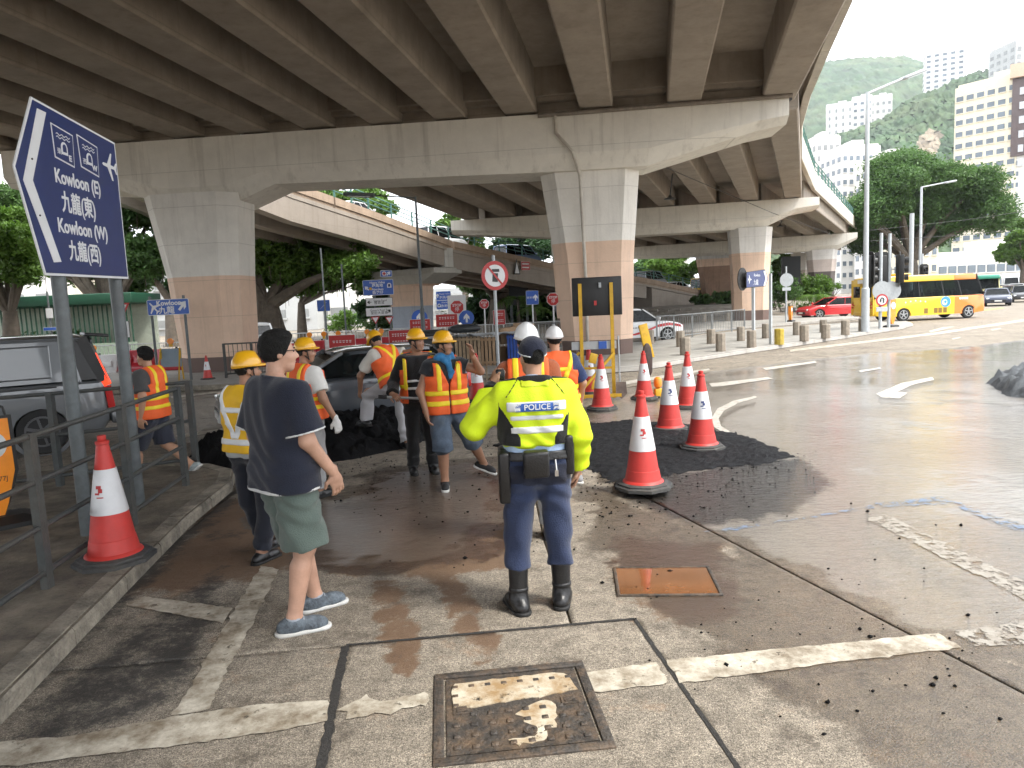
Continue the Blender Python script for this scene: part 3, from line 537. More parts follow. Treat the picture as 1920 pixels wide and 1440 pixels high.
A1 = (9.05, ch1y(9.05)); A2 = (-17., ch1y(-17)); tt = lambda x: (9.05-x)/26.05
crosshead(A1, A2, [(0, .75), (tt(8.1), .9), (tt(4.75), 1.75), (tt(1.2), 1.75), (tt(-7.6), 1.6), (tt(-9.2), 2.2), (tt(-11.2), 2.2), (tt(-13), 1.5), (1, 1.2)], 2.3, 1.7, 7.93, M_cross)
for x in ex: B().box((x, ch1y(x)-.55, 7.97), (.6, .5, .07), (0, 0, -.09)).obj('bearing', M_dkgrey, fly)
pier(fly, (3.05, 24.9), -.09, 2.35, 2.0, 3.3, 2.2, 6.3, M_p2, flare=(-.1, 0)); pier(fly, (-10.25, 25.2), -.09, 2.2, 2.1, 3.3, 2.3, 6.1, M_p1, flare=(-.25, 0))
# drain pipes on the near crosshead and pier
B().tube([(1.2, ch1y(1.2)-1.25, 7.86), (9.0, ch1y(9.0)-1.25, 7.95)], .07, 8).obj('drain_pipe', mat('old_pipe', (.2, .17, .14), .7, .3, 6), fly)
B().tube([(1.75, ch1y(1.75)-1.25, 7.85), (1.75, ch1y(1.75)-1.25, 7.3), (2.25, 23.2, 6.7), (2.5, 23.55, 6.0), (2.6, 23.78, 3), (2.6, 23.82, .1)], .055, 8).obj('downpipe', M_pipe, fly)
B().box((2.55, 23.7, 2.2), (.18, .12, .26)).obj('junction_box', M_pipe, fly)
# span 2, 3, 4 with their crossheads
L2a, L2b = (20.6, 48.0), (-3.6, 52.0); L3a, L3b = (38.5, 79.2), (12, 87.5)
def span(pa0, pa1, pb0, pb1, n, z=8.0, inset=.9):
    pa0, pa1, pb0, pb1 = map(lambda q: np.array(q, float), (pa0, pa1, pb0, pb1))
    for i in range(n):
        t = (i+.5)/n; a = pa0+(pa1-pa0)*t; b_ = pb0+(pb1-pb0)*t; d = (b_-a)/np.linalg.norm(b_-a); girder(fly, a+d*inset, b_-d*.3, z, 1.06, 1.29, M_deck)
span((10.2, ch1y(10.2)), (-9.4, ch1y(-9.4)), L2a, L2b, 9); span(L2a, L2b, L3a, L3b, 9); span(L3a, L3b, (57, 113), (36, 124), 8)
crosshead(L2a, L2b, [(0, .7), (.06, .9), (.14, 1.75), (.62, 1.75), (1, .9)], 2.3, 1.7, 7.93, M_cross); crosshead(L3a, L3b, [(0, .7), (.07, 1.7), (.5, 1.7), (1, 1.2)], 2.3, 1.7, 7.93, M_cross)
pier(fly, (16.5, 48.75), -.16, 2.2, 2.1, 2.75, 2.2, 6.25, M_p3); pier(fly, (4.6, 50.6), -.16, 2.2, 2.1, 2.8, 2.2, 6.25, M_p3)
pier(fly, (24.6, 83.6), -.3, 3.6, 2.6, 5.0, 2.8, 6.35, M_p4); pier(fly, (35.2, 80.3), -.3, 2.4, 2.2, 3.2, 2.3, 6.3, M_p5)
pier(fly, (48, 118), -.3, 2.4, 2.2, 3.2, 2.3, 8, M_p5)
# hanging luminaires under span 2
for q in [(1262, 372, 36), (1466, 424, 62)]:
    p = at(*q); b_ = B(); b_.tube([(p[0], p[1], 8.0), (p[0]-.15, p[1], p[2]+.1)], .03, 6); b_.lathe([(.05, .16), (.12, .06), (.3, 0), (.28, -.04)], 12, (p[0]-.15, p[1], p[2])); tag(b_.obj('hanging_lamp', M_dkgrey), 'small lamp hanging under the flyover '+('right of the central pier' if q[0] < 1300 else 'near the far right pier'), 'lamp', 'lamps hung under the flyover')
# ============================================================ DESCENDING RAMP
E_ = [at(300, 235, 33), at(545, 340, 38), at(690, 392, 45), at(846, 451, 54), at(1030, 492, 63), at(1210, 521, 73), at(1320, 545, 85), at(1420, 556, 97)]
EP = np.array(E_)
ramp = thing('ramp_bridge', 'descending concrete ramp with green railings passing behind the painted piers', 'ramp')
def rp(s_):
    "point, tangent on the near ramp edge at parameter s (0..n-1)"
    i = min(int(s_), len(EP)-2); t = s_-i; p = EP[i]*(1-t)+EP[i+1]*t; i0, i1 = max(i-1, 0), min(i+2, len(EP)-1)
    d = (EP[i+1]-EP[max(i-1, 0)])*(1-t)+(EP[i1]-EP[i])*t; d[2] = 0; d /= np.linalg.norm(d); return p, d, np.array([-d[1], d[0], 0])
SS = np.linspace(0, 7, 36)
def ramp_strip(name, prof, m_, s0=0, s1=7., par=ramp):
    secs = []
    for s_ in np.unique(np.concatenate([[s0], SS[(SS > s0) & (SS < s1)], [s1]])): p, d, nn = rp(s_); secs.append([tuple(p+nn*u+np.array([0, 0, v])) for u, v in prof])
    return strip(name, secs, m_, par)
for s0, s1 in ((0, 1.5), (1.52, 3.0), (3.02, 4.6), (4.62, 7.)): ramp_strip('parapet', [(-.06, -.02), (.26, 0), (.26, -.62), (.02, -.62), (0, -.5), (-.06, -.46)], M_rpar, s0, s1)
ramp_strip('deck_slab', [(.0, -.63), (8.2, -.5), (8.2, -.85), (.0, -.85)], M_ramp)
for s0, s1 in ((0, 2.93), (2.97, 5.02)):
    for u in (.1, 2.55, 5.0, 7.2): ramp_strip('girder', [(u, -2.05), (u+.7, -2.05), (u+.75, -.86), (u-.06, -.86)], M_ramp, s0, s1)
ramp_strip('far_parapet', [(7.95, .3), (8.2, .3), (8.2, -.5), (7.95, -.5)], M_rpar)
ramp_strip('abutment', [(.05, -.9), (8.0, -.9), (8.0, -6), (.05, -6)], M_ramp, 5.1, 7.)
for i, s_ in enumerate(np.arange(.1, 6.9, .24)):
    p, d, nn = rp(s_); q = p+nn*.1; B().bar(q+[0, 0, -.02], q+[0, 0, .95], .11, .08).obj('rail_post', M_green, ramp)
for z in (.38, .66, .95): B().tube([rp(s_)[0]+rp(s_)[2]*.1+[0, 0, z] for s_ in np.linspace(.05, 6.9, 60)], .035, 6).obj('rail', M_green, ramp)
p, d, nn = rp(2.95); yawT = math.atan2(d[1], d[0]); cT = p+nn*3.9
pier(ramp, (cT[0]+d[0]*0, cT[1]), yawT, 2.3, 3.0, 2.6, 3.4, p[2]-3.2, M_pT)
cap = B(); R3 = Matrix.Rotation(yawT, 3, 'Z')
cap.loft([[tuple(R3 @ Vector((x, y, 0))+Vector((cT[0], cT[1], z))) for x, y in ((-w/2, -dd/2), (w/2, -dd/2), (w/2, dd/2), (-w/2, dd/2))] for z, w, dd in ((p[2]-3.3, 2.5, 3.4), (p[2]-2.45, 3.3, 7.6), (p[2]-2.07, 3.3, 7.6))]); cap.obj('pier_cap', M_pT, ramp)
B().add([tuple(p+d*x+nn*u+np.array([0, 0, z])) for z in (-2.06, -.64) for x, u in ((-.5, -.03), (.5, -.03), (.5, .35), (-.5, .35))], [(3, 2, 1, 0), (4, 5, 6, 7), (0, 1, 5, 4), (1, 2, 6, 5), (2, 3, 7, 6), (3, 0, 4, 7)]).obj('corbel', M_pT, ramp)
p, d, nn = rp(4.55); pier(ramp, (p+nn*3.9)[:2], math.atan2(d[1], d[0]), 2.2, 3.0, 2.6, 6.5, p[2]-2.06, M_pT)
# ============================================================ VEHICLES
M_tyre = mat('tyre_rubber', (.018, .018, .018), .85, .2); M_rim = mat('alloy', (.42, .43, .44), .35, .08, metal=.8); M_rimd = mat('alloy_dark', (.1, .1, .105), .4, .1, metal=.7)
M_dark = mat('interior_dark', (.02, .02, .022), .8, .2); M_blk = mat('black_trim', (.012, .012, .013), .4, .2); M_glass = glass('car_glass', (.012, .016, .018), .35); M_glassd = glass('privacy_glass', (.006, .007, .008), .96)
M_lamp = mat('lamp_clear', (.75, .78, .8), .1, .05, coat=1); M_red = mat('lamp_red', (.45, .012, .01), .25, .1, coat=.6); M_brake = mat('lamp_brake_lit', (.8, .05, .02), .3, .05, emit=(1, .06, .02, .8)); M_plw = mat('plate_white', (.7, .7, .68), .5, .05); M_ply = mat('plate_yellow', (.75, .5, .03), .5, .05); M_chr = mat('chrome', (.6, .6, .6), .15, .02, metal=1.)
def car_paint(name, c, metal=.0): return mat('paint_'+name, c, .38, .04, 3, metal=metal, coat=1.)
def vehicle(name, label, cat, loc, yaw, L, W_, H, paint_, belt=.92, nose=.72, hood=1.0, xw=None, roof=None, tail=None, bays=(.5,), bay_mat=None, wr=.33, wb=None, axf=None, zb=.2, tumble=.2, group=None, rear_plate=True, spokes=5, brake=False, seats=True, gl=None, two=None, hoodz=None, rimm=None):
    """front at +x. xw: windscreen base x, roof=(x_rear,x_front) of roof, tail: rear-glass base x; bays: pillar positions along the side; two=(x, paint) second colour forward of x"""
    gl = gl or M_glass; t = thing(name, label, cat, loc, yaw, group); hl = L/2; wb = wb or L*.58; axf = axf if axf is not None else hl-.85; axr = axf-wb; ra = wr+.055
    xw = hl-hood if xw is None else xw; roof = roof or (-hl+.5, xw-.75); tail = -hl+.06 if tail is None else tail; hz = hoodz or nose+.1
    def arch(x): return [(x+ra*math.cos(a), wr+ra*math.sin(a)) for a in np.linspace(rad(-12), rad(192), 13)]
    prof = [(-hl+.12, zb+.05), (-hl+.01, zb+.2), (-hl, .55), (-hl+.03, belt-.08), (-hl+.07, belt)] if tail > -hl-.2 else []
    bot = [(hl-.1, zb+.05)]+arch(axf)+arch(axr)
    prof = bot+prof+[(tail, belt), (xw, belt), (xw+(hl-xw)*.45, hz+(belt-hz)*.35), (hl-.22, nose+.04), (hl-.05, nose-.06), (hl, .52), (hl-.03, zb+.18)]
    P = np.array(prof); cen = P.mean(0)
    def sec(y, ix, iz):
        Q = P.copy(); top = Q[:, 1] > .5; Q[:, 0] -= np.sign(Q[:, 0])*ix*(np.abs(Q[:, 0]) > hl*.8); Q[:, 1] -= np.where(top, iz, 0); return [(x, y, z) for x, z in Q]
    h = W_/2
    body = B().loft([sec(-h, .12, .05), sec(-h+.03, .06, .015), sec(-h+.12, .02, .002), sec(-h*.5, -.02, -.012), sec(h*.5, -.02, -.012), sec(h-.12, .02, .002), sec(h-.03, .06, .015), sec(h, .12, .05)])
    bo = body.obj('body', paint_, t, True)
    if two:
        x0, m2 = two; bm = bmesh.new(); bm.from_mesh(bo.data); bmesh.ops.bisect_plane(bm, geom=bm.verts[:]+bm.edges[:]+bm.faces[:], plane_co=(x0, 0, 0), plane_no=(1, 0, 0))
        for f in bm.faces: f.material_index = 1 if f.calc_center_median().x > x0 else 0
        bm.to_mesh(bo.data); bm.free(); bo.data.materials.append(m2)
    # greenhouse
    wb0 = W_/2-.05; wt0 = W_/2-tumble; zt = H-.07
    def S_(u, v, s): return Vector(((tail+(xw-tail)*u)*(1-v)+(roof[0]+(roof[1]-roof[0])*u)*v, s*(wb0*(1-v)+wt0*v), (belt-.015)*(1-v)+zt*v))
    def quad(a, b_, c, d, name, m_, th=.012):
        n = (b_-a).cross(d-a).normalized()*th; return B().add([a, b_, c, d, a-n, b_-n, c-n, d-n], [(0, 1, 2, 3), (7, 6, 5, 4), (0, 4, 5, 1), (1, 5, 6, 2), (2, 6, 7, 3), (3, 7, 4, 0)]).obj(name, m_, t)
    us = [0]+list(bays)+[1]
    for s in (-1, 1):
        for k, u in enumerate(us):
            w = .075 if k in (0, len(us)-1) else .06; B().bar(S_(u, -.02, s)-Vector((0, s*.02, 0)), S_(u, .99, s)-Vector((0, s*.02, 0)), w, .05).obj('pillar', paint_ if not two else M_blk, t)
        for k in range(len(us)-1):
            bmk = (bay_mat or {}).get(k, gl); a, b_, c, d = S_(us[k], .04, s), S_(us[k+1], .04, s), S_(us[k+1], .97, s), S_(us[k], .97, s)
            quad(*((a, b_, c, d) if s < 0 else (b_, a, d, c)), 'side_window' if bmk is gl or bmk is M_glassd else 'side_panel', bmk)
    q = [S_(1, .03, -1), S_(1, .03, 1), S_(1, .97, 1), S_(1, .97, -1)]; quad(*q, 'windscreen', gl); q = [S_(0, .05, 1), S_(0, .05, -1), S_(0, .97, -1), S_(0, .97, 1)]; quad(*q, 'rear_window', M_glassd)
    rs = []
    for x, dz, k in ((roof[0]-.1, -.07, .94), (roof[0]+.12, -.015, 1), (roof[0]*.5+roof[1]*.5, .0, 1), (roof[1]-.15, -.015, 1), (roof[1]+.08, -.07, .95)):
        w = (wt0+.03)*k; rs.append([(x, y, z+dz) for y, z in ((-w, H-.1), (w, H-.1), (w-.02, H-.055), (w-.14, H-.02), (w*.4, H), (-w*.4, H), (-w+.14, H-.02), (-w+.02, H-.055))])
    ro = B().loft(rs).obj('roof', paint_, t, True)
    if two:
        bm = bmesh.new(); bm.from_mesh(ro.data); bmesh.ops.bisect_plane(bm, geom=bm.verts[:]+bm.edges[:]+bm.faces[:], plane_co=(two[0], 0, 0), plane_no=(1, 0, 0))
        for f in bm.faces: f.material_index = 1 if f.calc_center_median().x > two[0] else 0
        bm.to_mesh(ro.data); bm.free(); ro.data.materials.append(two[1])
    if seats:
        n = max(2, int((xw-tail)/1.0)); kh = (H-belt)/.6
        for i in range(n):
            x = tail+.5+(xw-tail-1.2)*i/(n-1)
            for y in (-W_*.22, W_*.22): sb = B(); sb.box((x, y, belt-.05), (.14, W_*.26, .6), (0, -.15, 0)); sb.box((x-.03, y, belt+.27), (.09, .24, .24), (0, -.15, 0)); sb.obj('seat', M_dark, t)
    # wheels
    for x in (axr, axf):
        for s in (-1, 1):
            y = s*(h-.115); ty = B().lathe([(wr*.66, -.1), (wr*.97, -.105), (wr, -.07), (wr, .07), (wr*.97, .105), (wr*.66, .1)], 28, (0, 0, 0), 'y').obj('wheel', M_tyre, t, True, (x, y, wr))
            rb = B(); rb.lathe([(wr*.1, -.02), (wr*.66, -.02), (wr*.66, .02), (wr*.1, .02)], 20, (0, 0, 0), 'y'); rb.obj('rim_well', M_blk, ty)
            r2 = B(); yy = s*.085
            for k in range(spokes):
                a = k*2*math.pi/spokes+.3; r2.bar((math.cos(a)*.03, yy, math.sin(a)*.03), (math.cos(a)*wr*.64, yy, math.sin(a)*wr*.64), .035 if spokes > 5 else wr*.2, .05)
            r2.lathe([(wr*.16, yy-.03), (wr*.16, yy+.03)], 12, (0, 0, 0), 'y'); ring = [(wr*.60, yy-.03), (wr*.68, yy-.03), (wr*.68, yy+.03), (wr*.60, yy+.03), (wr*.60, yy-.03)]; r2.lathe(ring, 24, (0, 0, 0), 'y', False); r2.obj('rim', rimm or M_rim, ty, True)
    # lamps, plates, mirrors, handles, sill
    for s in (-1, 1):
        bevel(B().box((hl-.13, s*(h-.3), nose-.1), (.2, .36, .12), (0, .25, s*-.22)).obj('headlight', M_lamp, t), .03)
        bevel(B().box((-hl+.06, s*(h-.17), belt-.22), (.14, .22, .28)).obj('taillight', M_brake if brake else M_red, t), .03)
        bevel(B().box((xw-.12, s*(h+.07), belt+.1), (.12, .18, .14)).obj('mirror', paint_ if not two else M_blk, t), .03)
        for k in range(1, len(us)-(0 if len(us) < 3 else 0)):
            x = tail+(xw-tail)*(us[k]-.06); 
            if len(us) < 6: bevel(B().box((x, s*(h-.0), belt-.14), (.17, .03, .035)).obj('door_handle', paint_, t), .008, 1)
    for k in range(1, len(us)):
        if len(us) < 6:
            x = tail+(xw-tail)*us[k]
            for s in (-1, 1): B().box((x, s*(h-.012), belt*.55+.14), (.012, .012, belt-.36)).obj('door_gap', M_blk, t)
    for s in (-1, 1): B().box(((axf+axr)/2, s*(h-.03), zb+.1), (wb-2*ra-.06, .05, .07)).obj('sill', M_blk, t)
    B().box((hl-.0, 0, .42), (.05, W_*.55, .16)).obj('grille', M_blk, t); B().box((hl+.035, 0, .42), (.02, .5, .11)).obj('number_plate', M_plw, t)
    if rear_plate: B().box((-hl-.01, 0, belt-.25), (.02, .5, .12)).obj('number_plate', M_ply, t)
    B().box(((axf+axr)/2, 0, zb+.12), (L-.6, W_-.5, .12)).obj('underbody', M_blk, t)
    return t
def yaw_of(dx, dy): return math.atan2(dy, dx)
# --- grey van, side-on at the left edge
hd = Vector((-.83, -.55)).normalized(); wp = Vector(G(85, 851)[:2]); inw = Vector((-.55, .83)).normalized()
Wv, Lv = 1.95, 4.95; c = wp+hd*1.5+inw*(Wv/2-.02)
M_vgrey = car_paint('van_grey', (.12, .128, .135), .3)
van = vehicle('van', 'dark grey van with a red tail lamp behind the left railing', 'van', (c.x, c.y, 0), yaw_of(*hd), Lv, Wv, 1.84, M_vgrey, belt=1.08, nose=.9, xw=1.75, roof=(-2.2, .85), tail=-2.44, bays=(.09, .5), bay_mat={0: M_blk, 1: M_vgrey, 2: M_glassd}, wr=.35, wb=3.0, axf=1.5, zb=.22, tumble=.14, brake=False, spokes=6, rear_plate=True, rimm=M_rimd)
for o in list(van.children):
    if o.name.startswith('taillight'): bpy.data.objects.remove(o)
for s in (-1, 1):
    b_ = B().bar((-2.44, s*(Wv/2-.06), .98), (-2.27, s*(Wv/2-.13), 1.5), .09, .13); bevel(b_.obj('taillight', M_brake, van), .02)
    B().bar((-2.47, s*(Wv/2-.055), .62), (-2.44, s*(Wv/2-.06), .97), .1, .12).obj('lower_tail_lamp', M_red, van)
    pb = B(); y = s*(Wv/2-.0)
    for q in ([(-1.7, 1.17), (.1, 1.17), (.1, 1.66), (-1.7, 1.66)],):
        for i in range(4): u, v = q[i], q[(i+1) % 4]; f = lambda z: s*(Wv/2-.055-(z-1.07)*.125+.012); pb.tube([(u[0], f(u[1]), u[1]), (v[0], f(v[1]), v[1])], .012, 6)
    pb.obj('pressed_panel_edge', M_vgrey, van, True); B().box((-.8, s*(Wv/2-.004), 1.02), (1.9, .02, .022)).obj('door_rail', M_blk, van)
    b_ = B(); b_.lathe([(.37, -.01), (.43, -.01), (.43, .01), (.37, .01), (.37, -.01)], 28, (-1.5, s*(Wv/2-.0), .36), 'y', False); b_.obj('arch_trim', M_vgrey, van)
for s in (-1, 1): B().bar((-2.40, s*(Wv/2-.10), 1.05), (-2.17, s*(Wv/2-.17), 1.76), .14, .16).obj('rear_pillar', M_blk, van)
bevel(B().box((-2.38, 0, 1.79), (.34, 1.5, .05), (0, -.12, 0)).obj('spoiler', M_blk, van), .015); bevel(B().box((-2.5, 0, .45), (.1, 1.8, .2)).obj('bumper', M_vgrey, van), .03); B().box((-2.52, 0, .72), (.02, .6, .13)).obj('chrome_strip', M_chr, van)
# --- dark grey car with a passenger, behind the workers
hd = Vector((-.89, -.45)).normalized(); fr_ = Vector((-4.75, 10.55)); c = fr_-hd*2.2+Vector((hd.y, -hd.x))*.0+Vector((-hd.y*-.9, hd.x*-.9))*1.
c = fr_-hd*2.05+Vector((.42*-.0, .9))*.9
suv = vehicle('car', 'dark grey car with a passenger at the window, behind the asphalt heap', 'car', (c.x, c.y, 0), yaw_of(*hd), 4.1, 1.8, 1.39, car_paint('dark_grey', (.04, .046, .055), .4), belt=.93, nose=.75, xw=.95, roof=(-1.45, .15), tail=-1.9, bays=(.2, .56), wr=.33, axf=1.27, wb=2.55, tumble=.24, brake=False)
for s in (-1, 1): B().box((-.05, s*.92, .33), (1.9, .03, .03)).obj('chrome_strip', M_chr, suv)
# --- other traffic
vehicle('car', 'small white hatchback seen from behind, left of the navy T-shirt man', 'car', (*at(480, 640, 36)[:2], 0), rad(112), 3.7, 1.7, 1.62, car_paint('white', (.72, .73, .74)), belt=.95, nose=.75, hood=.8, bays=(.5,), wr=.31)
p = G(1240, 641); hd = Vector((.96, .28)).normalized()
M_wh = car_paint('white', (.72,)*3); M_carred = car_paint('red', (.5, .012, .018))
tx = vehicle('car', 'white car with a sweeping red nose emerging from behind the central pier', 'car', (p[0]-hd.x*1.35-hd.y*-.0, p[1]-hd.y*1.35+.85, 0), yaw_of(*hd), 4.5, 1.8, 1.55, M_wh, belt=.95, nose=.78, xw=1.05, bays=(.22, .58), wr=.33, axf=1.4, wb=2.65, tumble=.22)
for s in (-1, 1):
    b_ = B(); b_.add([(x, s*(.905), z) for x, z in ((-.6, .36), (.3, .55), (.95, .78), (1.45, .85), (2.0, .74), (2.1, .62), (1.5, .72), (.9, .66), (.2, .42), (-.2, .36))]+[(x, s*.85, z) for x, z in ((-.6, .36), (.3, .55), (.95, .78), (1.45, .85), (2.0, .74), (2.1, .62), (1.5, .72), (.9, .66), (.2, .42), (-.2, .36))], [tuple(range(10)), tuple(range(19, 9, -1))]+[(i, (i+1) % 10, 10+(i+1) % 10, 10+i) for i in range(10)]); b_.obj('red_flash', M_carred, tx)
b_ = B(); b_.box((2.17, 0, .58), (.14, 1.66, .3)); bevel(b_.obj('nose_panel', M_carred, tx), .06, 3)
[B().box((-.5+.12*k, -.905, .68), (.08, .012, .05)).obj('side_print', mat('grey_print', (.2, .2, .2), .6), tx) for k in range(6)]
p = G(1534, 598); red = vehicle('car', 'shiny red saloon half hidden by the yellow minibus', 'car', (p[0]+1.35, p[1]+.9, 0), rad(186), 4.5, 1.85, 1.46, M_carred, belt=.92, nose=.74, xw=1.0, roof=(-1.3, .1), bays=(.22, .56), wr=.34, axf=1.42, wb=2.75)
# --- yellow and orange minibus
M_yel = car_paint('bus_yellow', (.72, .46, .008)); M_orr = car_paint('bus_orange', (.72, .2, .02))
hd = Vector((.985, .13)).normalized(); p = G(1684, 603); c = Vector((p[0], p[1]))+hd*1.9+Vector((-hd.y, hd.x))*.95
M_glassb = glass('bus_glass', (.02, .025, .028), .12)
def minibus(name, label, loc, yaw, p1, p2=None, L=6.9, H=2.55, group=None, two_x=1.5, fine=True):
    t = vehicle(name, label, 'minibus', loc, yaw, L, 2.0, H, p1, belt=1.3, nose=1.22, hoodz=1.26, xw=L/2-.12, roof=(-L/2+.12, L/2-.55), tail=-L/2+.03, bays=(.02, .2, .42, .64, .8) if fine else (.3, .6), wr=.37, axf=L/2-1.05, wb=4.0, zb=.3, tumble=.12, two=(two_x, p2) if p2 else None, group=group, gl=M_glassb)
    for s in (-1, 1):
        segs = [(-L/2+.14, two_x, p1), (two_x, L/2-.6, p2)] if p2 else [(-L/2+.14, L/2-.6, p1)]
        for xa, xb_, pm_ in segs: bevel(B().box(((xa+xb_)/2, s*.905, H-.23), (xb_-xa-.004, .07, .3), (s*.1, 0, 0)).obj('cant_rail', pm_, t), .02)
    return t
bus = minibus('minibus', 'yellow minibus with an orange front crossing behind the traffic lights', (c.x, c.y, 0), yaw_of(*hd), M_yel, M_orr)
b_ = B(); b_.box((-1.2, .1, 2.6), (1.0, .9, .14)); bevel(b_.obj('roof_unit', M_yel, bus), .05)
for y in (-.5, .5): bevel(B().box((-3.43, y, 1.72), (.06, .62, .62)).obj('rear_door_window', M_glassd, bus), .02)
rd = B()
for y in (-.93, 0, .93): rd.box((-3.435, y, 1.4), (.05, .14 if abs(y) > .1 else .35, 2.0))
rd.box((-3.435, 0, 2.2), (.05, 1.9, .34)); rd.box((-3.435, 0, 1.2), (.05, 1.9, .4)); rd.obj('rear_doors', M_yel, bus); B().box((-3.48, .1, 2.3), (.05, .5, .2)).obj('rear_blind', M_plw, bus)
for y in (-.85, .85):
    for z in (.85, 1.02): B().lathe([(.06, -.02), (.06, .02)], 12, (-3.47, y, z), 'x').obj('taillight', M_red, bus)
M_lb = mat('emblem_blue', (.05, .28, .62), .4, .05); M_wp = mat('print_white', (.75,)*3, .5, .03); M_bn = mat('print_brown', (.2, .12, .02), .5, .05)
B().lathe([(.3, -1.006), (.3, -1.0)], 24, (.95, 0, .98), 'y').obj('emblem', M_lb, bus); B().lathe([(.16, -1.012), (.16, -1.0)], 20, (.88, 0, .95), 'y').obj('emblem', M_wp, bus); B().lathe([(.08, -1.016), (.08, -1.0)], 16, (.92, 0, .98), 'y').obj('emblem', M_lb, bus)
for x in (-.25, .35, .62, .92): B().box((x, -1.003, .52), (.22, .01, .28)).obj('side_print', M_bn, bus)
for x in np.linspace(-1.5, -.3, 5): B().box((x, -1.003, 1.08+.04*math.sin(x*5)), (.07, .01, .07), (0, .7, 0)).obj('star_print', M_wp, bus)
[B().box((1.85+.14*k, -1.003, 1.13), (.1, .01, .12)).obj('side_print', M_wp, bus) for k in range(4)]; [B().box((-3.465, -.32-.11*k, .95), (.01, .08, .2)).obj('rear_print', M_bn, bus) for k in range(3)]
# --- queue of traffic at the far right
M_bg = car_paint('minibus_green', (.03, .3, .2)); M_bcr = car_paint('minibus_cream', (.62, .55, .25))
def toward(x, y, Y):
    q = at(x, y, Y); return (q[0], Y, 0), math.atan2(-Y, -q[0])+.06
l_, a_ = toward(1868, 560, 59); vehicle('car', 'blue-black saloon driving toward the camera in front of the green minibus', 'car', l_, a_, 4.6, 1.85, 1.45, car_paint('blue_black', (.03, .04, .075), .3), xw=.95, roof=(-1.3, .1), bays=(.25, .6), wr=.33)
for k, (x, y, Y, lb) in enumerate([(1847, 560, 70, 'green-topped minibus with a yellow skirt behind the blue-black saloon'), (1822, 560, 80, 'second green-topped minibus partly hidden by the orange bus front')]):
    l_, a_ = toward(x, y, Y); t = minibus('minibus', lb, l_, a_, M_bcr, None, L=6.2, group='green minibuses queuing at the far right', fine=False)
    bevel(B().box((2.3, 0, 2.42), (1.6, 1.86, .36)).obj('green_top', M_bg, t), .08); B().box((3.02, 0, 2.42), (.12, 1.0, .22)).obj('route_board', M_dark, t)
    for s in (-1, 1): B().box((0, s*1.0, 2.3), (6.0, .03, .24)).obj('green_band', M_bg, t)
for (x, Y, c_, nm, lb, H) in [(1893, 76, (.06, .015, .015), 'maroon', 'dark maroon car at the far right of the queue', 1.5), (1917, 66, (.02, .02, .022), 'black', 'black car cut by the right edge of the photo', 1.55), (1905, 92, (.45, .46, .48), 'silver', 'silver car behind the maroon one in the queue', 1.6), (1884, 104, (.3, .31, .33), 'greyish', 'grey car farther back in the queue', 1.5)]:
    l_, a_ = toward(x, 560, Y); vehicle('car', lb, 'car', l_, a_, 4.5, 1.82, H, car_paint(nm, c_, .2), xw=.9, roof=(-1.4, .1), bays=(.25, .6), wr=.33)
l_, a_ = toward(1893, 560, 118); t = vehicle('truck', 'white box lorry at the back of the right-hand queue', 'truck', l_, a_, 6.5, 2.2, 2.6, M_wh, belt=1.3, nose=1.2, hoodz=1.25, xw=3.1, roof=(1.3, 2.7), tail=1.2, bays=(.5,), wr=.4, seats=False); bevel(B().box((-1.1, 0, 2.0), (4.2, 2.25, 2.3)).obj('cargo_box', M_wh, t), .04)
# --- yellow minibuses waiting beyond the banyan
for x, lb in ((585, 'yellow minibus half hidden by the banyan trunk'), (622, 'yellow minibus right of the banyan trunk')):
    q = at(x, 596, 100); minibus('minibus', lb, (q[0], 100+(x-585)*.1, -.0), rad(152), M_yel, None, L=5.4, group='yellow minibuses beyond the banyan', fine=False)
# --- traffic on the ramp
def on_ramp(s_, off=2.2): p, d, nn = rp(s_); q = p+nn*off; return (q[0], q[1], q[2]-.55), math.atan2(d[1], d[0])
for s_, c_, nm, kind, lb in [(2.15, (.7, .71, .72), 'white_b', 'car', 'white car high on the ramp, leftmost behind the railing'), (3.1, (.66, .68, .7), 'white_c', 'van', 'white van on the ramp above the T-shaped pier'), (3.85, (.1, .16, .3), 'blue_white', 'van', 'blue and white van on the ramp left of the central pier'), (4.35, (.72, .72, .72), 'white_d', 'car', 'white car on the ramp just left of the central pier'), (5.35, (.3, .33, .36), 'silver_b', 'van', 'silver people carrier at the foot of the ramp, right of the central pier'), (5.82, (.66, .67, .68), 'white_e', 'car', 'white saloon at the foot of the ramp behind the silver one')]:
    l_, a_ = on_ramp(s_); v_ = kind == 'van'
    vehicle(kind, lb, kind, l_, a_, 4.7 if v_ else 4.5, 1.85, 1.95 if v_ else 1.5, car_paint(nm, c_, .1), belt=1.05 if v_ else .92, nose=.85 if v_ else .74, xw=1.6 if v_ else .95, roof=(-2.1, .9) if v_ else (-1.3, .1), bays=(.3, .65), wr=.32)
l_, a_ = on_ramp(6.35); minibus('minibus', 'yellow minibus on the ramp beside the stained pier', l_, a_, M_yel, None, L=6., fine=False)
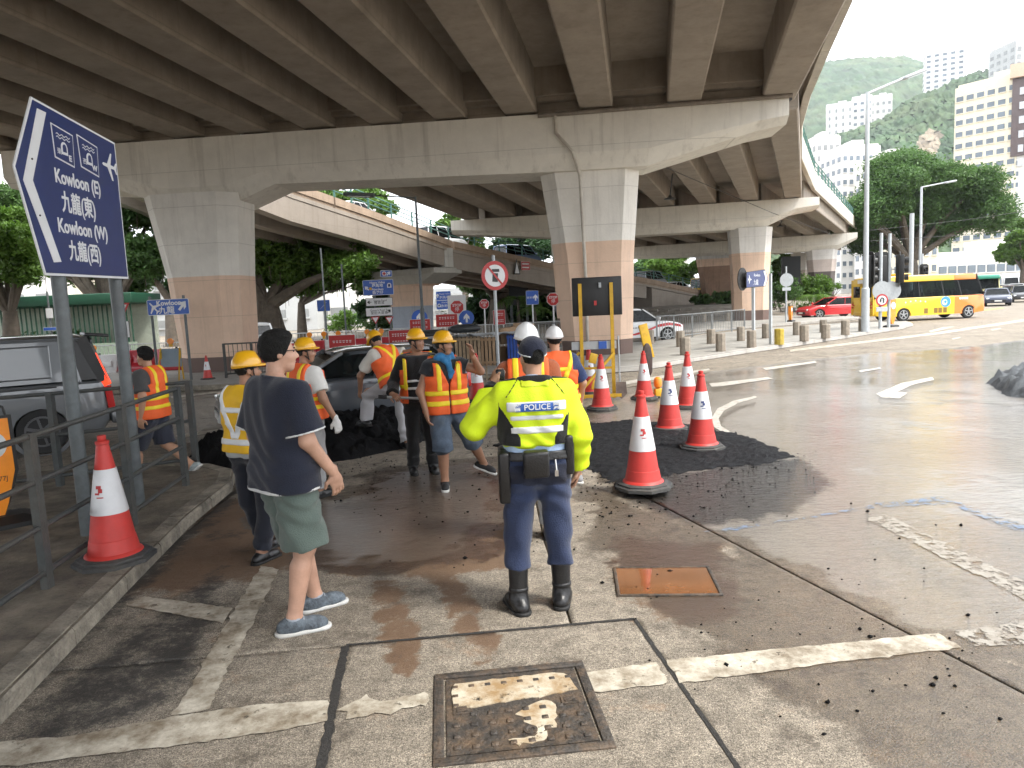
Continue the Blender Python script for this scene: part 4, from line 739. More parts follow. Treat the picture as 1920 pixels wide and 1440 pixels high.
# ============================================================ STREET FURNITURE AND SIGNS
M_sblue = mat('sign_blue', (.006, .02, .11), .4, .12, 3, coat=.15); M_sblue2 = mat('sign_blue_bright', (.02, .09, .40), .35, .06); M_swht = mat('sign_white', (.66, .67, .68), .45, .05); M_sred = mat('sign_red', (.42, .02, .02), .45, .08); M_sblk = mat('sign_black', (.012,)*3, .5, .1)
M_post = mat('grey_post', (.10, .115, .12), .5, .25, 8, .15, 40, dirt=(.05, .045, .04), damt=.5); M_postl = mat('pale_post', (.42, .45, .47), .5, .1, 6); M_yelp = mat('safety_yellow', (.62, .36, .01), .5, .15, 9, dirt=(.25, .15, .03), damt=.5)
M_orange = mat('lamp_orange', (.8, .25, .01), .35, .1, coat=.5)
def px_uv(t, x, y, off=-.07):
    "photo pixel -> (u, v) on the sign's plane"
    a = t.rotation_euler.z; u = np.array([math.cos(a), math.sin(a), 0]); n = np.array([u[1], -u[0], 0]); O = np.array(t.location)-n*off; d = ray(x, y); k = ((O-_C)@n)/(d@n); p = _C+d*k-O; return float(p@u), float(p[2])
def plate(t, name, poly, m_, y0, y1): return B().prism(poly, y0, y1, 'y').obj(name, m_, t)
def rrect(x0, x1, z0, z1, r_=.03, n=4):
    out = []
    for cx_, cz_, a0 in ((x1-r_, z1-r_, 0), (x0+r_, z1-r_, 90), (x0+r_, z0+r_, 180), (x1-r_, z0+r_, 270)):
        for i in range(n+1): a = rad(a0+90*i/n); out.append((cx_+r_*math.cos(a), cz_+r_*math.sin(a)))
    return out
def inset(poly, k):
    P = np.array(poly); n = len(P); out = []
    if sum(P[i][0]*P[(i+1) % n][1]-P[(i+1) % n][0]*P[i][1] for i in range(n)) < 0: P = P[::-1]
    for i in range(n):
        a, b_, c_ = P[i-1], P[i], P[(i+1) % n]; d0 = (b_-a)/np.linalg.norm(b_-a); d1 = (c_-b_)/np.linalg.norm(c_-b_); n0 = np.array([-d0[1], d0[0]]); n1 = np.array([-d1[1], d1[0]]); q = n0+n1; q = q/(q@n0); out.append(tuple(b_+q*k))
    return out
def plane_icon(t, cu, cv, s, rot, m_, y):
    P = [(0, .5), (.05, .42), (.06, .15), (.48, -.12), (.48, -.2), (.06, -.07), (.05, -.33), (.2, -.44), (.2, -.5), (0, -.45)]; P = P+[(-x, z) for x, z in P[::-1][1:-1]]
    c_, s_ = math.cos(rot), math.sin(rot); plate(t, 'plane_symbol', [(cu+s*(x*c_-z*s_), cv+s*(x*s_+z*c_)) for x, z in P], m_, y, y+.003)
def arrow_icon(t, cu, cv, s, rot, m_, y, w=.11):
    P = [(-w, -.5), (w, -.5), (w, .02), (.32, -.2), (.32, .12), (0, .5), (-.32, .12), (-.32, -.2), (-w, .02)]; c_, s_ = math.cos(rot), math.sin(rot); plate(t, 'arrow', [(cu+s*(x*c_-z*s_), cv+s*(x*s_+z*c_)) for x, z in P], m_, y, y+.003)
def tunnel_icon(t, cu, cv, s, m_, y):
    o = [(-.4, -.5), (-.4, 0)]+[(-.4*math.cos(a), .4*math.sin(a)) for a in np.linspace(.2, math.pi-.2, 8)]+[(.4, 0), (.4, -.5)]; i_ = [(.22, -.32), (.22, 0)]+[(.22*math.cos(a), .24*math.sin(a)) for a in np.linspace(.2, math.pi-.2, 8)]+[(-.22, 0), (-.22, -.32)]
    plate(t, 'tunnel_symbol', [(cu+s*x, cv+s*z) for x, z in o+[(.4, -.5)]*0], m_, y, y+.003); plate(t, 'tunnel_symbol_hollow', [(cu+s*x, cv+s*z) for x, z in i_], M_sblue, y-.003, y)
# --- big left direction sign
pa, pb = G(165, 1002, .126), G(261, 945, .126)
u = (pb-pa)/np.linalg.norm(pb-pa); big = thing('direction_sign', 'large blue arrow-shaped direction sign on two grey posts at the left edge', 'road sign', tuple(pa), math.atan2(u[1], u[0]))
cor = [px_uv(big, *q) for q in ((57, 181), (24, 310), (84, 516), (240, 523), (214, 268))]
zt_ = cor[0][1]; gap = np.linalg.norm(pb-pa)
for uu in (0, gap): B().tube([(uu, 0, 0), (uu, 0, cor[2][1]+.9)], .058, 16).obj('post', M_post, big, True)
fy = -.075
plate(big, 'border', cor, M_swht, fy, fy+.012); pin = inset(cor, .02); plate(big, 'face', pin, M_sblue, fy-.003, fy)
arr = [px_uv(big, *q) for q in ((67, 204), (83, 212), (58, 336), (111, 492), (100, 489), (41, 334))]; arr = [px_uv(big, *q) for q in ((67, 203), (84, 211), (59, 338), (113, 491), (99, 492), (41, 337))]
plate(big, 'chevron', arr, M_swht, fy-.006, fy-.003); plate(big, 'rear_stiffener', [(a*.9+.03, b_) for a, b_ in cor], M_post, fy+.012, fy+.02)
def on(t, s, x, y, hpx, m_=M_swht, sx=1., yy=None, weight=.004, name='lettering', slope=0):
    uu, vv = px_uv(t, x, y); _, v1 = px_uv(t, x, y-hpx); return text(s, (v1-vv)*1.38, m_, t, (uu, (fy-.004) if yy is None else yy, vv), name, sx=sx, weight=weight, ext=.001)
on(big, 'Kowloon (E)', 146, 343, 25, sx=.86); on(big, '九龍(東)', 147, 388, 29, sx=.78); on(big, 'Kowloon (W)', 156, 432, 25, sx=.86); on(big, '九龍(西)', 159, 476, 28, sx=.78)
for (xa, ya, xb_, yb, ch, le) in ((93, 232, 138, 315, '東', 'E'), (142, 254, 184, 333, '西', 'W')):
    q = [px_uv(big, *r_) for r_ in ((xa-1, ya-3), (xb_-4, ya+22), (xb_, yb), (xa+8, yb-20))]; plate(big, 'tunnel_badge', q, M_swht, fy-.0055, fy-.003); plate(big, 'tunnel_badge_field', inset(q, .012), M_sblue, fy-.008, fy-.0055)
    cu = sum(r_[0] for r_ in q)/4; cv = sum(r_[1] for r_ in q)/4; s_ = q[0][1]-q[3][1]; tunnel_icon(big, cu, cv-.06*s_, s_*.42, M_swht, fy-.011)
    for k in (0, 1):
        w = [(cu+s_*(-.36+.72*i/12), cv+s_*(.3-.09*k+.03*math.sin(i*1.6))) for i in range(13)]; plate(big, 'wave_symbol', w+[(a, b_-.025*s_) for a, b_ in w[::-1]], M_swht, fy-.011, fy-.008)
    text(ch, s_*.2, M_swht, big, (cu-s_*.28, fy-.009, cv-.22*s_), sx=1.2, ext=.001); text(le, s_*.24, M_swht, big, (cu+s_*.28, fy-.009, cv-.33*s_), sx=1.2, ext=.001, weight=.003)
cu, cv = px_uv(big, 203, 312); plane_icon(big, cu, cv, .27, rad(88), M_swht, fy-.008)
for q in ((57, 298), (72, 404)): uu, vv = px_uv(big, *q); B().lathe([(.008, fy-.012), (.008, fy-.004)], 8, (uu, 0, vv), 'y').obj('bolt', M_sblk, big)
# --- helper for ordinary post signs facing the road
def post_sign(name, label, base, rz, posts, ztop, m_post=M_post, r_=.04, group=None):
    t = thing(name, label, 'road sign', base, rz, group)
    for uu in posts: B().tube([(uu, 0, 0), (uu, 0, ztop)], r_, 10).obj('post', m_post, t, True)
    return t
def panel(t, x0, x1, z0, z1, m_, y=-.06, border=M_swht, r_=.03, name='panel'):
    if border: plate(t, name+'_border', rrect(x0-.015, x1+.015, z0-.015, z1+.015, r_+.015), border, y, y+.014)
    return plate(t, name, rrect(x0, x1, z0, z1, r_), m_, y-.004, y)
# small Kowloon sign at pier 1
b0 = G(362, 712, .126); t = post_sign('direction_sign', 'small bright blue sign with a white aeroplane in front of the left pier', (b0[0]-1.05, b0[1], .126), .0, (0, 1.0), 2.55, M_post)
q0, q1 = px_uv(t, 278, 590), px_uv(t, 352, 562); panel(t, q0[0], q1[0], q0[1]-.02, q1[1]+.03, M_sblue2); w, h = q1[0]-q0[0], q1[1]-q0[1]
uu, vv = (q0[0]+q1[0])/2, (q0[1]+q1[1])/2; text('Kowloon', .2, M_swht, t, (uu+.03, -.066, vv+.12), weight=.006, ext=.001); text('九龍', .24, M_swht, t, (uu-.05, -.066, vv-.1), weight=.004, ext=.001); plane_icon(t, q0[0]+.19, vv, .4, rad(40), M_swht, -.07); arrow_icon(t, q1[0]-.18, vv+.03, .34, rad(-40), M_swht, -.07)
# stack of signs behind the leaning worker
t = post_sign('direction_sign', 'tall stack of blue and white direction signs left of the T-shaped pier', (*at(735, 640, 27)[:2], 0), 0, (0, -.55), 2.6, M_post, .035)
def pq(t, x0, y0, x1, y1): a, b_ = px_uv(t, x0, y1), px_uv(t, x1, y0); return a[0], b_[0], a[1], b_[1]
r_ = pq(t, 714, 507, 734, 519); panel(t, *r_, M_sblue2); b_ = B(); cu, cv = r_[0]*.68+r_[1]*.32, (r_[2]+r_[3])/2; b_.lathe([(.085, -.072), (.085, -.064)], 16, (cu, 0, cv), 'y'); b_.obj('cross_disc', M_swht, t); B().box((cu, -.074, cv), (.12, .006, .045)).box((cu, -.0745, cv), (.045, .006, .12)).obj('red_cross', M_sred, t); arrow_icon(t, r_[0]*.28+r_[1]*.72, cv, .2, rad(-45), M_swht, -.072)
r_ = pq(t, 682, 524, 736, 554); panel(t, *r_, M_sblue2); w = r_[1]-r_[0]
for s_, k, sz in (('Happy Valley', .84, .11), ('跑馬地', .62, .14), ('Aberdeen', .38, .11), ('香港仔', .15, .14)): text(s_, sz, M_swht, t, (r_[0]+w*.48, -.066, r_[2]+(r_[3]-r_[2])*k), ext=.001, weight=.002)
tunnel_icon(t, r_[1]-.14, r_[3]-.2, .2, M_swht, -.07); arrow_icon(t, r_[0]+.13, r_[2]+.26, .2, rad(45), M_swht, -.07); B().lathe([(.06, -.072), (.06, -.064)], 6, (r_[0]+.27, 0, r_[2]+.24), 'y').obj('route_shield', M_yelp, t)
for (ya, yb, s1, s2, ar) in ((558, 574, 'Sports Road', '體育道', 90), (576, 593, "Queen's Road East", '皇后大道東', -45)):
    r_ = pq(t, 687, ya, 735, yb); panel(t, *r_, M_swht, border=M_sblk, r_=.01); text(s1, .1, M_sblk, t, ((r_[0]+r_[1])/2+.04, -.066, r_[3]-.09), ext=.001); text(s2, .13, M_sblk, t, ((r_[0]+r_[1])/2, -.066, r_[2]+.1), ext=.001); arrow_icon(t, (r_[0]+.12) if ar > 0 else r_[1]-.12, (r_[2]+r_[3])/2, .17, rad(ar), M_sblk, -.07, .06)
def giveway(t, cu, cv, s): plate(t, 'give_way_border', [(cu-s/2, cv+s*.43), (cu, cv-s*.43), (cu+s/2, cv+s*.43)], M_sred, -.06, -.046); plate(t, 'give_way_panel', inset([(cu-s/2, cv+s*.43), (cu+s/2, cv+s*.43), (cu, cv-s*.43)][::-1], s*.1), M_swht, -.064, -.06)
for x in (704, 730): cu, cv = px_uv(t, x, 601); giveway(t, cu, cv, .34)
# give-way with plate, left
t = post_sign('give_way_sign', 'give way triangle over a white plate left of the left pier', (*at(236, 640, 26)[:2], 0), 0, (0,), 3.1); cu, cv = px_uv(t, 232, 582); giveway(t, 0, cv, .62); z = px_uv(t, 236, 618)[1]; panel(t, -.2, .2, z-.28, z+.3, M_swht, border=M_sblk); [B().box((x, -.068, z+dz), (.09, .004, .06)).obj('print_stroke', M_sblk, t) for dz in (.14, .0, -.14) for x in (-.08, .08)]
# no-phones disc
b0 = G(935, 696, .126); t = post_sign('prohibition_sign', 'round red-ringed sign with a struck-out symbol on a tall grey post', (b0[0], b0[1], .126), .42, (0,), 3.2, M_grey, .045); z = px_uv(t, 922, 517)[1]
for r_, m_, y in ((.40, M_sred, -.06), (.30, M_swht, -.064)): B().lathe([(r_, y), (r_, y+.012)], 28, (0, 0, z), 'y').obj('disc', m_, t)
B().box((0, -.068, z-.05), (.16, .006, .24), (0, .1, 0)).obj('phone_symbol', M_sblk, t); B().box((.02, -.07, z+.14), (.22, .006, .08)).obj('symbol', M_sblk, t); B().box((0, -.073, z), (.05, .006, .62), (0, rad(-40), 0)).obj('slash', M_sred, t)
# stop signs and roadworks boards in the middle distance
def octo(t, cu, cv, s): plate(t, 'stop_border', [(cu+s*math.cos(rad(22.5+45*i)), cv+s*math.sin(rad(22.5+45*i))) for i in range(8)], M_swht, -.06, -.046); plate(t, 'stop_face', [(cu+.92*s*math.cos(rad(22.5+45*i)), cv+.92*s*math.sin(rad(22.5+45*i))) for i in range(8)], M_sred, -.064, -.06); text('STOP', s*.5, M_swht, t, (cu, -.066, cv+s*.25), ext=.001, weight=.004); text('停', s*.62, M_swht, t, (cu, -.066, cv-s*.32), ext=.001)
for x, y, Y, rr, lb in ((857, 576, 33, .34, 'stop sign on a white board right of the T-shaped pier'), (908, 570, 36, .26, 'stop sign on a thin post left of the round prohibition sign'), (1037, 561, 31, .3, 'stop sign half hidden by the central pier')):
    q = at(x, y, Y); t = post_sign('stop_sign', lb, (q[0], q[1], 0), 0, (0,), q[2]+.1, M_swht, .035, 'stop signs in the middle distance')
    if x == 857: panel(t, -.42, .42, q[2]-.6, q[2]+.55, M_swht, -.045, None)
    octo(t, 0, q[2], rr)
def redboard(x, y, Y, w, h, lb, lines, c_=M_sred, zmin=0.):
    q = at(x, y, Y); t = post_sign('roadworks_board', lb, (q[0], q[1], zmin), 0, (-w*.35, w*.35), q[2]-zmin+h*.3, M_swht, .025, 'red roadworks boards'); panel(t, -w/2, w/2, q[2]-zmin-h/2, q[2]-zmin+h/2, c_, border=M_swht, r_=.02)
    for i in range(lines):      # print too small to read in the photo: rows of short white strokes
        z = q[2]-zmin+h*(.22-.45*i if lines > 1 else 0); n = 6
        for k in range(n): x = -w*.38+w*.76*(k+.5)/n; B().box((x, -.0665, z+h*.05), (w*.085, .003, h*.05)).box((x, -.0665, z-h*.07), (w*.07, .003, h*.05)).obj('print_stroke', M_swht, t)
redboard(838, 601, 32, .95, .55, 'red roadworks board with white lines left of the stacked bins', 2); redboard(936, 595, 31, .5, .62, 'small red board behind the prohibition sign post', 2); redboard(788, 609, 30, .85, .45, 'red board hung on railing above the dark-shirted worker', 2); redboard(750, 634, 27, .8, .6, 'red board with white characters between two yellow helmets', 2); redboard(642, 640, 26, .95, .45, 'red board on the railing left of the leaning worker', 1)
q = at(832, 563, 45); t = post_sign('direction_sign', 'blue two-panel sign right of the T-shaped pier', (q[0], q[1], 0), 0, (-.3, .3), q[2]+.4, M_swht, .05); panel(t, -.45, .45, q[2]+.02, q[2]+.55, M_sblue2); panel(t, -.45, .45, q[2]-.55, q[2]-.02, M_sblue2); text('Happy Valley', .13, M_swht, t, (.08, -.066, q[2]+.4), ext=.001); text('跑馬地', .2, M_swht, t, (.05, -.066, q[2]+.17), ext=.001); text('Aberdeen', .12, M_swht, t, (.1, -.066, q[2]-.14), ext=.001); text('香港仔', .2, M_swht, t, (.1, -.066, q[2]-.36), ext=.001); arrow_icon(t, -.36, q[2]+.3, .26, 0, M_swht, -.07); tunnel_icon(t, -.3, q[2]-.3, .24, M_swht, -.07)
q = at(998, 558, 45); t = post_sign('direction_sign', 'small blue sign with an arrow left of the central pier', (q[0], q[1], 0), 0, (0,), q[2]+.3, M_swht, .05); panel(t, -.38, .38, q[2]-.42, q[2]+.42, M_sblue2); arrow_icon(t, .2, q[2], .4, 0, M_swht, -.07); text('香港仔', .15, M_swht, t, (-.12, -.066, q[2]), ext=.001)
q = at(607, 573, 46); t = post_sign('direction_sign', 'plain blue sign with a white diagonal beside the banyan', (q[0], q[1], 0), 0, (0,), q[2]+.3, M_grey, .05); panel(t, -.4, .4, q[2]-.35, q[2]+.35, M_sblue2); B().bar((-.2, -.068, q[2]-.2), (.2, -.068, q[2]+.2), .05, .006).obj('diagonal_symbol', M_swht, t)
for x, y, Y, lb in ((875, 596, 33, 'round blue arrow sign right of the red roadworks board'), (787, 596, 49, 'round blue arrow sign on the T-shaped pier')):
    q = at(x, y, Y); t = post_sign('arrow_disc', lb, (q[0], q[1], 0), 0, (0,), q[2]+.2, M_swht, .035); R_ = .35 if Y < 40 else .55; B().lathe([(R_, -.06), (R_, -.048)], 26, (0, 0, q[2]), 'y').obj('disc', M_sblue2, t); arrow_icon(t, 0, q[2], R_*1.2, 0, M_swht, -.066)
# height sign on the ramp fascia
p, d, nn = rp(3.62); t = thing('height_sign', 'small triangular and red warning plates fixed to the ramp fascia', 'road sign', tuple(p-nn*.12+np.array([0, 0, -1.6])), math.atan2(d[1], d[0])); plate(t, 'triangle', [(-.5, 0), (.3, 0), (-.1, 1.25)], M_sblk, -.05, -.02); plate(t, 'triangle_field', [(-.38, .08), (.18, .08), (-.1, 1.0)], M_swht, -.055, -.05); panel(t, .45, 1.6, .35, 1.05, M_sred); [B().box((1.02, -.067, z), (.85, .004, .1)).obj('print_stroke', M_swht, t) for z in (.86, .56)]
# right-hand arrow sign
b0 = G(1413, 651, .126); b1 = G(1441, 645, .126); u = b1-b0; gap = float(np.linalg.norm(u)); t = thing('direction_sign', 'dark blue arrow sign with an aeroplane on two pale posts on the island', 'road sign', tuple(b0), math.atan2(u[1], u[0])-.05)
for uu in (0, gap): B().box((uu, 0, 1.25), (.09, .09, 2.5)).obj('post', M_postl, t)
cor = [px_uv(t, *q) for q in ((1399, 510), (1434, 505), (1440, 522), (1435, 537), (1399, 540))]; plate(t, 'border', cor[::-1], M_sblk, -.075, -.06); plate(t, 'face', inset(cor, .02), M_sblue, -.079, -.075)
ch_ = [px_uv(t, *q) for q in ((1431, 508), (1434, 508), (1438, 522), (1434, 536), (1431, 536), (1435, 522))]; plate(t, 'chevron', ch_, M_swht, -.083, -.079)
c_ = px_uv(t, 1419, 516); text('Kowloon', .14, M_swht, t, (c_[0], -.081, c_[1]), ext=.001); c_ = px_uv(t, 1417, 530); text('九龍', .2, M_swht, t, (c_[0], -.081, c_[1]), ext=.001); c_ = px_uv(t, 1405, 524); plane_icon(t, c_[0], c_[1], .3, rad(-90), M_swht, -.084)
c_ = px_uv(t, 1400, 523); B().lathe([(.38, .06), (.38, .09)], 24, (c_[0], 0, c_[1]), 'y').obj('rear_disc', M_sblk, t)
# backs of round signs
for x, y, base, lb in ((1473, 525, (1474, 604), 'back of a round grey sign on a pale post beyond the island'),):
    b0 = G(*base, .126); t = post_sign('round_sign', lb, tuple(b0), 0, (0,), 3.3, M_postl, .05); z = px_uv(t, x, y)[1]; B().lathe([(.4, -.09), (.4, -.06)], 24, (0, 0, z), 'y').obj('disc', M_grey, t); z = px_uv(t, x, 542)[1]; B().box((0, -.07, z), (.5, .02, .2)).obj('plate', M_postl, t)
# ------------------------------------------------------------ traffic lights and lamp posts on the right
def signal_head(t, x, y, z, face, n=3, s=1.):
    h = bevel(B().box((0, 0, 0), (.34*s, .3*s, .36*n*s)).obj('signal_head', M_sblk, t), .03); h.location = (x, y, z); h.rotation_euler = (0, 0, face); B().prism(rrect(-.3*s, .3*s, -.23*n*s, .23*n*s, .2), .0, .02, 'y').obj('backboard', M_sblk, h, loc=(0, -.0, 0))
    for i in range(n): B().lathe([(.12*s, -.16*s), (.125*s, -.3*s), (.12*s, -.3*s), (.115*s, -.16*s)], 14, (0, 0, (.33*(i-(n-1)/2))*s), 'y').obj('visor', M_sblk, h); B().lathe([(.1*s, -.165*s), (.1*s, -.155*s)], 14, (0, 0, (.33*(i-(n-1)/2))*s), 'y').obj('lens', mat('lens_dark', (.03, .03, .03), .2), h)
    return h
for x, base, lb, hx, fc in ((1650, (1650, 616), 'traffic light pole with a no U-turn plate, left of the pair', -.55, rad(100)), (1665, (1666, 614), 'traffic light pole with two black heads, right of the pair', .45, rad(60))):
    b0 = G(*base, .126); t = thing('traffic_light', lb, 'traffic light', tuple(b0), .0, 'traffic lights on the island'); B().tube([(0, 0, 0), (0, 0, 4.2)], .07, 12).obj('pole', M_postl, t, True); z = px_uv(t, x, 505)[1]; signal_head(t, hx, -.05, z, fc, 3, 1.15); B().tube([(0, 0, z), (hx, 0, z)], .03, 8).obj('bracket', M_postl, t)
    zc = px_uv(t, x, 545)[1]; B().lathe([(.42, -.12), (.42, -.09)], 24, (0 if hx < 0 else .06, 0, zc), 'y').obj('round_plate', M_grey, t)
    if hx < 0:
        z = px_uv(t, 1648, 563)[1]
        for r_, m_, y in ((.27, M_sred, -.14), (.2, M_swht, -.145)): B().lathe([(r_, y), (r_, y+.01)], 24, (0, 0, z), 'y').obj('no_u_turn', m_, t)
        ub = B(); ub.tube([(.07, -.155, z-.12), (.07, -.155, z+.04), (.03, -.155, z+.1), (-.03, -.155, z+.1), (-.07, -.155, z+.04), (-.07, -.155, z-.08)], .025, 6); ub.obj('u_turn_symbol', M_sblk, t); B().box((0, -.14, z-.4), (.5, .02, .2)).obj('plate', M_postl, t)
    else: signal_head(t, -.35, .05, px_uv(t, x, 505)[1], rad(170), 3, 1.15)
q = at(1729, 515, 52); t = thing('traffic_light', 'far traffic light with a white-edged backboard above the minibus roof', 'traffic light', (q[0], q[1], 0), 0, 'traffic lights on the island'); B().tube([(0, 0, 0), (0, 0, 4.2)], .07, 10).obj('pole', M_postl, t); B().prism(rrect(-.36, .36, q[2]-.75, q[2]+.65, .3), -.2, -.17, 'y').obj('backboard_edge', M_swht, t); signal_head(t, 0, -.22, q[2], 0, 3, 1.1)
def street_lamp(lb, base, ztop, arm, m_=M_postl, r0=.11, group='street lamps'):
    t = thing('street_lamp', lb, 'street lamp', tuple(base), 0, group); B().tube([(0, 0, 0), (0, 0, 1.8), (0, 0, 1.85), (0, 0, ztop)], [r0*1.45, r0*1.45, r0, r0*.7], 14).obj('pole', m_, t, True); a = Vector(arm)
    B().tube([(0, 0, ztop-.05), tuple(Vector((0, 0, ztop))+a)], r0*.45, 8).obj('arm', m_, t); h = bevel(B().box((0, 0, 0), (1.1, .36, .13)).obj('lamp_head', m_, t), .05); h.location = Vector((0, 0, ztop))+a+a.normalized()*.4; h.rotation_euler = a.to_track_quat('X', 'Z').to_euler(); B().box((0, 0, -.07), (.8, .26, .03)).obj('diffuser', M_lamp, h); return t
b0 = G(1622, 622, .126)
zl = 2+(b0[1]/F_PX)*(537-189)+.0; t = street_lamp('tall grey street lamp standing on the right tip of the island', tuple(b0), zl-.1, (1.75, .4, .62))
for x, yt, Y, ar, lb in ((1728, 350, 62, (2.0, 0, .25), 'shorter lamp post in front of the big tree on the right'),): q = at(x, yt, Y); street_lamp(lb, (q[0], q[1], 0), q[2], ar, r0=.13)
q = at(779, 370, 26); street_lamp('thin dark lamp post in front of the T-shaped pier', (q[0]-.35+.35, q[1], .126), q[2]-.1, (-1.6, 0, .12), M_post, .055)
q = at(1710, 400, 55); tag(B().tube([(q[0], q[1], 0), (q[0], q[1], q[2])], .16, 10).obj('plain_pole', M_postl, None, True), 'plain pale pole right of the traffic lights', 'pole')
for x, yt, lb in ((601, 465, 'thin dark pole in front of the left banyan'), (640, 495, 'thin dark pole right of the plain blue sign')): q = at(x, yt, 40); tag(B().tube([(q[0], q[1], 0), (q[0], q[1], q[2])], .05, 8).obj('thin_pole', M_post, None, True), lb, 'pole')
# overhead tram wires
M_wire = mat('wire', (.03, .03, .03), .6); p1_, p2_ = at(1180, 490, 60), at(1900, 395, 60)
for k, (a, b_) in enumerate(((at(1630, 432, 55), at(1960, 390, 70)), (at(1630, 452, 55), at(1960, 425, 70)), (at(1215, 300, 30), at(1560, 440, 62)))): tag(B().tube([a, (a+b_)/2-[0, 0, .15], b_], .018, 5).obj('overhead_wire', M_wire), ('upper tram wire crossing the big tree', 'lower tram wire crossing the big tree', 'cable slung under the flyover')[k], 'wire')
# ------------------------------------------------------------ bollards
M_bol = mat('bollard_concrete', (.27, .235, .19), .85, .2, 8, .4, 50, dirt=(.14, .08, .06), damt=.5); M_boly = mat('bollard_yellow', (.42, .31, .04), .7, .2, 8, .3, dirt=(.25, .2, .1), damt=.5)
def bol_mesh(m_): return B().loft([[(r_*math.cos(rad(22.5+45*i)), r_*math.sin(rad(22.5+45*i)), z) for i in range(8)] for r_, z in ((.165, 0), (.165, .52), (.15, .56))]).mesh('bollard', m_)
bm1 = bol_mesh(M_bol); bm2 = bol_mesh(M_boly)
sc = 5.053; nearb = [(1180+x/sc, 440+y/sc) for x, y in ((530, 1140), (865, 1105), (1158, 1070), (1420, 1042), (1657, 1010), (1860, 982))]+[(1585, 628), (1617, 621)]
farb = [(1180+x/sc, 440+y/sc) for x, y in ((485, 1062), (775, 1032), (1057, 1006), (1297, 981), (1587, 951), (1838, 926))]; om = ('first', 'second', 'third', 'fourth', 'fifth', 'sixth', 'seventh', 'eighth', 'ninth')
for row, ps in (('near', nearb), ('far', farb)):
    for i, q in enumerate(ps):
        y_ = row == 'near' and i == 3; o = link('bollard', bm2 if y_ else bm1, None, tuple(G(*q, .126))); o.rotation_euler.z = random.uniform(0, .6); o.scale.z = random.uniform(.95, 1.06)
        tag(o, 'yellow-painted concrete bollard in the near row on the island' if y_ else f'short concrete bollard, {om[i]} from the central pier in the {row} row', 'bollard', 'bollards on the traffic island')
for x, y, lb in ((1219, 645, 'concrete bollard beside the central pier'), (1320, 604, 'small concrete bollard behind the railing, left of the right pier'), (1365, 602, 'small concrete bollard behind the railing, next to the right pier')): tag(link('bollard', bm1, None, tuple(G(x, y, .12))), lb, 'bollard', 'bollards on the traffic island')
# keep-left flashing bollards
def keep_left(lb, base, s=1., rz=0.):
    t = thing('keep_left_bollard', lb, 'bollard', tuple(base), rz, 'yellow keep-left bollards'); B().loft([[(x*w, y*w, z) for x, y in ((-.3, -.2), (.3, -.2), (.3, .2), (-.3, .2))] for z, w in ((0, 1), (.06, 1), (.1, .7))]).obj('base', M_sblk, t); P = [(-.06, .12), (.06, .12), (.19, .5), (.19, 1.1), (-.19, 1.1), (-.19, .5)]; plate(t, 'shell', [(a*s, b_*s) for a, b_ in P], M_orange, -.08, .08); B().lathe([(.14*s, -.095), (.14*s, -.08)], 18, (0, 0, .85*s), 'y').obj('disc', M_swht, t); return t
keep_left('yellow keep-left bollard by the back of the round sign', G(1482, 603, .126), .85, .9); keep_left('yellow keep-left bollard at the foot of the traffic lights', G(1671, 613, .126), 1.15, .5)
# yellow lamp board at the left edge
b0 = G(2, 985, .126); t = thing('lamp_board', 'orange tapered warning board on a black base at the far left edge', 'warning board', tuple(b0), .75); t.scale = (.78, .78, .86); P = [(-.19, 1.18), (.19, 1.18), (.2, .6), (.1, .25), (.03, .08), (-.03, .08), (-.1, .25), (-.2, .6)]; plate(t, 'shell', P, M_orange, -.06, .06); plate(t, 'edge', [(a*1.22, b_+(.03 if b_ > 1 else 0)) for a, b_ in P], M_sblk, -.03, .075); B().lathe([(.15, -.075), (.15, -.06)], 20, (0, 0, .9), 'y').obj('disc', mat('disc_grey', (.5, .52, .52), .4), t); text('78077J', .075, M_sblk, t, (.02, -.063, .52), ext=.001); B().loft([[(x*w, y*w, z) for x, y in ((-.42, -.3), (.42, -.3), (.42, .3), (-.42, .3))] for z, w in ((0, 1), (.05, 1), (.12, .55))]).obj('base', M_sblk, t)
b_ = B(); b_.tube([(-.2, .0, 1.1), (-.16, 0, 1.3), (.0, 0, 1.38), (.16, 0, 1.3), (.2, 0, 1.1)], .014, 8); b_.obj('handle', M_sblk, t)
# ------------------------------------------------------------ railings
M_rail = mat('railing_paint', (.05, .056, .056), .5, .25, 14, .2, dirt=(.13, .1, .07), damt=.4); M_railw = mat('railing_white', (.5, .52, .52), .5, .1); M_railg = mat('railing_grey', (.2, .21, .21), .5, .15)
def railing(lb, pts, h, nrail, m_, z=.126, barstep=None, pr=.03, rr=.022, posts=None, group=None, name='railing', rz=None):
    pts = [Vector((p[0], p[1], z)) for p in pts]; t = thing(name, lb, 'railing', tuple(pts[0]), 0, group); o = pts[0]; q = [p-o for p in pts]
    for p in q: B().box((p.x, p.y, h/2), (pr*2, pr*2.6, h)).obj('post', m_, t)
    for k in range(nrail):
        zz = h*(1-(k/(nrail-1) if nrail > 1 else 0)*.84)-.02; zz = h-.02-(h-.14)*k/max(1, nrail-1)
        B().tube([p+Vector((0, 0, zz)) for p in q], rr, 8).obj('rail', m_, t, True)
    if barstep:
        bb = B()
        for a, b_ in zip(q[:-1], q[1:]):
            n = int((b_-a).length/barstep)
            for i in range(1, n): c_ = a+(b_-a)*i/n; bb.bar(c_+Vector((0, 0, .12)), c_+Vector((0, 0, h-.03)), .016)
        stuff(bb.obj('bars', m_, t))
    return t
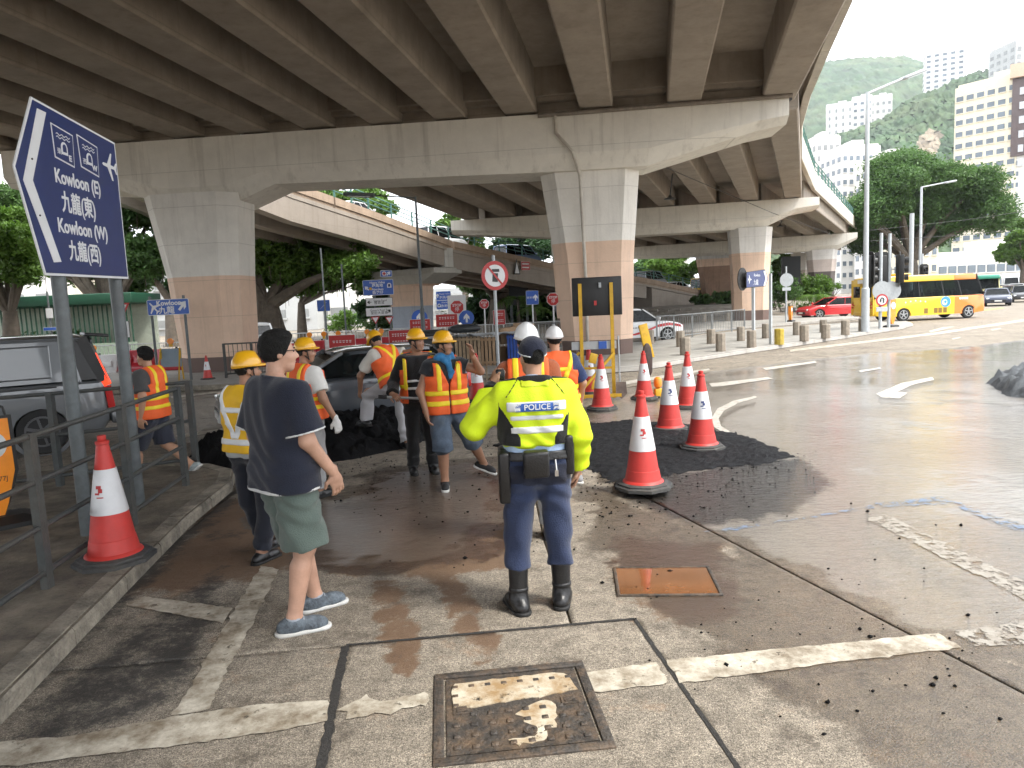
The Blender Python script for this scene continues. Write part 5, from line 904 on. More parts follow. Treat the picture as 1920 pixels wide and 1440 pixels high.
A_ = [G(90, 1102, .126), G(250, 985, .126), G(349, 910, .126)]; d_ = A_[0]-A_[1]; railing('dark four-rail pedestrian railing along the near side of the refuge', [A_[0]+d_*1.0, A_[0], A_[1], A_[2]], 1.12, 4, M_rail, pr=.028)
Bk = [(-4.0, 8.75), (-5.3, 8.1), (-6.6, 7.4), (-8.1, 6.6)]; railing('dark railing along the far side of the refuge, in front of the grey van', Bk, 1.1, 3, M_rail)
railing('grey barred railing below the right pier', [tuple(G(x, y, .126)[:2]) for x, y in ((1232, 639), (1264, 636), (1298, 632), (1335, 627), (1372, 622), (1396, 619))], 1.05, 2, M_railg, barstep=.16)
railing('dark crowd barrier against the left pier', [(-8.7, 21.6), (-7.9, 21.7), (-7.1, 21.8)], 1.05, 2, M_rail, barstep=.13)
railing('pale railing behind the stacked bins', [(-14+2.2*i, 33.5+.1*i) for i in range(10)], 1.05, 2, M_railw, z=0, barstep=.16); railing('pale railing behind the give way sign', [(-22+2.2*i, 28.5+.1*i) for i in range(6)], 1.05, 2, M_railw, z=0, barstep=.16)
railing('rusty barred railing beside the central pier', [(.0, 27.5), (.9, 27.6), (1.8, 27.7), (2.4, 27.7)], 1.05, 2, M_railg, barstep=.15)
# ============================================================ CONES, BARRIERS, WORKSITE THINGS
M_cred = mat('cone_red', (.52, .035, .028), .5, .12, 7, dirt=(.2, .05, .04), damt=.35); M_cwht = mat('cone_sleeve', (.66, .67, .69), .35, .06, 6, dirt=(.4, .38, .36), damt=.4); M_cblk = mat('cone_base_rubber', (.035, .037, .04), .75, .3, 9, .3, dirt=(.13, .12, .1), damt=.6); M_logo = mat('cone_logo', (.42, .03, .03), .5, .05); M_logob = mat('cone_logo_blue', (.04, .06, .16), .5, .05)
def cone(lb, base, s=1., rz=0., lean=0., logo=M_logo):
    t = thing('traffic_cone', lb, 'traffic cone', tuple(base), rz, 'red and white traffic cones'); t.rotation_euler.x = lean; t.scale = (s, s, s)
    R = lambda z: .187-.148*(z-.06)/.9
    o8 = [(.3*math.cos(rad(22.5+45*i)), .3*math.sin(rad(22.5+45*i))) for i in range(8)]
    B().loft([[(x*k, y*k, z) for x, y in o8] for k, z in ((1, 0), (1.0, .03), (.9, .04), (.9, .055), (.8, .065), (.62, .068))]).obj('base', M_cblk, t)
    B().lathe([(R(.06)+.028, .06), (R(.06)+.018, .075), (R(.075), .09), (R(.19), .19), (R(.19)-.004, .193), (R(.4), .4)], 28).obj('lower_body', M_cred, t, True)
    sl_o = B().lathe([(R(.4)+.004, .395), (R(.4)+.004, .4), (R(.74)+.004, .74), (R(.74), .742)], 28).obj('reflective_sleeve', M_cwht, t, True)
    B().lathe([(R(.74), .74), (R(.93), .93), (R(.93)+.006, .935), (R(.93)+.006, .955), (.028, .965), (.032, .985), (.03, 1.0), (.02, 1.004)], 24).obj('top', M_cred, t, True)
    def curved(name, a0, a1, z0, z1, m_):
        vs, fs = [], []; n = 6
        for i in range(n+1):
            a = a0+(a1-a0)*i/n
            for z in (z0, z1): r_ = R(z)+.0065; vs.append((r_*math.sin(a), -r_*math.cos(a), z))
        for i in range(n): fs.append((2*i, 2*i+2, 2*i+3, 2*i+1))
        B().add(vs, fs).obj(name, m_, sl_o)
    for a0, a1, z0, z1 in ((-.28, .12, .60, .625), (-.1, .2, .57, .6), (-.35, .0, .555, .57), (-.2, .25, .53, .538)): curved('logo', a0-rz, a1-rz, z0, z1, logo)
    return t
for lb, q, z, s, lg in [('traffic cone with a double black base, nearest of the right-hand group', (1206, 913), .055, 1., M_logo), ('traffic cone standing on the right side of the fresh asphalt', (1316, 840), .03, 1.0, M_logob), ('traffic cone behind the nearest one, on a pale base at the edge of the asphalt', (1256, 807), .0, 1.02, M_logob), ('traffic cone farthest right at the back of the flooded road', (1290, 764), 0, 1.0, M_logo), ('traffic cone in front of the yellow trestle', (1129, 767), 0, 1., M_logo), ('traffic cone half hidden behind the yellow trestle', (1106, 738), 0, .98, M_logo), ('traffic cone with a black bag leaning on it, right of the trestle', (1208, 748), 0, .95, M_logo), ('traffic cone on the kerb in front of the left railing', (216, 1050), .126, 1., M_logo), ('small distant traffic cone at the foot of the left pier', (390, 711), .126, .72, M_logo), ('traffic cone behind the raised arm of the worker in denim shorts', (896, 752), 0, 1., M_logo)]:
    cone(lb, G(q[0], q[1], z), s, random.uniform(-.3, .3), logo=lg)
b0 = G(1206, 913, 0); o8 = [(.31*math.cos(rad(22.5+45*i)), .31*math.sin(rad(22.5+45*i))) for i in range(8)]
tag(B().loft([[(x*k, y*k, z) for x, y in o8] for k, z in ((1, 0), (1, .035), (.92, .05))]).obj('spare_cone_base', M_cblk, None, loc=(b0[0], b0[1], 0.002), rz=.2), 'spare black cone base under the nearest cone', 'cone base')
# yellow hazard lamp
b0 = G(1234, 745); t = thing('hazard_lamp', 'small yellow hazard lamp standing on the wet road among the cones', 'hazard lamp', tuple(b0), .2); bevel(B().box((0, 0, .09), (.17, .12, .18), taper=.9).obj('battery_case', M_yelp, t), .015); B().lathe([(.03, .18), (.075, .22), (.085, .3), (.07, .38), (.035, .41)], 16).obj('lens', M_orange, t, True); bevel(B().box((-.22, .05, .02), (.5, .22, .04)).obj('flat_mat', M_cblk, t), .01)
# message board on a yellow trestle
b0 = G(1094, 748); t = thing('message_board', 'black board on a yellow trestle in front of the central pier', 'sign board', tuple(b0), -.06)
z0, z1 = px_uv(t, 1120, 592)[1], px_uv(t, 1120, 519)[1]; x0, x1 = px_uv(t, 1073, 555)[0], px_uv(t, 1167, 555)[0]; lg = px_uv(t, 1148, 600)[0]
bevel(B().box(((x0+x1)/2, .08, (z0+z1)/2), (x1-x0, .1, z1-z0)).obj('board', mat('board_black', (.006, .0062, .0065), .5, .3, 4), t), .015)
for x in (0, lg): B().box((x, 0, (z1+.0)/2-.06), (.07, .05, z1-.12)).obj('leg', M_yelp, t)
B().bar((lg+.02, -.05, .92), (-.12, -.25, .12), .05).obj('brace', M_yelp, t); B().bar((-.05, .0, .95), (-.35, .05, .62), .05).obj('brace', M_yelp, t); B().bar((-.3, -.25, .08), (.75, -.2, .08), .06).obj('foot', M_yelp, t); B().bar((-.02, 0, .62), (lg+.02, 0, .62), .045).obj('crossbar', M_yelp, t); B().box((.25, .03, 1.08), (.9, .03, .16)).obj('reflector_panel', mat('grey_reflector', (.4, .42, .43), .4), t); B().box((.42, .0, 1.08), (.16, .03, .15)).obj('blue_reflector', M_sblue2, t); B().box((.3, -.0, (z0+z1)/2-.13), (.05, .05, .09)).obj('red_label', M_sred, t); B().box((.4, -.0, (z0+z1)/2+.22), (.05, .05, .1)).obj('grey_label', M_grey, t)
t = thing('shovel', 'shovel leaning against the yellow trestle', 'shovel', (b0[0]+lg+.12, b0[1]-.1, 0), 0); B().tube([(0, .1, 1.25), (-.02, -.08, .32)], .017, 8).obj('handle', M_grey, t); B().add([(-.1, -.1, .34), (.1, -.1, .34), (.11, -.13, .1), (0, -.15, .0), (-.11, -.13, .1), (0, -.06, .2)], [(0, 1, 5), (1, 2, 5), (2, 3, 5), (3, 4, 5), (4, 0, 5), (0, 4, 3, 2, 1)]).obj('blade', mat('steel_worn', (.16, .12, .1), .5, .3, metal=.6), t)
for q, lb in (((1117, 722), 'yellow tag hung on the trestle brace'), ((1112, 672), 'yellow tag on the cone behind the trestle')): p = at(*q, 14.2); o = tag(B().box((0, 0, 0), (.16, .03, .2), (0, .3, .2)).obj('yellow_tag', M_yelp, None, loc=tuple(p)), lb, 'tag'); bevel(o, .01)
# tool bag on the cone, yellow spirit level by the pier
p = G(1213, 742); t = thing('tool_bag', 'brown-black bag hung over the cone right of the trestle', 'bag', (p[0], p[1]-.12, 0), 0); bevel(B().loft([[(x*w, y*w, z) for x, y in ((-.09, -.06), (.09, -.06), (.09, .06), (-.09, .06))] for z, w in ((.42, .6), (.5, 1), (.8, 1.1), (1.0, .8), (1.08, .3))]).obj('bag_body', mat('bag_cloth', (.07, .05, .045), .8, .3, 8, .4), t), .02)
p = G(1214, 675, .126); tag(bevel(B().box((0, 0, .55), (.28, .06, 1.05), (0, -.22, 0)).obj('yellow_board', M_yelp, None, loc=(p[0], p[1]+.1, .13), rz=.3), .01), 'yellow board leaning against the right side of the central pier', 'board')
# --- sandwich board by pier 1
b0 = G(325, 712, .126); t = thing('sandwich_board', 'grey-blue sign back on yellow legs leaning beside the left pier', 'sign board', tuple(b0), .05); B().box((0, .0, .68), (.62, .03, .56), (-.15, 0, 0)).obj('panel', mat('panel_greyblue', (.22, .28, .34), .5, .1, 5), t)
for x in (-.3, .3): B().bar((x, .05, .0), (x*.95, -.03, .98), .035).obj('leg', M_yelp, t); B().bar((x*1.05, -.35, .0), (x*.95, -.04, .9), .03).obj('leg', M_yelp, t)
# --- water-filled barriers
M_bar_r = mat('barrier_red', (.4, .012, .025), .4, .12, 4, coat=.3); M_bar_w = mat('barrier_white', (.66, .66, .66), .45, .08, 4)
def barrier(lb, loc, rz, red=True):
    t = thing('water_barrier', lb, 'barrier', loc, rz, 'red and white water-filled barriers'); m_ = M_bar_r if red else M_bar_w; P = [(-.25, 0), (.25, 0), (.25, .18), (.14, .32), (.1, .78), (-.1, .78), (-.14, .32), (-.25, .18)]
    bevel(B().loft([[(x, y*k, z) for y, z in P] for x, k in ((-.72, .8), (-.66, 1), (.66, 1), (.72, .8))]).obj('shell', m_, t), .025)
    for x in (-.35, .35): bevel(B().box((x, -.17, .45), (.4, .06, .22)).obj('recess_rib', m_, t), .02)
    B().lathe([(.04, .78), (.04, .84)], 10, (0, 0, 0)).obj('cap', M_cblk, t); return t
def lamp_on(lb, loc): t = thing('hazard_lamp', lb, 'hazard lamp', loc, 0, 'orange hazard lamps on the barriers'); B().box((0, 0, .05), (.1, .07, .1)).obj('case', M_yelp, t); B().lathe([(.11, -.035), (.11, .035)], 16, (0, 0, .2), 'y').obj('lens', M_orange, t); return t
k = 0
for i in range(6):
    x = -13.6+1.5*i*.62-.9; px0 = 205+24*i; q = G(px0, 716-i*.5, 0)
    q = (-15.2+1.48*i, 26.3-.1*i); lb = ('leftmost', 'second', 'third', 'fourth', 'fifth', 'sixth')[i]; barrier(f'{"red" if i%3!=0 else "white"} water barrier behind the walking worker, {lb} in the row', (q[0], q[1], .126 if i > 0 else .0), rad(-4), i % 3 != 0)
    if i in (0, 2, 3, 5): lamp_on(f'orange hazard lamp on the {lb} water barrier', (q[0]-.2, q[1], .97 if i > 0 else .84))
for i in range(11):
    q = at(470+27*i, 655, 30+.12*i); rd = i in (3, 4, 7, 9); lb = om[i] if i < 9 else ('tenth', 'eleventh')[i-9]; barrier(f'{"red" if rd else "white"} distant water barrier, {lb} from the white hatchback', (q[0], q[1], .0), rad(2), rd)
    if i in (1, 2, 4, 5, 6, 8, 9): lamp_on(f'orange hazard lamp on the {lb} distant barrier', (q[0]+.1, q[1], .84))
# --- bins, cartons and pallets on the island
M_card = mat('cardboard', (.3, .2, .12), .85, .2, 5, .2, dirt=(.15, .09, .05), damt=.6); M_wood = mat('old_wood', (.26, .19, .12), .8, .3, 5, .3); M_binb = mat('bin_dark', (.025, .028, .03), .5, .2); M_bluep = mat('blue_plastic', (.02, .07, .32), .5, .15); M_tarp = mat('tarp', (.5, .52, .54), .6, .2, 3, .4)
def at_g(x, y, z=.126): return G(x, y, z)
q = at_g(812, 688); t = thing('wheelie_bin', 'large dark wheeled bin behind the dark-shirted worker', 'bin', tuple(q), .1); bevel(B().loft([[(x*w, y*w, z) for x, y in ((-.55, -.38), (.55, -.38), (.55, .38), (-.55, .38))] for z, w in ((.1, .82), (1.0, 1.0))]).obj('bin_body', M_binb, t), .03); bevel(B().loft([[(x*w, y*w, z) for x, y in ((-.6, -.42), (.6, -.42), (.6, .42), (-.6, .42))] for z, w in ((1.0, 1), (1.08, .95), (1.16, .6))]).obj('lid', M_binb, t), .02)
for x in (-.4, .4): B().lathe([(.1, -.03), (.1, .03)], 14, (x, -.2, .1), 'y').obj('castor', M_tyre, t)
def slat_crate(lb, loc, w, h, d, m_, n, rz=0.): 
    t = thing('slatted_crate', lb, 'crate', loc, rz, 'crates stacked on the island')
    B().box((0, d*.0+.02, h/2), (w-.04, d-.06, h-.06)).obj('core', M_dark, t)
    for i in range(n): x = -w/2+(i+.5)*w/n; B().box((x, -d/2, h/2), (w/n*.72, .03, h)).obj('slat', m_, t)
    for z in (.1, h-.08): B().box((0, -d/2-.025, z), (w, .02, .07)).obj('rail', m_, t)
    return t
q = at_g(880, 686); slat_crate('brown slatted crate left of the prohibition sign post', (q[0], q[1], .126), .8, .92, .7, M_wood, 7); q = at_g(905, 685); slat_crate('brown slatted crate just left of the sign post', (q[0]+.2, q[1]+.1, .126), .7, .88, .6, M_card, 6); q = at_g(982, 680); slat_crate('blue slatted plastic crate beside the police officer', (q[0], q[1], .126), .95, .92, .6, M_bluep, 10, -.1)
q = at_g(860, 684); slat_crate('white-fronted slatted crate behind the worker in denim shorts', (q[0]-.1, q[1]+.15, .126), .7, .9, .6, M_bar_w, 6)
for i, (x, y, z, w, h, lb) in enumerate([(955, 652, .75, .55, .5, 'torn brown carton on top of the crates'), (970, 678, .126, .5, .6, 'brown carton beside the blue crate'), (940, 676, .126, .45, .5, 'crushed carton behind the sign post'), (985, 632, 1.05, .6, .3, 'flattened carton lying on the blue crate')]):
    q = at_g(x, 680); o = tag(B().box((0, 0, h/2), (w, .45, h), (0, random.uniform(-.1, .1), 0)).obj('carton', M_card, None, loc=(q[0], q[1]-.05+.1*i, z), rz=random.uniform(-.4, .4)), lb, 'carton', 'cardboard cartons on the island'); bevel(o, .015)
q = at_g(885, 686); P = rng.random; V_, F_ = grid(np.linspace(-1.4, 1.5, 24), np.linspace(-.5, .6, 12)); V_[:, 2] = .98+.09*fbm(V_[:, :2]*2, 71)-.15*np.clip(np.abs(V_[:, 1])-.35, 0, 1); V_ = np.vstack([V_, V_-[0, 0, .03]]); F_ = np.vstack([F_, F_[:, ::-1]+len(V_)//2]); o = link('tarpaulin', npmesh('tarpaulin', V_, F_, M_tarp, True), None, (q[0], q[1], .13)); tag(o, 'pale tarpaulin draped over the stacked crates', 'tarpaulin')
q = at_g(878, 640); tag(bevel(B().loft([[(x*w, y*w, z) for x, y in ((-.5, -.3), (.5, -.3), (.55, .3), (-.5, .3))] for z, w in ((0, .7), (.1, 1), (.2, .9), (.26, .4))]).obj('black_bag', M_binb, None, loc=(at_g(880, 686)[0]-.1, at_g(880, 686)[1], 1.16), rz=.2), .05), 'black plastic bag lying on the tarpaulin', 'bag')
# ============================================================ PEOPLE (bodies grown as one smooth surface from a posed skeleton)
def surfnet(f, o, h):
    s = f < 0; c = np.zeros(tuple(n-1 for n in f.shape), np.int8); off = [(i, j, k) for i in (0, 1) for j in (0, 1) for k in (0, 1)]
    for i, j, k in off: c += s[i:f.shape[0]-1+i, j:f.shape[1]-1+j, k:f.shape[2]-1+k]
    act = (c > 0) & (c < 8); ijk = np.argwhere(act); n = len(ijk); idx = -np.ones(c.shape, np.int64); idx[act] = np.arange(n); acc = np.zeros((n, 3)); cnt = np.zeros(n)
    for a in off:
        for ax in range(3):
            if a[ax]: continue
            b_ = list(a); b_[ax] = 1; fa = f[tuple((ijk+a).T)]; fb = f[tuple((ijk+b_).T)]; m_ = (fa < 0) != (fb < 0); t = np.where(m_, fa/np.where(m_, fa-fb, 1), 0); p = np.array(a, float)[None].repeat(n, 0); p[:, ax] += t; acc[m_] += p[m_]; cnt += m_
    V = np.array(o)+h*(ijk+acc/np.maximum(cnt, 1)[:, None]); Fs = []
    for ax in range(3):
        u, v = [(1, 2), (2, 0), (0, 1)][ax]; sl0 = [slice(None)]*3; sl1 = [slice(None)]*3; sl0[ax] = slice(0, -1); sl1[ax] = slice(1, None); A = s[tuple(sl0)]; Bq = s[tuple(sl1)]; e = np.argwhere(A != Bq)
        e = e[(e[:, u] > 0) & (e[:, v] > 0) & (e[:, u] < c.shape[u]) & (e[:, v] < c.shape[v])]
        if not len(e): continue
        def cell(du, dv): q = e.copy(); q[:, u] -= du; q[:, v] -= dv; return idx[tuple(q.T)]
        q = np.stack([cell(1, 1), cell(0, 1), cell(0, 0), cell(1, 0)], 1); fl = A[tuple(e.T)]; q[~fl] = q[~fl][:, ::-1]; Fs.append(q)
    Fs = np.vstack(Fs); return V, Fs[(Fs >= 0).all(1)]
def solid(prims, h, cuts=(), fold=0., seed=0, carve=(), jag=0.):
    "prims: (a, b, ra, rb, k[, cuts]) tapered capsules or ('e', c, radii, R, k) ellipsoids, smooth-unioned; cuts: (point, normal) keep the side against the normal"
    lo = np.array([1e9]*3); hi = -lo; bbs = []
    for p in prims:
        if isinstance(p[0], str): c_ = np.array(p[1]); r_ = max(p[2]); l, u = c_-r_, c_+r_
        else: a, b_ = np.array(p[0]), np.array(p[1]); r_ = max(p[2], p[3]); l, u = np.minimum(a, b_)-r_, np.maximum(a, b_)+r_
        bbs.append((l, u)); lo = np.minimum(lo, l); hi = np.maximum(hi, u)
    lo -= 3*h+.03; hi += 3*h+.03; n = np.ceil((hi-lo)/h).astype(int)+1; f = np.full(n, .5, np.float32); ax = [lo[i]+h*np.arange(n[i]) for i in range(3)]
    for p, (l, u) in zip(prims, bbs):
        k = p[4]; mg = k+4*h; i0 = np.maximum(0, np.floor((l-mg-lo)/h).astype(int)); i1 = np.minimum(n, np.ceil((u+mg-lo)/h).astype(int)+1); sl_ = tuple(slice(i0[i], i1[i]) for i in range(3))
        P = np.stack(np.meshgrid(*[ax[i][i0[i]:i1[i]] for i in range(3)], indexing='ij'), -1)
        if isinstance(p[0], str):
            q = P-np.array(p[1]); 
            if p[3] is not None: q = q@p[3]
            r_ = np.array(p[2]); k0 = np.linalg.norm(q/r_, axis=-1); k1 = np.linalg.norm(q/(r_*r_), axis=-1); d = k0*(k0-1)/np.maximum(k1, 1e-6)
        else:
            a, b_ = np.array(p[0]), np.array(p[1]); ab = b_-a; t = np.clip(((P-a)@ab)/max(ab@ab, 1e-9), 0, 1); d = np.linalg.norm(P-a-t[..., None]*ab, axis=-1)-(p[2]+(p[3]-p[2])*t)
        if len(p) > 5:
            for (pt, nn) in p[5]: d = np.maximum(d, (P-np.array(pt))@(np.array(nn)/np.linalg.norm(nn)))
        g = f[sl_]; hh = np.clip(.5+.5*(g-d)/k, 0, 1); f[sl_] = g*(1-hh)+d*hh-k*hh*(1-hh)
    if fold or cuts or carve:
        P = np.stack(np.meshgrid(*ax, indexing='ij'), -1)
        if fold: 
            nb = np.abs(f) < .05; q = P[nb]; w = 1.4*np.sin(q[:, 2]*9+seed)+1.1*np.sin(q[:, 0]*11+seed*2); f[nb] += fold*(np.sin(q[:, 2]*38+q[:, 0]*24+2.2*w+seed)+.7*np.sin(q[:, 2]*17-q[:, 0]*33+q[:, 1]*27+1.7*w))
        if jag: f = f+jag*(np.sin(P[..., 0]*170+3*np.sin(P[..., 1]*60))*np.sin(P[..., 1]*150+2.5*np.sin(P[..., 2]*70))+.6*np.sin(P[..., 2]*130+P[..., 0]*90)).astype(np.float32)
        for pt, nn in cuts: f = np.maximum(f, (P-np.array(pt))@(np.array(nn)/np.linalg.norm(nn)))
        for fn in carve: f = np.maximum(f, fn(P))
    return surfnet(f, lo, h)
def joinm(parts):
    V = []; Fs = []; k = 0
    for v, fc in parts: V.append(v); Fs.append(fc+k); k += len(v)
    return np.vstack(V), np.vstack(Fs)
V3 = lambda *a: np.array(a, float)
def unit(v): v = np.array(v, float); return v/max(np.linalg.norm(v), 1e-9)
M_skin = mat('skin', (.42, .235, .15), .5, .1, 8, .1, 60, spec=.4); M_skin2 = mat('skin_tanned', (.30, .16, .10), .5, .12, 8, .1, 60, spec=.4); M_skin3 = mat('skin_fair', (.46, .27, .19), .55, .16, 8, .1, 60); M_hair = mat('black_hair', (.0065, .006, .0055), .6, .5, 60, 1., 190, spec=.3)
def cloth(name, c, var=.1, rough=.85, sheen=.2): return mat('cloth_'+name, c, rough, var, 9, .35, 130, spec=.25, sheen=sheen)
M_ov = mat('hi_vis_orange', (.78, .115, .02), .7, .08, 8, .2, 120); M_yv = mat('hi_vis_yellow', (.72, .42, .01), .7, .08, 8, .2, 120); M_lime = mat('hi_vis_lime', (.56, .72, .008), .7, .06, 8, .2, 120); M_tape = mat('reflective_yellow', (.82, .62, .015), .55, .06, 8); M_tapew = mat('reflective_white', (.62, .64, .66), .4, .06, 8); M_helm = mat('helmet_yellow', (.72, .37, .008), .35, .05, coat=.5); M_helmw = mat('helmet_white', (.7, .71, .72), .35, .04, coat=.5); M_blkc = cloth('black', (.011, .011, .012)); M_leath = mat('black_leather', (.012, .012, .013), .32, .2, 20, .2)
class Person:
    """local frame: faces +y, +x is the person's right, z up; joints in metres for a 1.75 m body"""
    def __init__(s, label, loc, heading, height=1.75, skin=None, pose=None, build=1., h=.0105, head_yaw=0., head_pitch=0., group=None, torso_lean=(0, 0), twist=0.):
        s.h = h; s.build = build; s.skin = skin or M_skin; k = height/1.75; s.k = k; s.kh = k*.89
        J = dict(pel=V3(0, 0, .95), Lhip=V3(-.095, 0, .91), Rhip=V3(.095, 0, .91), Lknee=V3(-.11, .02, .49), Rknee=V3(.11, .02, .49), Lank=V3(-.12, -.02, .085), Rank=V3(.12, -.02, .085), Lfoot=V3(-.03, 1, 0), Rfoot=V3(.03, 1, 0))
        lx, ly = torso_lean; up_ = unit((math.sin(lx), math.sin(ly), 1)); c_, s_ = math.cos(twist), math.sin(twist); rt = V3(c_, s_, 0); rt = unit(rt-up_*(rt@up_)); fw_ = np.cross(up_, rt)
        s.up, s.rt, s.fw = up_, rt, fw_; tp = lambda x, y, z: J['pel']+rt*x+fw_*y+up_*z
        J.update(waist=tp(0, .0, .14), chest=tp(0, .0, .33), neck=tp(0, -.01, .53), head=tp(0, .03, .672), Lsh=tp(-.182, 0, .44), Rsh=tp(.182, 0, .44))
        for sd in 'LR': sg = -1 if sd == 'L' else 1; J[sd+'elb'] = J[sd+'sh']+V3(sg*.05, -.02, -.29); J[sd+'wri'] = J[sd+'elb']+V3(sg*.0, .06, -.25)
        if pose:
            for n, v in pose.items(): J[n] = V3(*v)
        s.J = {n: (v*k if not n.endswith('foot') else v) for n, v in J.items()}
        yaw = -rad(heading); s.loc = loc; s.yaw = yaw; s.label = label; s.group = group; s.head_yaw = head_yaw; s.head_pitch = head_pitch; s.layers = []; s.hands = []
        hy = Matrix.Rotation(-rad(head_yaw), 3, 'Z') @ Matrix.Rotation(rad(head_pitch), 3, 'X'); s.HR = np.array(hy); s.obj = None
    def hd(s, x, y, z): return s.J['head']+s.HR@(V3(x, y, z)*s.kh)
    def torso(s, g=0., bot=0., k=.07):
        J = s.J; b_ = s.build; K = s.k; rt, up_, fw_ = s.rt, s.up, s.fw; P = []
        hr = unit(J['Rhip']-J['Lhip'])
        P.append((J['pel']-hr*.085*K, J['pel']+hr*.085*K, (.112*b_+g+bot)*K, (.112*b_+g+bot)*K, k))
        P.append((J['waist']-rt*.075*K*b_, J['waist']+rt*.075*K*b_, (.098*b_+g+bot*.6)*K, (.098*b_+g+bot*.6)*K, k)); mid = (J['waist']+J['chest'])/2+fw_*.012*(b_-1)*6
        P.append((mid-rt*.08*K, mid+rt*.08*K, (.103*b_+g)*K, (.103*b_+g)*K, k))
        P.append((J['chest']-rt*.085*K, J['chest']+rt*.085*K, (.115*b_+g)*K, (.115*b_+g)*K, k)); ub = J['chest']+up_*.09*K
        P.append((ub-rt*.1*K, ub+rt*.1*K, (.1+g)*K, (.1+g)*K, k)); P.append((J['Lsh']*.94+J['neck']*.06, J['Rsh']*.94+J['neck']*.06, (.058+g)*K, (.058+g)*K, k)); P.append((J['neck']-up_*.05*K, J['neck'], (.068+g)*K, (.054+g*.5)*K, k*.7)); return P
    def arm(s, sd, g=0., r=(.056, .046, .044, .03), upto=2., k=.03, flare=0.):
        J = s.J; K = s.k; a, e, w = J[sd+'sh'], J[sd+'elb'], J[sd+'wri']; P = []
        if upto <= 1: q = a+(e-a)*upto; P.append((a, q, (r[0]+g)*K, (r[0]+(r[1]-r[0])*upto+g+flare)*K, k, [(q, e-a)])); return P
        P.append((a, e, (r[0]+g)*K, (r[1]+g)*K, k)); f = upto-1; q = e+(w-e)*f; P.append((e, q, (r[2]+g)*K, (r[2]+(r[3]-r[2])*f+g+flare)*K, k, [(q, w-e)] if f < 1.2 else [])); return P
    def leg(s, sd, g=0., r=(.092, .062, .058, .042), upto=2., k=.04, flare=0.):
        J = s.J; K = s.k; b_ = s.build; a, e, w = J[sd+'hip'], J[sd+'knee'], J[sd+'ank']; P = []
        if upto <= 1: q = a+(e-a)*upto; P.append((a, q, (r[0]*b_+g)*K, (r[0]+(r[1]-r[0])*upto+g+flare)*K, k, [(q+unit(e-a)*.0, e-a)])); return P
        P.append((a, e, (r[0]*b_+g)*K, (r[1]*b_+g)*K, k)); f = upto-1; q = e+(w-e)*f; P.append((e, q, (r[2]*b_+g)*K, (r[2]+(r[3]-r[2])*f+g+flare)*K, k, [(q, w-e)] if f < .999 else []))
        if g == 0: back = -unit(J[sd+'foot']); c_ = e+(w-e)*.3; P.append((c_+back*.018, e+(w-e)*.55+back*.012, .05*K, .036*K, .04))
        return P
    def hand(s, sd, d, nrm, curl=.5, spread_=.0):
        "d: finger direction, nrm: palm normal (the side fingers close to)"
        J = s.J; K = s.k; w = J[sd+'wri']; d = unit(d); nrm = unit(np.array(nrm)-d*(np.array(nrm)@d)); sd_ = np.cross(d, nrm); sd_ = sd_*(1 if sd == 'R' else -1); P = []
        palm = w+d*.05*K; R = np.stack([sd_, nrm, d], 1); P.append((w-d*.03*K, w+d*.025*K, .029*K, .027*K, .02)); P.append(('e', palm, (.043*K, .019*K, .052*K), R, .02))
        for i, (off, ln) in enumerate(((-.03, .066), (-.01, .078), (.011, .074), (.031, .058))):
            b0 = palm+d*.036*K+sd_*off*K; p = b0; dd = d
            for j, (fr_, ang) in enumerate(((.48, curl*.75), (.3, curl*1.7), (.24, curl*2.3))): c_ = math.cos(ang); sn = math.sin(ang); dd = d*c_+nrm*sn; q = p+dd*ln*fr_*K; P.append((p, q, (.0095-.001*j)*K, (.0088-.001*j)*K, .006)); p = q
        t0 = w+d*.022*K-sd_*.028*K; t1 = t0+unit(d*.6-sd_*.8+nrm*.35)*.036*K; t2 = t1+unit(d*.85-sd_*.15+nrm*(.3+curl*.5))*.042*K; P += [(t0, t1, .013*K, .0115*K, .012), (t1, t2, .011*K, .009*K, .006)]
        s.hands.append(P)
    def head_prims(s):
        H = s.hd; K = s.kh; R = s.HR; P = [('e', H(0, -.012, .03), (.076*K, .096*K, .1*K), R, .03), ('e', H(0, .022, -.04), (.062*K, .074*K, .088*K), R, .03), (H(-.022, .06, -.098), H(.022, .06, -.098), .024*K, .024*K, .035), (H(0, .088, .012), H(0, .112, -.03), .009*K, .014*K, .014), (H(-.014, .1, -.036), H(.014, .1, -.036), .009*K, .009*K, .01), (H(-.02, .088, -.066), H(.02, .088, -.066), .008*K, .008*K, .012), (H(-.035, .078, .022), H(.035, .078, .022), .012*K, .012*K, .02), (H(-.04, .06, -.03), H(-.03, .07, -.03), .022*K, .022*K, .03), (H(.04, .06, -.03), H(.03, .07, -.03), .022*K, .022*K, .03)]
        for sg in (-1, 1): P.append(('e', H(sg*.078, -.008, -.008), (.011*K, .022*K, .033*K), R, .008))
        P.append((s.J['neck']-s.up*.03, H(0, -.025, -.05), .057*K, .055*K, .02)); return P
    def make_body(s, parts=('arms', 'legs')):
        pr = s.torso()+[q for sd in 'LR' for q in s.arm(sd)]+[q for sd in 'LR' for q in s.leg(sd)]
        for sd in 'LR': a = s.J[sd+'ank']; fdir = unit(s.J[sd+'foot']); pr += [(a, a+fdir*.03-V3(0, 0, .04), .04*s.k, .035*s.k, .03), (a-V3(0, 0, .045)-fdir*.03, a-V3(0, 0, .055)+fdir*.14, .034*s.k, .026*s.k, .03)]
        ms = [solid(pr, s.h), solid(s.head_prims(), .0062)]+[solid(p, .0042) for p in s.hands]; V, Fc = joinm(ms); o = link('person', npmesh('person', V, Fc, s.skin, True), None, s.loc); o.rotation_euler = (0, 0, s.yaw); tag(o, s.label, 'person', s.group); s.obj = o; return o
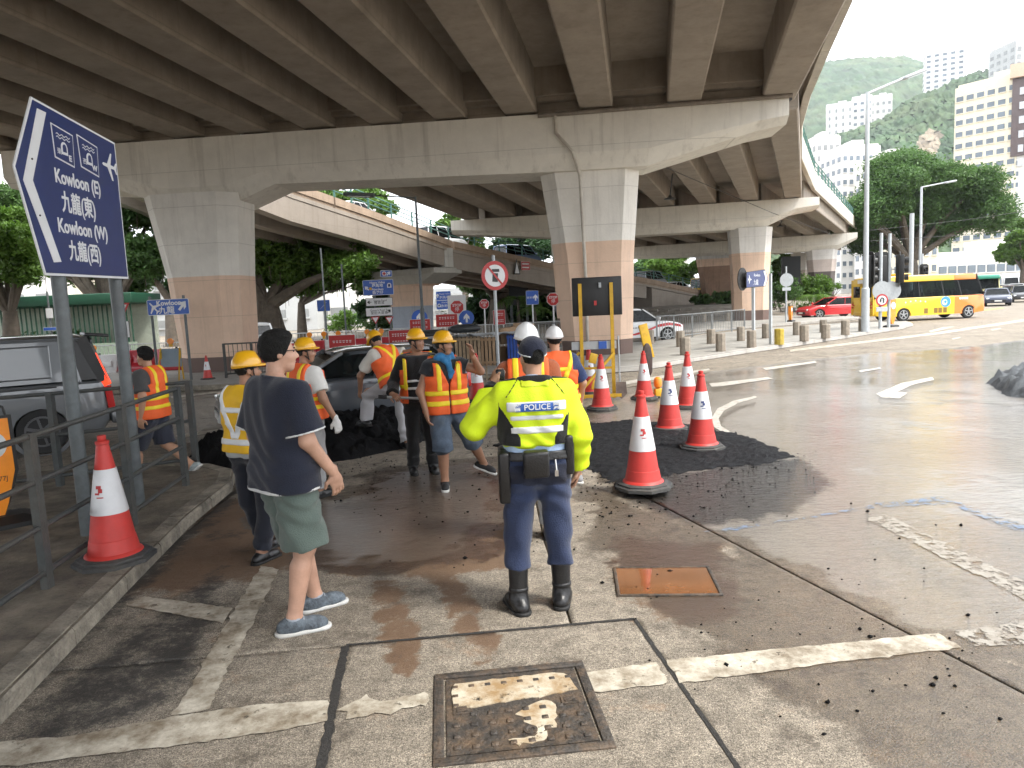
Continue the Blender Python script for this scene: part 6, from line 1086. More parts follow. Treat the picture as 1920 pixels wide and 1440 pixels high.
    def layer(s, name, prims, m_, cuts=(), fold=0., seed=1, h=None, carve=(), label=None, jag=0.):
        V, Fc = solid(prims, h or s.h, cuts, fold, seed, carve, jag); o = link(name, npmesh(name, V, Fc, m_, True), s.obj)
        if label: o['label'] = label
        return o
    def face(s):
        H = s.hd; 
        for sg in (-1, 1):
            e = B(); 
            def ell(c_, r_, m_, nm):
                V, Fc = solid([('e', c_, r_, s.HR, .001)], .0035); link(nm, npmesh(nm, V, Fc, m_, True), s.obj)
            ell(H(sg*.032, .085, .004), (.014*s.kh, .008*s.kh, .0065*s.kh), MATS.get('eye') or mat('eye', (.015, .012, .01), .2), 'eye'); ell(H(sg*.034, .091, .026), (.021*s.kh, .007*s.kh, .0055*s.kh), M_hair, 'eyebrow')
        ell(H(0, .0965, -.065), (.022*s.kh, .007*s.kh, .0055*s.kh), mat('lips', (.25, .09, .07), .5), 'mouth')
    def hair(s, m_=None, thick=.008, low=-.03, jag=.0015):
        H = s.hd; K = s.kh; s.layer('hair', [('e', H(0, -.016, .036), ((.079+thick)*K, (.097+thick)*K, (.1+thick)*K), s.HR, .01), ('e', H(0, .03, .1), (.062*K, .06*K, .035*K), s.HR, .04)], m_ or M_hair, cuts=[(H(0, -.02, low), s.HR@V3(0, .75, -1)), (H(0, .062, .05), s.HR@V3(0, 1, -.55))], h=.006, carve=[lambda Q: -.02+0*Q[..., 0]], jag=jag)
    def helmet(s, m_, brim_front=True):
        H = s.hd; K = s.kh*1.06; R = s.HR; o = s.layer('helmet', [('e', H(0, -.008, .045), (.107*K, .131*K, .132*K), R, .01), (H(0, -.075, .152), H(0, .06, .158), .016*K, .016*K, .035), (H(-.03, -.06, .148), H(-.03, .05, .152), .009*K, .009*K, .02), (H(.03, -.06, .148), H(.03, .05, .152), .009*K, .009*K, .02)], m_, cuts=[(H(0, 0, .04), R@V3(0, .12, -1))], h=.0062)
        V, Fc = solid([('e', H(0, -.004, .045), (.117*K, .141*K, .013*K), R, .01), ('e', H(0, .105, .046), (.075*K, .066*K, .012*K), R, .02)], .0055); link('brim', npmesh('brim', V, Fc, m_, True), o)
        V, Fc = solid([('e', H(0, -.01, .035), (.087*K, .108*K, .03*K), R, .01)], .006); link('headband', npmesh('headband', V, Fc, M_blkc, True), o)
        st = [(H(sg*.085, .03*a, .03), H(sg*.07, .045, -.085), .006*K, .006*K, .004) for sg in (-1, 1) for a in (1, -2)]+[(H(-.07, .045, -.085), H(.07, .045, -.085), .007*K, .007*K, .01)]; V, Fc = solid(st, .0045); link('chin_strap', npmesh('chin_strap', V, Fc, M_blkc, True), o); return o
    def shoes(s, m_, sole, boot=0., big=1.):
        K = s.k
        for sd in 'LR':
            a = s.J[sd+'ank']; f = s.J[sd+'foot']; fl = np.array(f, float); fdir = unit(fl); upv = unit(np.cross(np.cross(fdir, V3(0, 0, 1)), fdir)); hz = a-upv*.045*K
            pr = [(hz-fdir*.055*K, hz-fdir*.0*K+upv*.03*K, .044*K*big, .046*K*big, .03), (hz-upv*.002*K, hz+fdir*.125*K-upv*.006*K, .045*K*big, .038*K*big, .04), (hz+fdir*.1*K, hz+fdir*.155*K-upv*.008*K, .04*K*big, .032*K*big, .03)]
            if boot: kn = s.J[sd+'knee']; q = a+(kn-a)*boot; pr += [(a, q, .056*K, .073*K, .04, [(q, kn-a)])]
            o = s.layer('boot' if boot else 'shoe', pr, m_, cuts=[(hz-upv*.034*K, -upv)], h=.0075)
            sp2 = [(hz-fdir*.06*K-upv*.03*K, hz+fdir*.16*K-upv*.03*K, .05*K*big, .044*K*big, .02)]; V, Fc = solid(sp2, .0075, [(hz-upv*.042*K, -upv), (hz-upv*.016*K, upv)]); link('sole', npmesh('sole', V, Fc, sole, True), o)
            if boot:
                for ff in (.12, .93):
                    kn = s.J[sd+'knee']; q0 = a+(kn-a)*boot*ff; q1 = q0+unit(kn-a)*.028; rr = (.056+.017*ff+.006)*K; V, Fc = solid([(q0, q1, rr, rr, .003, [(q1, kn-a), (q0, a-kn)])], .0075); link('strap', npmesh('strap', V, Fc, m_, True), o)
    def shirt(s, m_, g=.018, sleeve=.75, hem=-.04, name='shirt', fold=.003, sflare=.02, long=False, hemf=.005, neckcut=True):
        J = s.J; K = s.k; pr = s.torso(g, hemf); pz = J['pel']+s.up*hem*K
        if hem < .1: pr.append((J['pel']-unit(J['Rhip']-J['Lhip'])*.085*K+s.up*(hem)*K, J['pel']+unit(J['Rhip']-J['Lhip'])*.085*K+s.up*hem*K, (.112*s.build+g+hemf)*K, (.112*s.build+g+hemf)*K, .06))
        pr = [(*p[:5], [(pz, -s.up)]) for p in pr]; cuts = []
        for sd in 'LR': pr += s.arm(sd, g+.006, upto=sleeve if not long else 1.0+sleeve, flare=sflare)
        if neckcut: cuts.append((J['neck']+s.up*.004*K, s.up+s.fw*.3))
        return s.layer(name, pr, m_, cuts, fold, 3)
    def trousers(s, m_, g=.016, upto=1.93, fold=.004, flare=.015, waist=.09, name='trousers', ret=False):
        J = s.J; pr = [p for p in s.torso(g-.002)[:2]]+[q for sd in 'LR' for q in s.leg(sd, g, upto=upto, flare=flare)]; return s.layer(name, pr, m_, [(J['pel']+s.up*waist*s.k, s.up)], fold, 5)
    def vest(s, m_, tape, g=.036, hem=-.10, open_front=True, bands=((.02, .052), (.14, .052)), braces=.1, name='vest', back='H', trim=True):
        J = s.J; K = s.k; up_, rt, fw_ = s.up, s.rt, s.fw; hr = unit(J['Rhip']-J['Lhip'])
        def pr(e): 
            P = s.torso(g+.006+e, .012); P.append((J['pel']-hr*.085*K+up_*hem*K, J['pel']+hr*.085*K+up_*hem*K, (.124*s.build+g+e)*K, (.124*s.build+g+e)*K, .06)); return P
        base = [(J['pel']+up_*hem*K, -up_), (J['neck']+up_*.004*K, up_+fw_*.45)]
        side = lambda P: np.abs((P-J['pel'])@rt)-np.where((P-J['pel'])@up_ > .34*K, .165, .4)*K
        carve = [side]
        if open_front: carve.append(lambda P: np.where((P-J['pel'])@fw_ > 0, np.clip(((P-J['pel'])@up_-.22*K)*.42, .008, .2)*1.-np.abs((P-J['pel'])@rt), -1.))
        o = s.layer(name, pr(0), m_, base, .003, 2, carve=carve); tb = base+[]
        def tp(fn, nm='reflective_band'): V, Fc = solid(pr(.007), s.h, base, .003, 2, carve+[fn]); link(nm, npmesh(nm, V, Fc, tape, True), o)
        for z, w in bands: tp(lambda P, z=z, w=w: np.abs((P-J['pel'])@up_-(z+w/2)*K)-w/2*K)
        top = (bands[-1][0]+bands[-1][1])*K if bands else 0
        if back == 'H': tp(lambda P: np.maximum(np.abs(np.abs((P-J['pel'])@rt)-braces*K)-.026*K, top-(P-J['pel'])@up_))
        elif back == 'X':
            for sg in (-1, 1): tp(lambda P, sg=sg: np.maximum(np.where((P-J['pel'])@fw_ < 0, np.abs((P-J['pel'])@rt-sg*((P-J['pel'])@up_-.28*K)*.55)-.03*K, np.abs(np.abs((P-J['pel'])@rt)-braces*K)-.026*K), top-(P-J['pel'])@up_))
        elif back == 'Y':
            for sg in (-1, 1): tp(lambda P, sg=sg: np.maximum(np.where((P-J['pel'])@fw_ < 0, np.abs((P-J['pel'])@rt-sg*np.clip(((P-J['pel'])@up_-.1*K)*.42, .0, .16))-.03*K, np.abs(np.abs((P-J['pel'])@rt)-braces*K)-.026*K), top-(P-J['pel'])@up_))
            tp(lambda P: np.maximum(np.where((P-J['pel'])@fw_ < 0, np.abs((P-J['pel'])@up_-.36*K)-.024*K, 1.), np.abs((P-J['pel'])@rt)-.14*K))
        return o
M_solew = mat('sole_white', (.6, .6, .58), .6, .1, dirt=(.3, .26, .2), damt=.5); M_soleb = mat('sole_black', (.012,)*3, .7)
gp_ = 'people at the road works'
def spot(x, y, z=0.): q = G(x, y, z); return (float(q[0]), float(q[1]), z)
# ---- 1 police officer, back to the camera
P = Person('police officer in lime hi-vis jacket seen from behind, holding a camera up', spot(1018, 1138), -3, 1.78, M_skin, dict(Lank=(-.155, -.03, .085), Rank=(.13, .02, .085), Lknee=(-.145, .0, .49), Rknee=(.125, .02, .49), Lelb=(-.385, .03, 1.20), Lwri=(-.245, .26, 1.43), Relb=(.265, -.05, 1.14), Rwri=(.265, .05, .90), Lfoot=(-.35, 1, 0), Rfoot=(.25, 1, 0)), 1.1, .0085, head_yaw=-14, head_pitch=4, group=gp_)
P.hand('L', (.25, .15, .9), (.7, .5, 0), .9); P.hand('R', (-.1, .25, -1), (-1, .1, 0), .45); P.make_body()
M_nav = cloth('police_navy', (.022, .033, .075)); M_nav2 = cloth('police_seat', (.010, .013, .028)); M_lb2 = cloth('light_blue', (.35, .47, .66))
P.trousers(M_nav, .016, 1.5, .005); P.layer('seat_patch', [p for p in P.torso(.0165)[:1]]+[q for sd in 'LR' for q in P.leg(sd, .0185, upto=.42)], M_nav2, [(P.J['pel']+V3(0, 0, .02), (0, 0, 1)), (P.J['pel']+V3(0, -.02, 0), (0, 1, 0))], .004, 5)
P.layer('shirt', P.torso(.014), M_lb2, [(P.J['pel']+V3(0, 0, .05), (0, 0, -1)), (P.J['neck']+V3(0, 0, .035), (0, .3, 1))], .003)
jk = P.shirt(M_lime, .03, .90, .15, 'jacket', .004, .008, True, .0); Jp = P.J
def jcut(prims, fn, nm, m_, par): V, Fc = solid(prims, P.h, [(Jp['pel']+V3(0, 0, .145), (0, 0, -1)), (Jp['neck']+V3(0, 0, .012), (0, .25, 1))], .004, 3, [fn]); o = link(nm, npmesh(nm, V, Fc, m_, True), par); return o
tj = lambda e: P.torso(.03+e, .0); zz_ = Jp['pel'][2]
for z, w in ((.225, .045), (.31, .03)): jcut(tj(.006), lambda Q, z=z, w=w: np.maximum(np.abs(Q[..., 2]-zz_-z-w/2)-w/2, np.abs(Q[..., 0])-.165), 'reflective_band', M_tapew, jk)
jcut(tj(.007), lambda Q: np.maximum(np.abs(Q[..., 2]-zz_-.395)-.03, np.abs(Q[..., 0])-.185), 'reflective_band', M_tapew, jk)
jcut(tj(.006), lambda Q: np.maximum(np.abs(Q[..., 2]-zz_-.535)-.022, np.abs(Q[..., 0])-.09), 'label_patch', mat('patch_lime', (.5, .58, .01), .6), jk)
for sg in (-1, 1):
    jcut(tj(.005), lambda Q, sg=sg: np.maximum(np.abs(Q[..., 0]*sg-.075-(.60-(Q[..., 2]-zz_))*.75)-.005, np.maximum(Q[..., 1], .45-(Q[..., 2]-zz_))), 'piping', M_blkc, jk)
    jcut(tj(.004), lambda Q, sg=sg: np.maximum(.165-np.clip(.42-(Q[..., 2]-zz_), 0, .2)*.0-sg*Q[..., 0]+np.clip((Q[..., 2]-zz_)-.3, -.1, .1)*.6, (Q[..., 2]-zz_)-.43), 'side_panel', M_blkc, jk)
    sd = 'L' if sg < 0 else 'R'; e, w = Jp[sd+'elb'], Jp[sd+'wri']; q0 = e+(w-e)*.86; V, Fc = solid([(q0, e+(w-e)*1.0, .056, .05, .01, [(e+(w-e)*1.0, w-e), (q0, e-w)])], .0085); link('cuff', npmesh('cuff', V, Fc, M_blkc, True), jk)
    sh = Jp[sd+'sh']; V, Fc = solid([(sh+V3(-sg*.06, 0, .095), sh+V3(sg*.02, .0, .085), .02, .018, .01)], .007); link('epaulette', npmesh('epaulette', V, Fc, M_blkc, True), jk)
V, Fc = solid([(Jp['neck']+V3(-.05, -.02, -.0), Jp['neck']+V3(.05, -.02, -.0), .066, .066, .03)], .0085, [(Jp['neck']+V3(0, 0, .02), (0, .35, 1)), (Jp['neck']+V3(0, 0, -.035), (0, 0, -1))]); link('collar', npmesh('collar', V, Fc, M_blkc, True), jk)
yb_ = -(.115*1.1+.03+.012)-.008
pb_ = B().box((0, yb_-.016, zz_+.395), (.27, .012, .05)).obj('police_panel', mat('police_blue', (.02, .09, .36), .5), jk); bevel(pb_, .003); text('警 POLICE 察', .05, M_tapew, jk, (0, yb_-.0235, zz_+.3955), ext=.0008, weight=.0008)
# belt and kit
V, Fc = solid([p for p in P.torso(.03)[:2]], .0085, [(Jp['pel']+V3(0, 0, .105), (0, 0, 1)), (Jp['pel']+V3(0, 0, .05), (0, 0, -1))]); belt = link('duty_belt', npmesh('duty_belt', V, Fc, M_leath, True), P.obj)
for x, y, z, d_, nm in ((-.02, -.185, .04, (.16, .075, .17), 'pouch'), (-.215, -.06, -.06, (.075, .1, .34), 'holster'), (.2, -.08, .07, (.06, .08, .26), 'radio'), (-.2, -.0, .06, (.09, .12, .12), 'pouch')): bevel(B().box((x, y, zz_+z), d_, (.12, 0, 0)).obj(nm, M_leath, belt), .018, 3)
B().tube([(.1, -.175, zz_+.06), (.105, -.185, zz_-.01)], .006, 6).box((.105, -.187, zz_-.025), (.022, .006, .04)).obj('keys', M_chr, belt)
P.shoes(M_leath, M_soleb, 1.0, 1.12); P.hair(thick=.004, low=-.055, jag=.001)
H = P.hd; cp = P.layer('cap', [('e', H(0, -.01, .052), (.09, .106, .09), P.HR, .01), ('e', H(0, .115, .055), (.067, .067, .011), P.HR, .03)], M_nav2, [(H(0, 0, .028), P.HR@V3(0, .15, -1))], .0015, h=.0065, carve=[lambda Q: .034-np.linalg.norm((Q-H(0, -.125, .03))*[1, .35, 1.], axis=-1)])
V, Fc = solid([('e', H(0, -.01, .04), (.0925, .1085, .077), P.HR, .01)], .0065, [(H(0, 0, .042), P.HR@V3(0, -.15, 1)), (H(0, 0, .03), P.HR@V3(0, .15, -1))], carve=[lambda Q: .045-np.linalg.norm((Q-H(0, -.125, .03))*[1, .35, 1.], axis=-1)]); link('cap_trim', npmesh('cap_trim', V, Fc, M_tapew, True), cp)
wv = P.obj; c_ = Jp['Lwri']; t = thing('video_camera', "small black video camera in the police officer's raised left hand", 'camera', P.loc, P.yaw); bevel(B().box(tuple(c_+V3(.05, .05, .07)), (.06, .13, .075)).obj('camera_body', M_leath, t), .012, 3); B().lathe([(.024, .0), (.026, .05)], 14, tuple(c_+V3(.05, .11, .075)), 'y').obj('lens_barrel', M_blk, t); B().box(tuple(c_+V3(-.04, .03, .085)), (.012, .1, .09)).obj('screen', mat('brown_case', (.12, .09, .06), .5), t)
# ---- 2 man in navy T-shirt and green shorts
P = Person('man in navy T-shirt and grey-green shorts walking away, hair black, seen from behind', spot(556, 1172), 42, 1.90, M_skin3, dict(Lank=(-.10, .20, .085), Rank=(.085, -.06, .085), Lknee=(-.10, .13, .49), Rknee=(.10, .04, .50), Lfoot=(.3, 1, 0), Rfoot=(.55, 1, .0), Lelb=(-.235, -.03, 1.13), Lwri=(-.225, .03, .89), Relb=(.225, .03, 1.13), Rwri=(.22, .19, .91)), .98, .0085, head_yaw=22, group=gp_)
P.hand('L', (0, .15, -1), (1, 0, 0), .5); P.hand('R', (-.1, .3, -1), (-1, .1, 0), .4); P.make_body(); M_nt = cloth('navy_tee', (.012, .015, .028)); M_trim = cloth('white_trim', (.6, .6, .6)); M_gs = cloth('grey_green', (.095, .125, .11))
P.trousers(M_gs, .024, .98, .006, .045, name='shorts')
hs = P.shirt(M_nt, .026, .8, -.10, 'shirt', .0035, .03, False, .02); pv = P.J
V, Fc = solid(P.torso(.0255, .02)[:2]+[(pv['pel']-V3(.085, 0, .12), pv['pel']+V3(.085, 0, -.12), .181, .181, .06)], .0085, [(pv['pel']+V3(0, 0, -.098), (0, 0, 1)), (pv['pel']+V3(0, 0, -.118), (0, 0, -1))]); link('hem_trim', npmesh('hem_trim', V, Fc, M_trim, True), hs)
for sd in 'LR': a, e = pv[sd+'sh'], pv[sd+'elb']; q0, q1 = a+(e-a)*.79, a+(e-a)*.83; V, Fc = solid([(q0, q1, .127, .128, .002, [(q1, e-a), (q0, a-e)])], .0075); link('sleeve_trim', npmesh('sleeve_trim', V, Fc, M_trim, True), hs)
P.shoes(mat('shoe_grey', (.12, .145, .17), .75, .45, 26, .5, 60, dirt=(.03, .035, .045), dscale=9, damt=.8), M_solew, big=1.08); P.hair(thick=.017, low=-.05, jag=.0022); P.face()
for sd in 'LR':
    a = P.J[sd+'ank']; f = unit(P.J[sd+'foot']); lt = np.cross(f, V3(0, 0, 1)); lb_ = B()
    for i in range(5): c_ = a+f*(.035+.022*i)+V3(0, 0, .008-.012*i); lb_.tube([c_-lt*.03, c_+V3(0, 0, .012), c_+lt*.03], .0045, 6)
    lb_.obj('laces', mat('lace_grey', (.35, .37, .4), .8), P.obj)
H = P.hd; g_ = B(); g_.tube([H(.082, -.01, .012), H(.076, .07, .012), H(.05, .105, .01), H(.02, .112, .006)], .003, 6); g_.tube([H(-.082, -.01, .012), H(-.076, .07, .012), H(-.05, .105, .01), H(-.02, .112, .006)], .003, 6); g_.obj('glasses', M_blk, P.obj)
for sd in 'LR': a = P.J[sd+'ank']; V, Fc = solid([(a-V3(0, 0, .03), a+V3(0, 0, .02), .055, .052, .01, [(a+V3(0, 0, .02), (0, 0, 1))])], .0075); link('sock', npmesh('sock', V, Fc, cloth('sock_grey', (.3, .33, .38)), True), P.obj)
# ---- 3 worker in yellow vest and helmet
P = Person('worker in a mustard vest with white tape and yellow helmet, behind the navy T-shirt man', spot(490, 1045), 28, 1.68, M_skin2, dict(Lank=(-.10, .16, .085), Rank=(.1, -.08, .085), Lelb=(-.28, .02, 1.13), Lwri=(-.20, .22, 1.08), Relb=(.27, .03, 1.13), Rwri=(.22, .22, 1.05)), 1.05, .01, head_yaw=30, group=gp_)
P.hand('L', (.5, .8, 0), (0, 0, -1), .6); P.hand('R', (-.4, .8, 0), (0, 0, -1), .6); P.make_body(); P.trousers(cloth('dark_navy', (.012, .014, .022)), .018); P.shirt(cloth('grey_shirt', (.36, .38, .39)), .018, .85, -.03); P.vest(M_yv, M_tapew, .034, .0, True, ((.07, .05),), .1, back='Y'); P.shoes(M_leath, M_soleb); P.hair(); P.helmet(M_helm); P.face()
H = P.hd; B().lathe([(.028, -.002), (.028, .002)], 18, (0, 0, 0), 'y').obj('helmet_badge', M_sblk, P.obj, loc=tuple(H(-.045, -.118, .1)), rz=-.35).rotation_euler.x = -.35
# ---- 4 worker with white sleeves and glove
q = at(574, 900, 7.6); P = Person('worker in orange vest with white sleeve and glove, partly hidden behind the navy T-shirt man', (q[0]+.08, 7.6, 0), 40, 1.70, M_skin2, dict(Relb=(.30, .0, 1.12), Rwri=(.36, .10, .88), Lelb=(-.26, .0, 1.13)), 1.0, .011, head_yaw=45, group=gp_)
P.hand('R', (.1, .2, -1), (-1, .2, 0), .4); P.hand('L', (0, .2, -1), (1, .2, 0), .4); P.make_body(); P.trousers(cloth('grey_trouser', (.3, .3, .3)), .018); P.shirt(cloth('white_tee', (.62, .61, .58)), .018, .72, -.04); P.vest(M_ov, M_tape, .034, -.06, True, ((.06, .045), (.15, .045)), .1); P.shoes(M_leath, M_soleb); P.hair(); P.helmet(M_helm); P.face()
gv = P.hands[0]; V, Fc = solid([(a[0], a[1], a[2]+.005, a[3]+.004, a[4]) if not isinstance(a[0], str) else ('e', a[1], tuple(r_+.005 for r_ in a[2]), a[3], a[4]) for a in gv], .005); link('glove', npmesh('glove', V, Fc, cloth('glove_white', (.66, .66, .64)), True), P.obj)
# ---- 5 leaning worker in grey trousers
P = Person('worker in grey trousers and orange vest leaning over, one foot up on the asphalt heap', spot(750, 842), -52, 1.78, M_skin2, dict(pel=(0, 0, .95), Lhip=(-.095, 0, .91), Rhip=(.095, 0, .91), Lank=(-.16, .50, .40), Lknee=(-.16, .40, .80), Rank=(.1, -.06, .085), Rknee=(.1, .02, .49), Lelb=(-.24, .45, 1.05), Lwri=(-.18, .55, .82), Relb=(.28, .0, 1.33), Rwri=(.22, -.22, 1.42)), 1.0, .0105, head_yaw=0, head_pitch=-38, group=gp_, torso_lean=(0, .62))
P.hand('L', (.1, .3, -1), (1, 0, 0), .9); P.hand('R', (-.2, -.6, .5), (0, .3, 1), .6); P.make_body(); P.trousers(cloth('light_grey', (.42, .42, .44)), .026, 1.95, .007, .03); P.shirt(cloth('cream_tee', (.55, .53, .48)), .018, .7, -.02); P.vest(M_ov, M_tape, .034, -.03, True, ((.05, .05),), .1, back='X'); P.shoes(M_leath, M_soleb); P.hair(); P.helmet(M_helm); P.face()
# ---- 6 worker in black with a shovel
P = Person('worker in black polo with two white bands and open orange vest, holding a tool handle', spot(795, 886), 165, 1.72, M_skin2, dict(Relb=(.30, -.04, 1.13), Rwri=(.34, .18, 1.02), Lelb=(-.26, .02, 1.12), Lwri=(-.12, .26, .98), Lank=(-.12, .0, .085), Rank=(.12, -.04, .085)), 1.0, .0105, head_yaw=-48, group=gp_)
P.hand('R', (-.35, .8, -.2), (-.5, -.2, -.8), 1.0); P.hand('L', (.5, .8, -.1), (.3, 0, -1), 1.0); P.make_body(); P.trousers(M_blkc, .02, 1.95); sh_ = P.shirt(M_blkc, .018, .9, -.03, long=True); Jq = P.J
for z in (.1, .19): V, Fc = solid(P.torso(.0215, .012), .0105, [(Jq['pel']+V3(0, 0, z), (0, 0, -1)), (Jq['pel']+V3(0, 0, z+.032), (0, 0, 1))]); link('white_band', npmesh('white_band', V, Fc, M_tapew, True), sh_)
V, Fc = solid(P.torso(.034, .012), .0105, [(Jq['pel']+V3(0, 0, -.06), (0, 0, -1)), (Jq['neck']+V3(0, 0, .0), (0, .45, 1))], .003, 2, [lambda Q: np.where(Q[..., 1] > -.02, .145-np.abs(Q[..., 0]), -1), lambda Q: np.abs(Q[..., 0])-np.where(Q[..., 2] > Jq['pel'][2]+.34, .165, .4)]); vo = link('vest', npmesh('vest', V, Fc, M_ov, True), P.obj)
for lo_, hi_ in ((.12, .16),): V, Fc = solid(P.torso(.04, .012), .0105, [(Jq['pel']+V3(0, 0, .1), (0, 0, -1)), (Jq['neck'], (0, .45, 1))], carve=[lambda Q: np.abs(np.abs(Q[..., 0])-.168)-.02]); link('reflective_band', npmesh('reflective_band', V, Fc, M_tape, True), vo)
V, Fc = solid(P.torso(.04, .012), .0105, [(Jq['pel']+V3(0, 0, .12), (0, 0, -1)), (Jq['pel']+V3(0, 0, .165), (0, 0, 1))], carve=[lambda Q: np.where(Q[..., 1] > -.02, .145-np.abs(Q[..., 0]), -1)]); link('reflective_band', npmesh('reflective_band', V, Fc, M_tape, True), vo)
P.shoes(M_leath, M_soleb, .35); P.hair(); P.helmet(M_helm); P.face()
t = thing('shovel', 'long-handled shovel held across the body by the worker in black', 'shovel', P.loc, P.yaw); r_, l_ = Jq['Rwri']+V3(-.03, .05, -.03), Jq['Lwri']+V3(.04, .04, -.03); dd = unit(l_-r_); B().tube([r_-dd*.12, l_+dd*.25], .016, 8).obj('handle', M_grey, t, True); B().tube([r_-dd*.2, r_-dd*.1], .022, 8).obj('grip', M_blk, t)
# ---- 7 worker in denim shorts, hand to helmet
P = Person('worker in denim shorts and orange vest striding, one hand raised to his yellow helmet', spot(845, 909), 158, 1.70, M_skin2, dict(Rank=(.10, .12, .085), Rknee=(.11, .14, .49), Lank=(-.47, -.16, .17), Lknee=(-.28, .04, .50), Rfoot=(.3, 1, 0), Lfoot=(-.75, .6, -.35), Lelb=(-.40, .10, 1.30), Lwri=(-.27, .22, 1.50), Relb=(.30, .02, 1.12), Rwri=(.27, .12, .88)), 1.14, .0105, head_yaw=-48, group=gp_)
P.hand('L', (.2, .15, 1), (.9, .2, 0), .45); P.hand('R', (-.1, .2, -1), (-1, .1, 0), .5); P.make_body(); P.trousers(mat('denim', (.075, .105, .15), .85, .35, 7, .4, 130, dirt=(.2, .22, .24), dscale=3, damt=.6), .034, 1.1, .005, .03, name='shorts'); P.shirt(cloth('black_tee', (.018, .02, .024)), .014, .35, -.02); P.vest(M_ov, M_tape, .034, -.10, True, ((.0, .055), (.115, .055)), .115); P.shoes(mat('shoe_black', (.014, .014, .016), .7), M_solew); P.hair(); P.helmet(M_helm); P.face()
tw = P.J['neck']; V, Fc = solid([(tw+V3(-.06, .03, .0), tw+V3(.06, .05, .0), .062, .06, .03), (tw+V3(-.03, .1, -.02), tw+V3(-.02, .15, -.2), .028, .03, .03), (tw+V3(.03, .11, -.02), tw+V3(-.05, .16, -.15), .026, .022, .03)], .008, fold=.004); link('neck_towel', npmesh('neck_towel', V, Fc, cloth('towel_blue', (.03, .16, .34)), True), P.obj)
# ---- 8, 9 white helmets ahead of the police officer
q = at(1003, 900, 5.9); P = Person('worker in a white helmet mostly hidden directly in front of the police officer', (q[0]-.02, 5.9, 0), 0, 1.80, M_skin2, None, 1.0, .012, group=gp_); P.make_body(); P.trousers(cloth('grey_trouser', (.3, .3, .3)), .018); P.shirt(cloth('orange_under', (.3, .08, .03)), .018, .8, -.03); P.vest(M_ov, M_tape, .036, -.08, True, ((.02, .05), (.13, .05)), .1); P.shoes(M_leath, M_soleb); P.hair(); P.helmet(M_helmw)
q = at(1040, 900, 7.7); P = Person('worker in a white helmet and blue polo, back turned, right of the police officer', (q[0]+.06, 7.7, 0), -8, 1.70, M_skin, dict(Relb=(.30, .0, 1.13), Rwri=(.29, .09, .9), Rank=(.2, -.05, .085)), 1.08, .012, group=gp_); P.hand('R', (0, .2, -1), (-1, 0, 0), .5); P.make_body(); P.trousers(cloth('grey_trouser', (.3, .3, .3)), .024); P.shirt(cloth('polo_blue', (.02, .035, .10)), .018, .9, -.03, neckcut=True); P.vest(M_ov, M_tape, .036, -.08, True, ((.02, .05), (.13, .05)), .1, back='Y'); P.shoes(mat('shoe_mesh', (.2, .2, .21), .7), M_solew); P.hair(low=-.04); P.helmet(M_helmw)
# ---- 10 worker walking behind the railing
P = Person('bareheaded worker in orange vest and dark shorts walking left behind the railing', spot(300, 905), -84, 1.68, M_skin, dict(Rank=(.1, -.40, .20), Rknee=(.1, -.06, .50), Lank=(-.1, .22, .085), Lknee=(-.1, .2, .49), Rfoot=(0, .8, -.6), Lelb=(-.25, -.05, 1.13), Lwri=(-.24, .0, .88), Relb=(.25, .08, 1.14), Rwri=(.22, .25, .96)), .98, .011, group=gp_); P.hand('L', (0, .2, -1), (1, 0, 0), .5); P.hand('R', (0, .3, -1), (-1, 0, 0), .5); P.make_body(); P.trousers(cloth('dark_shorts', (.03, .034, .05)), .03, 1.0, .006, .035, name='shorts'); P.shirt(cloth('charcoal', (.06, .06, .06)), .018, .75, -.03); P.vest(M_ov, M_tape, .036, -.10, True, ((.02, .05), (.13, .05)), .1); P.shoes(mat('shoe_mesh2', (.3, .34, .34), .7, .3, 30), M_solew); P.hair(thick=.017, low=-.045, jag=.003); P.face()
# ---- 11 passenger in the dark grey car
ph = suv.rotation_euler.z; pp = Vector(suv.location)+Matrix.Rotation(ph, 3, 'Z') @ Vector((-.02, .42, 0)); P = Person('passenger with dark hair looking out of the dark grey car', (pp.x, pp.y, -.38), -125, 1.6, M_skin3, dict(Lknee=(-.1, .4, .92), Rknee=(.1, .4, .92), Lank=(-.1, .55, .6), Rank=(.1, .55, .6)), .9, .014, head_yaw=-40, group=gp_); P.make_body(); P.shirt(cloth('white_blouse', (.6, .6, .6)), .016, .7, 0); P.hair(thick=.022, low=-.09); P.face()
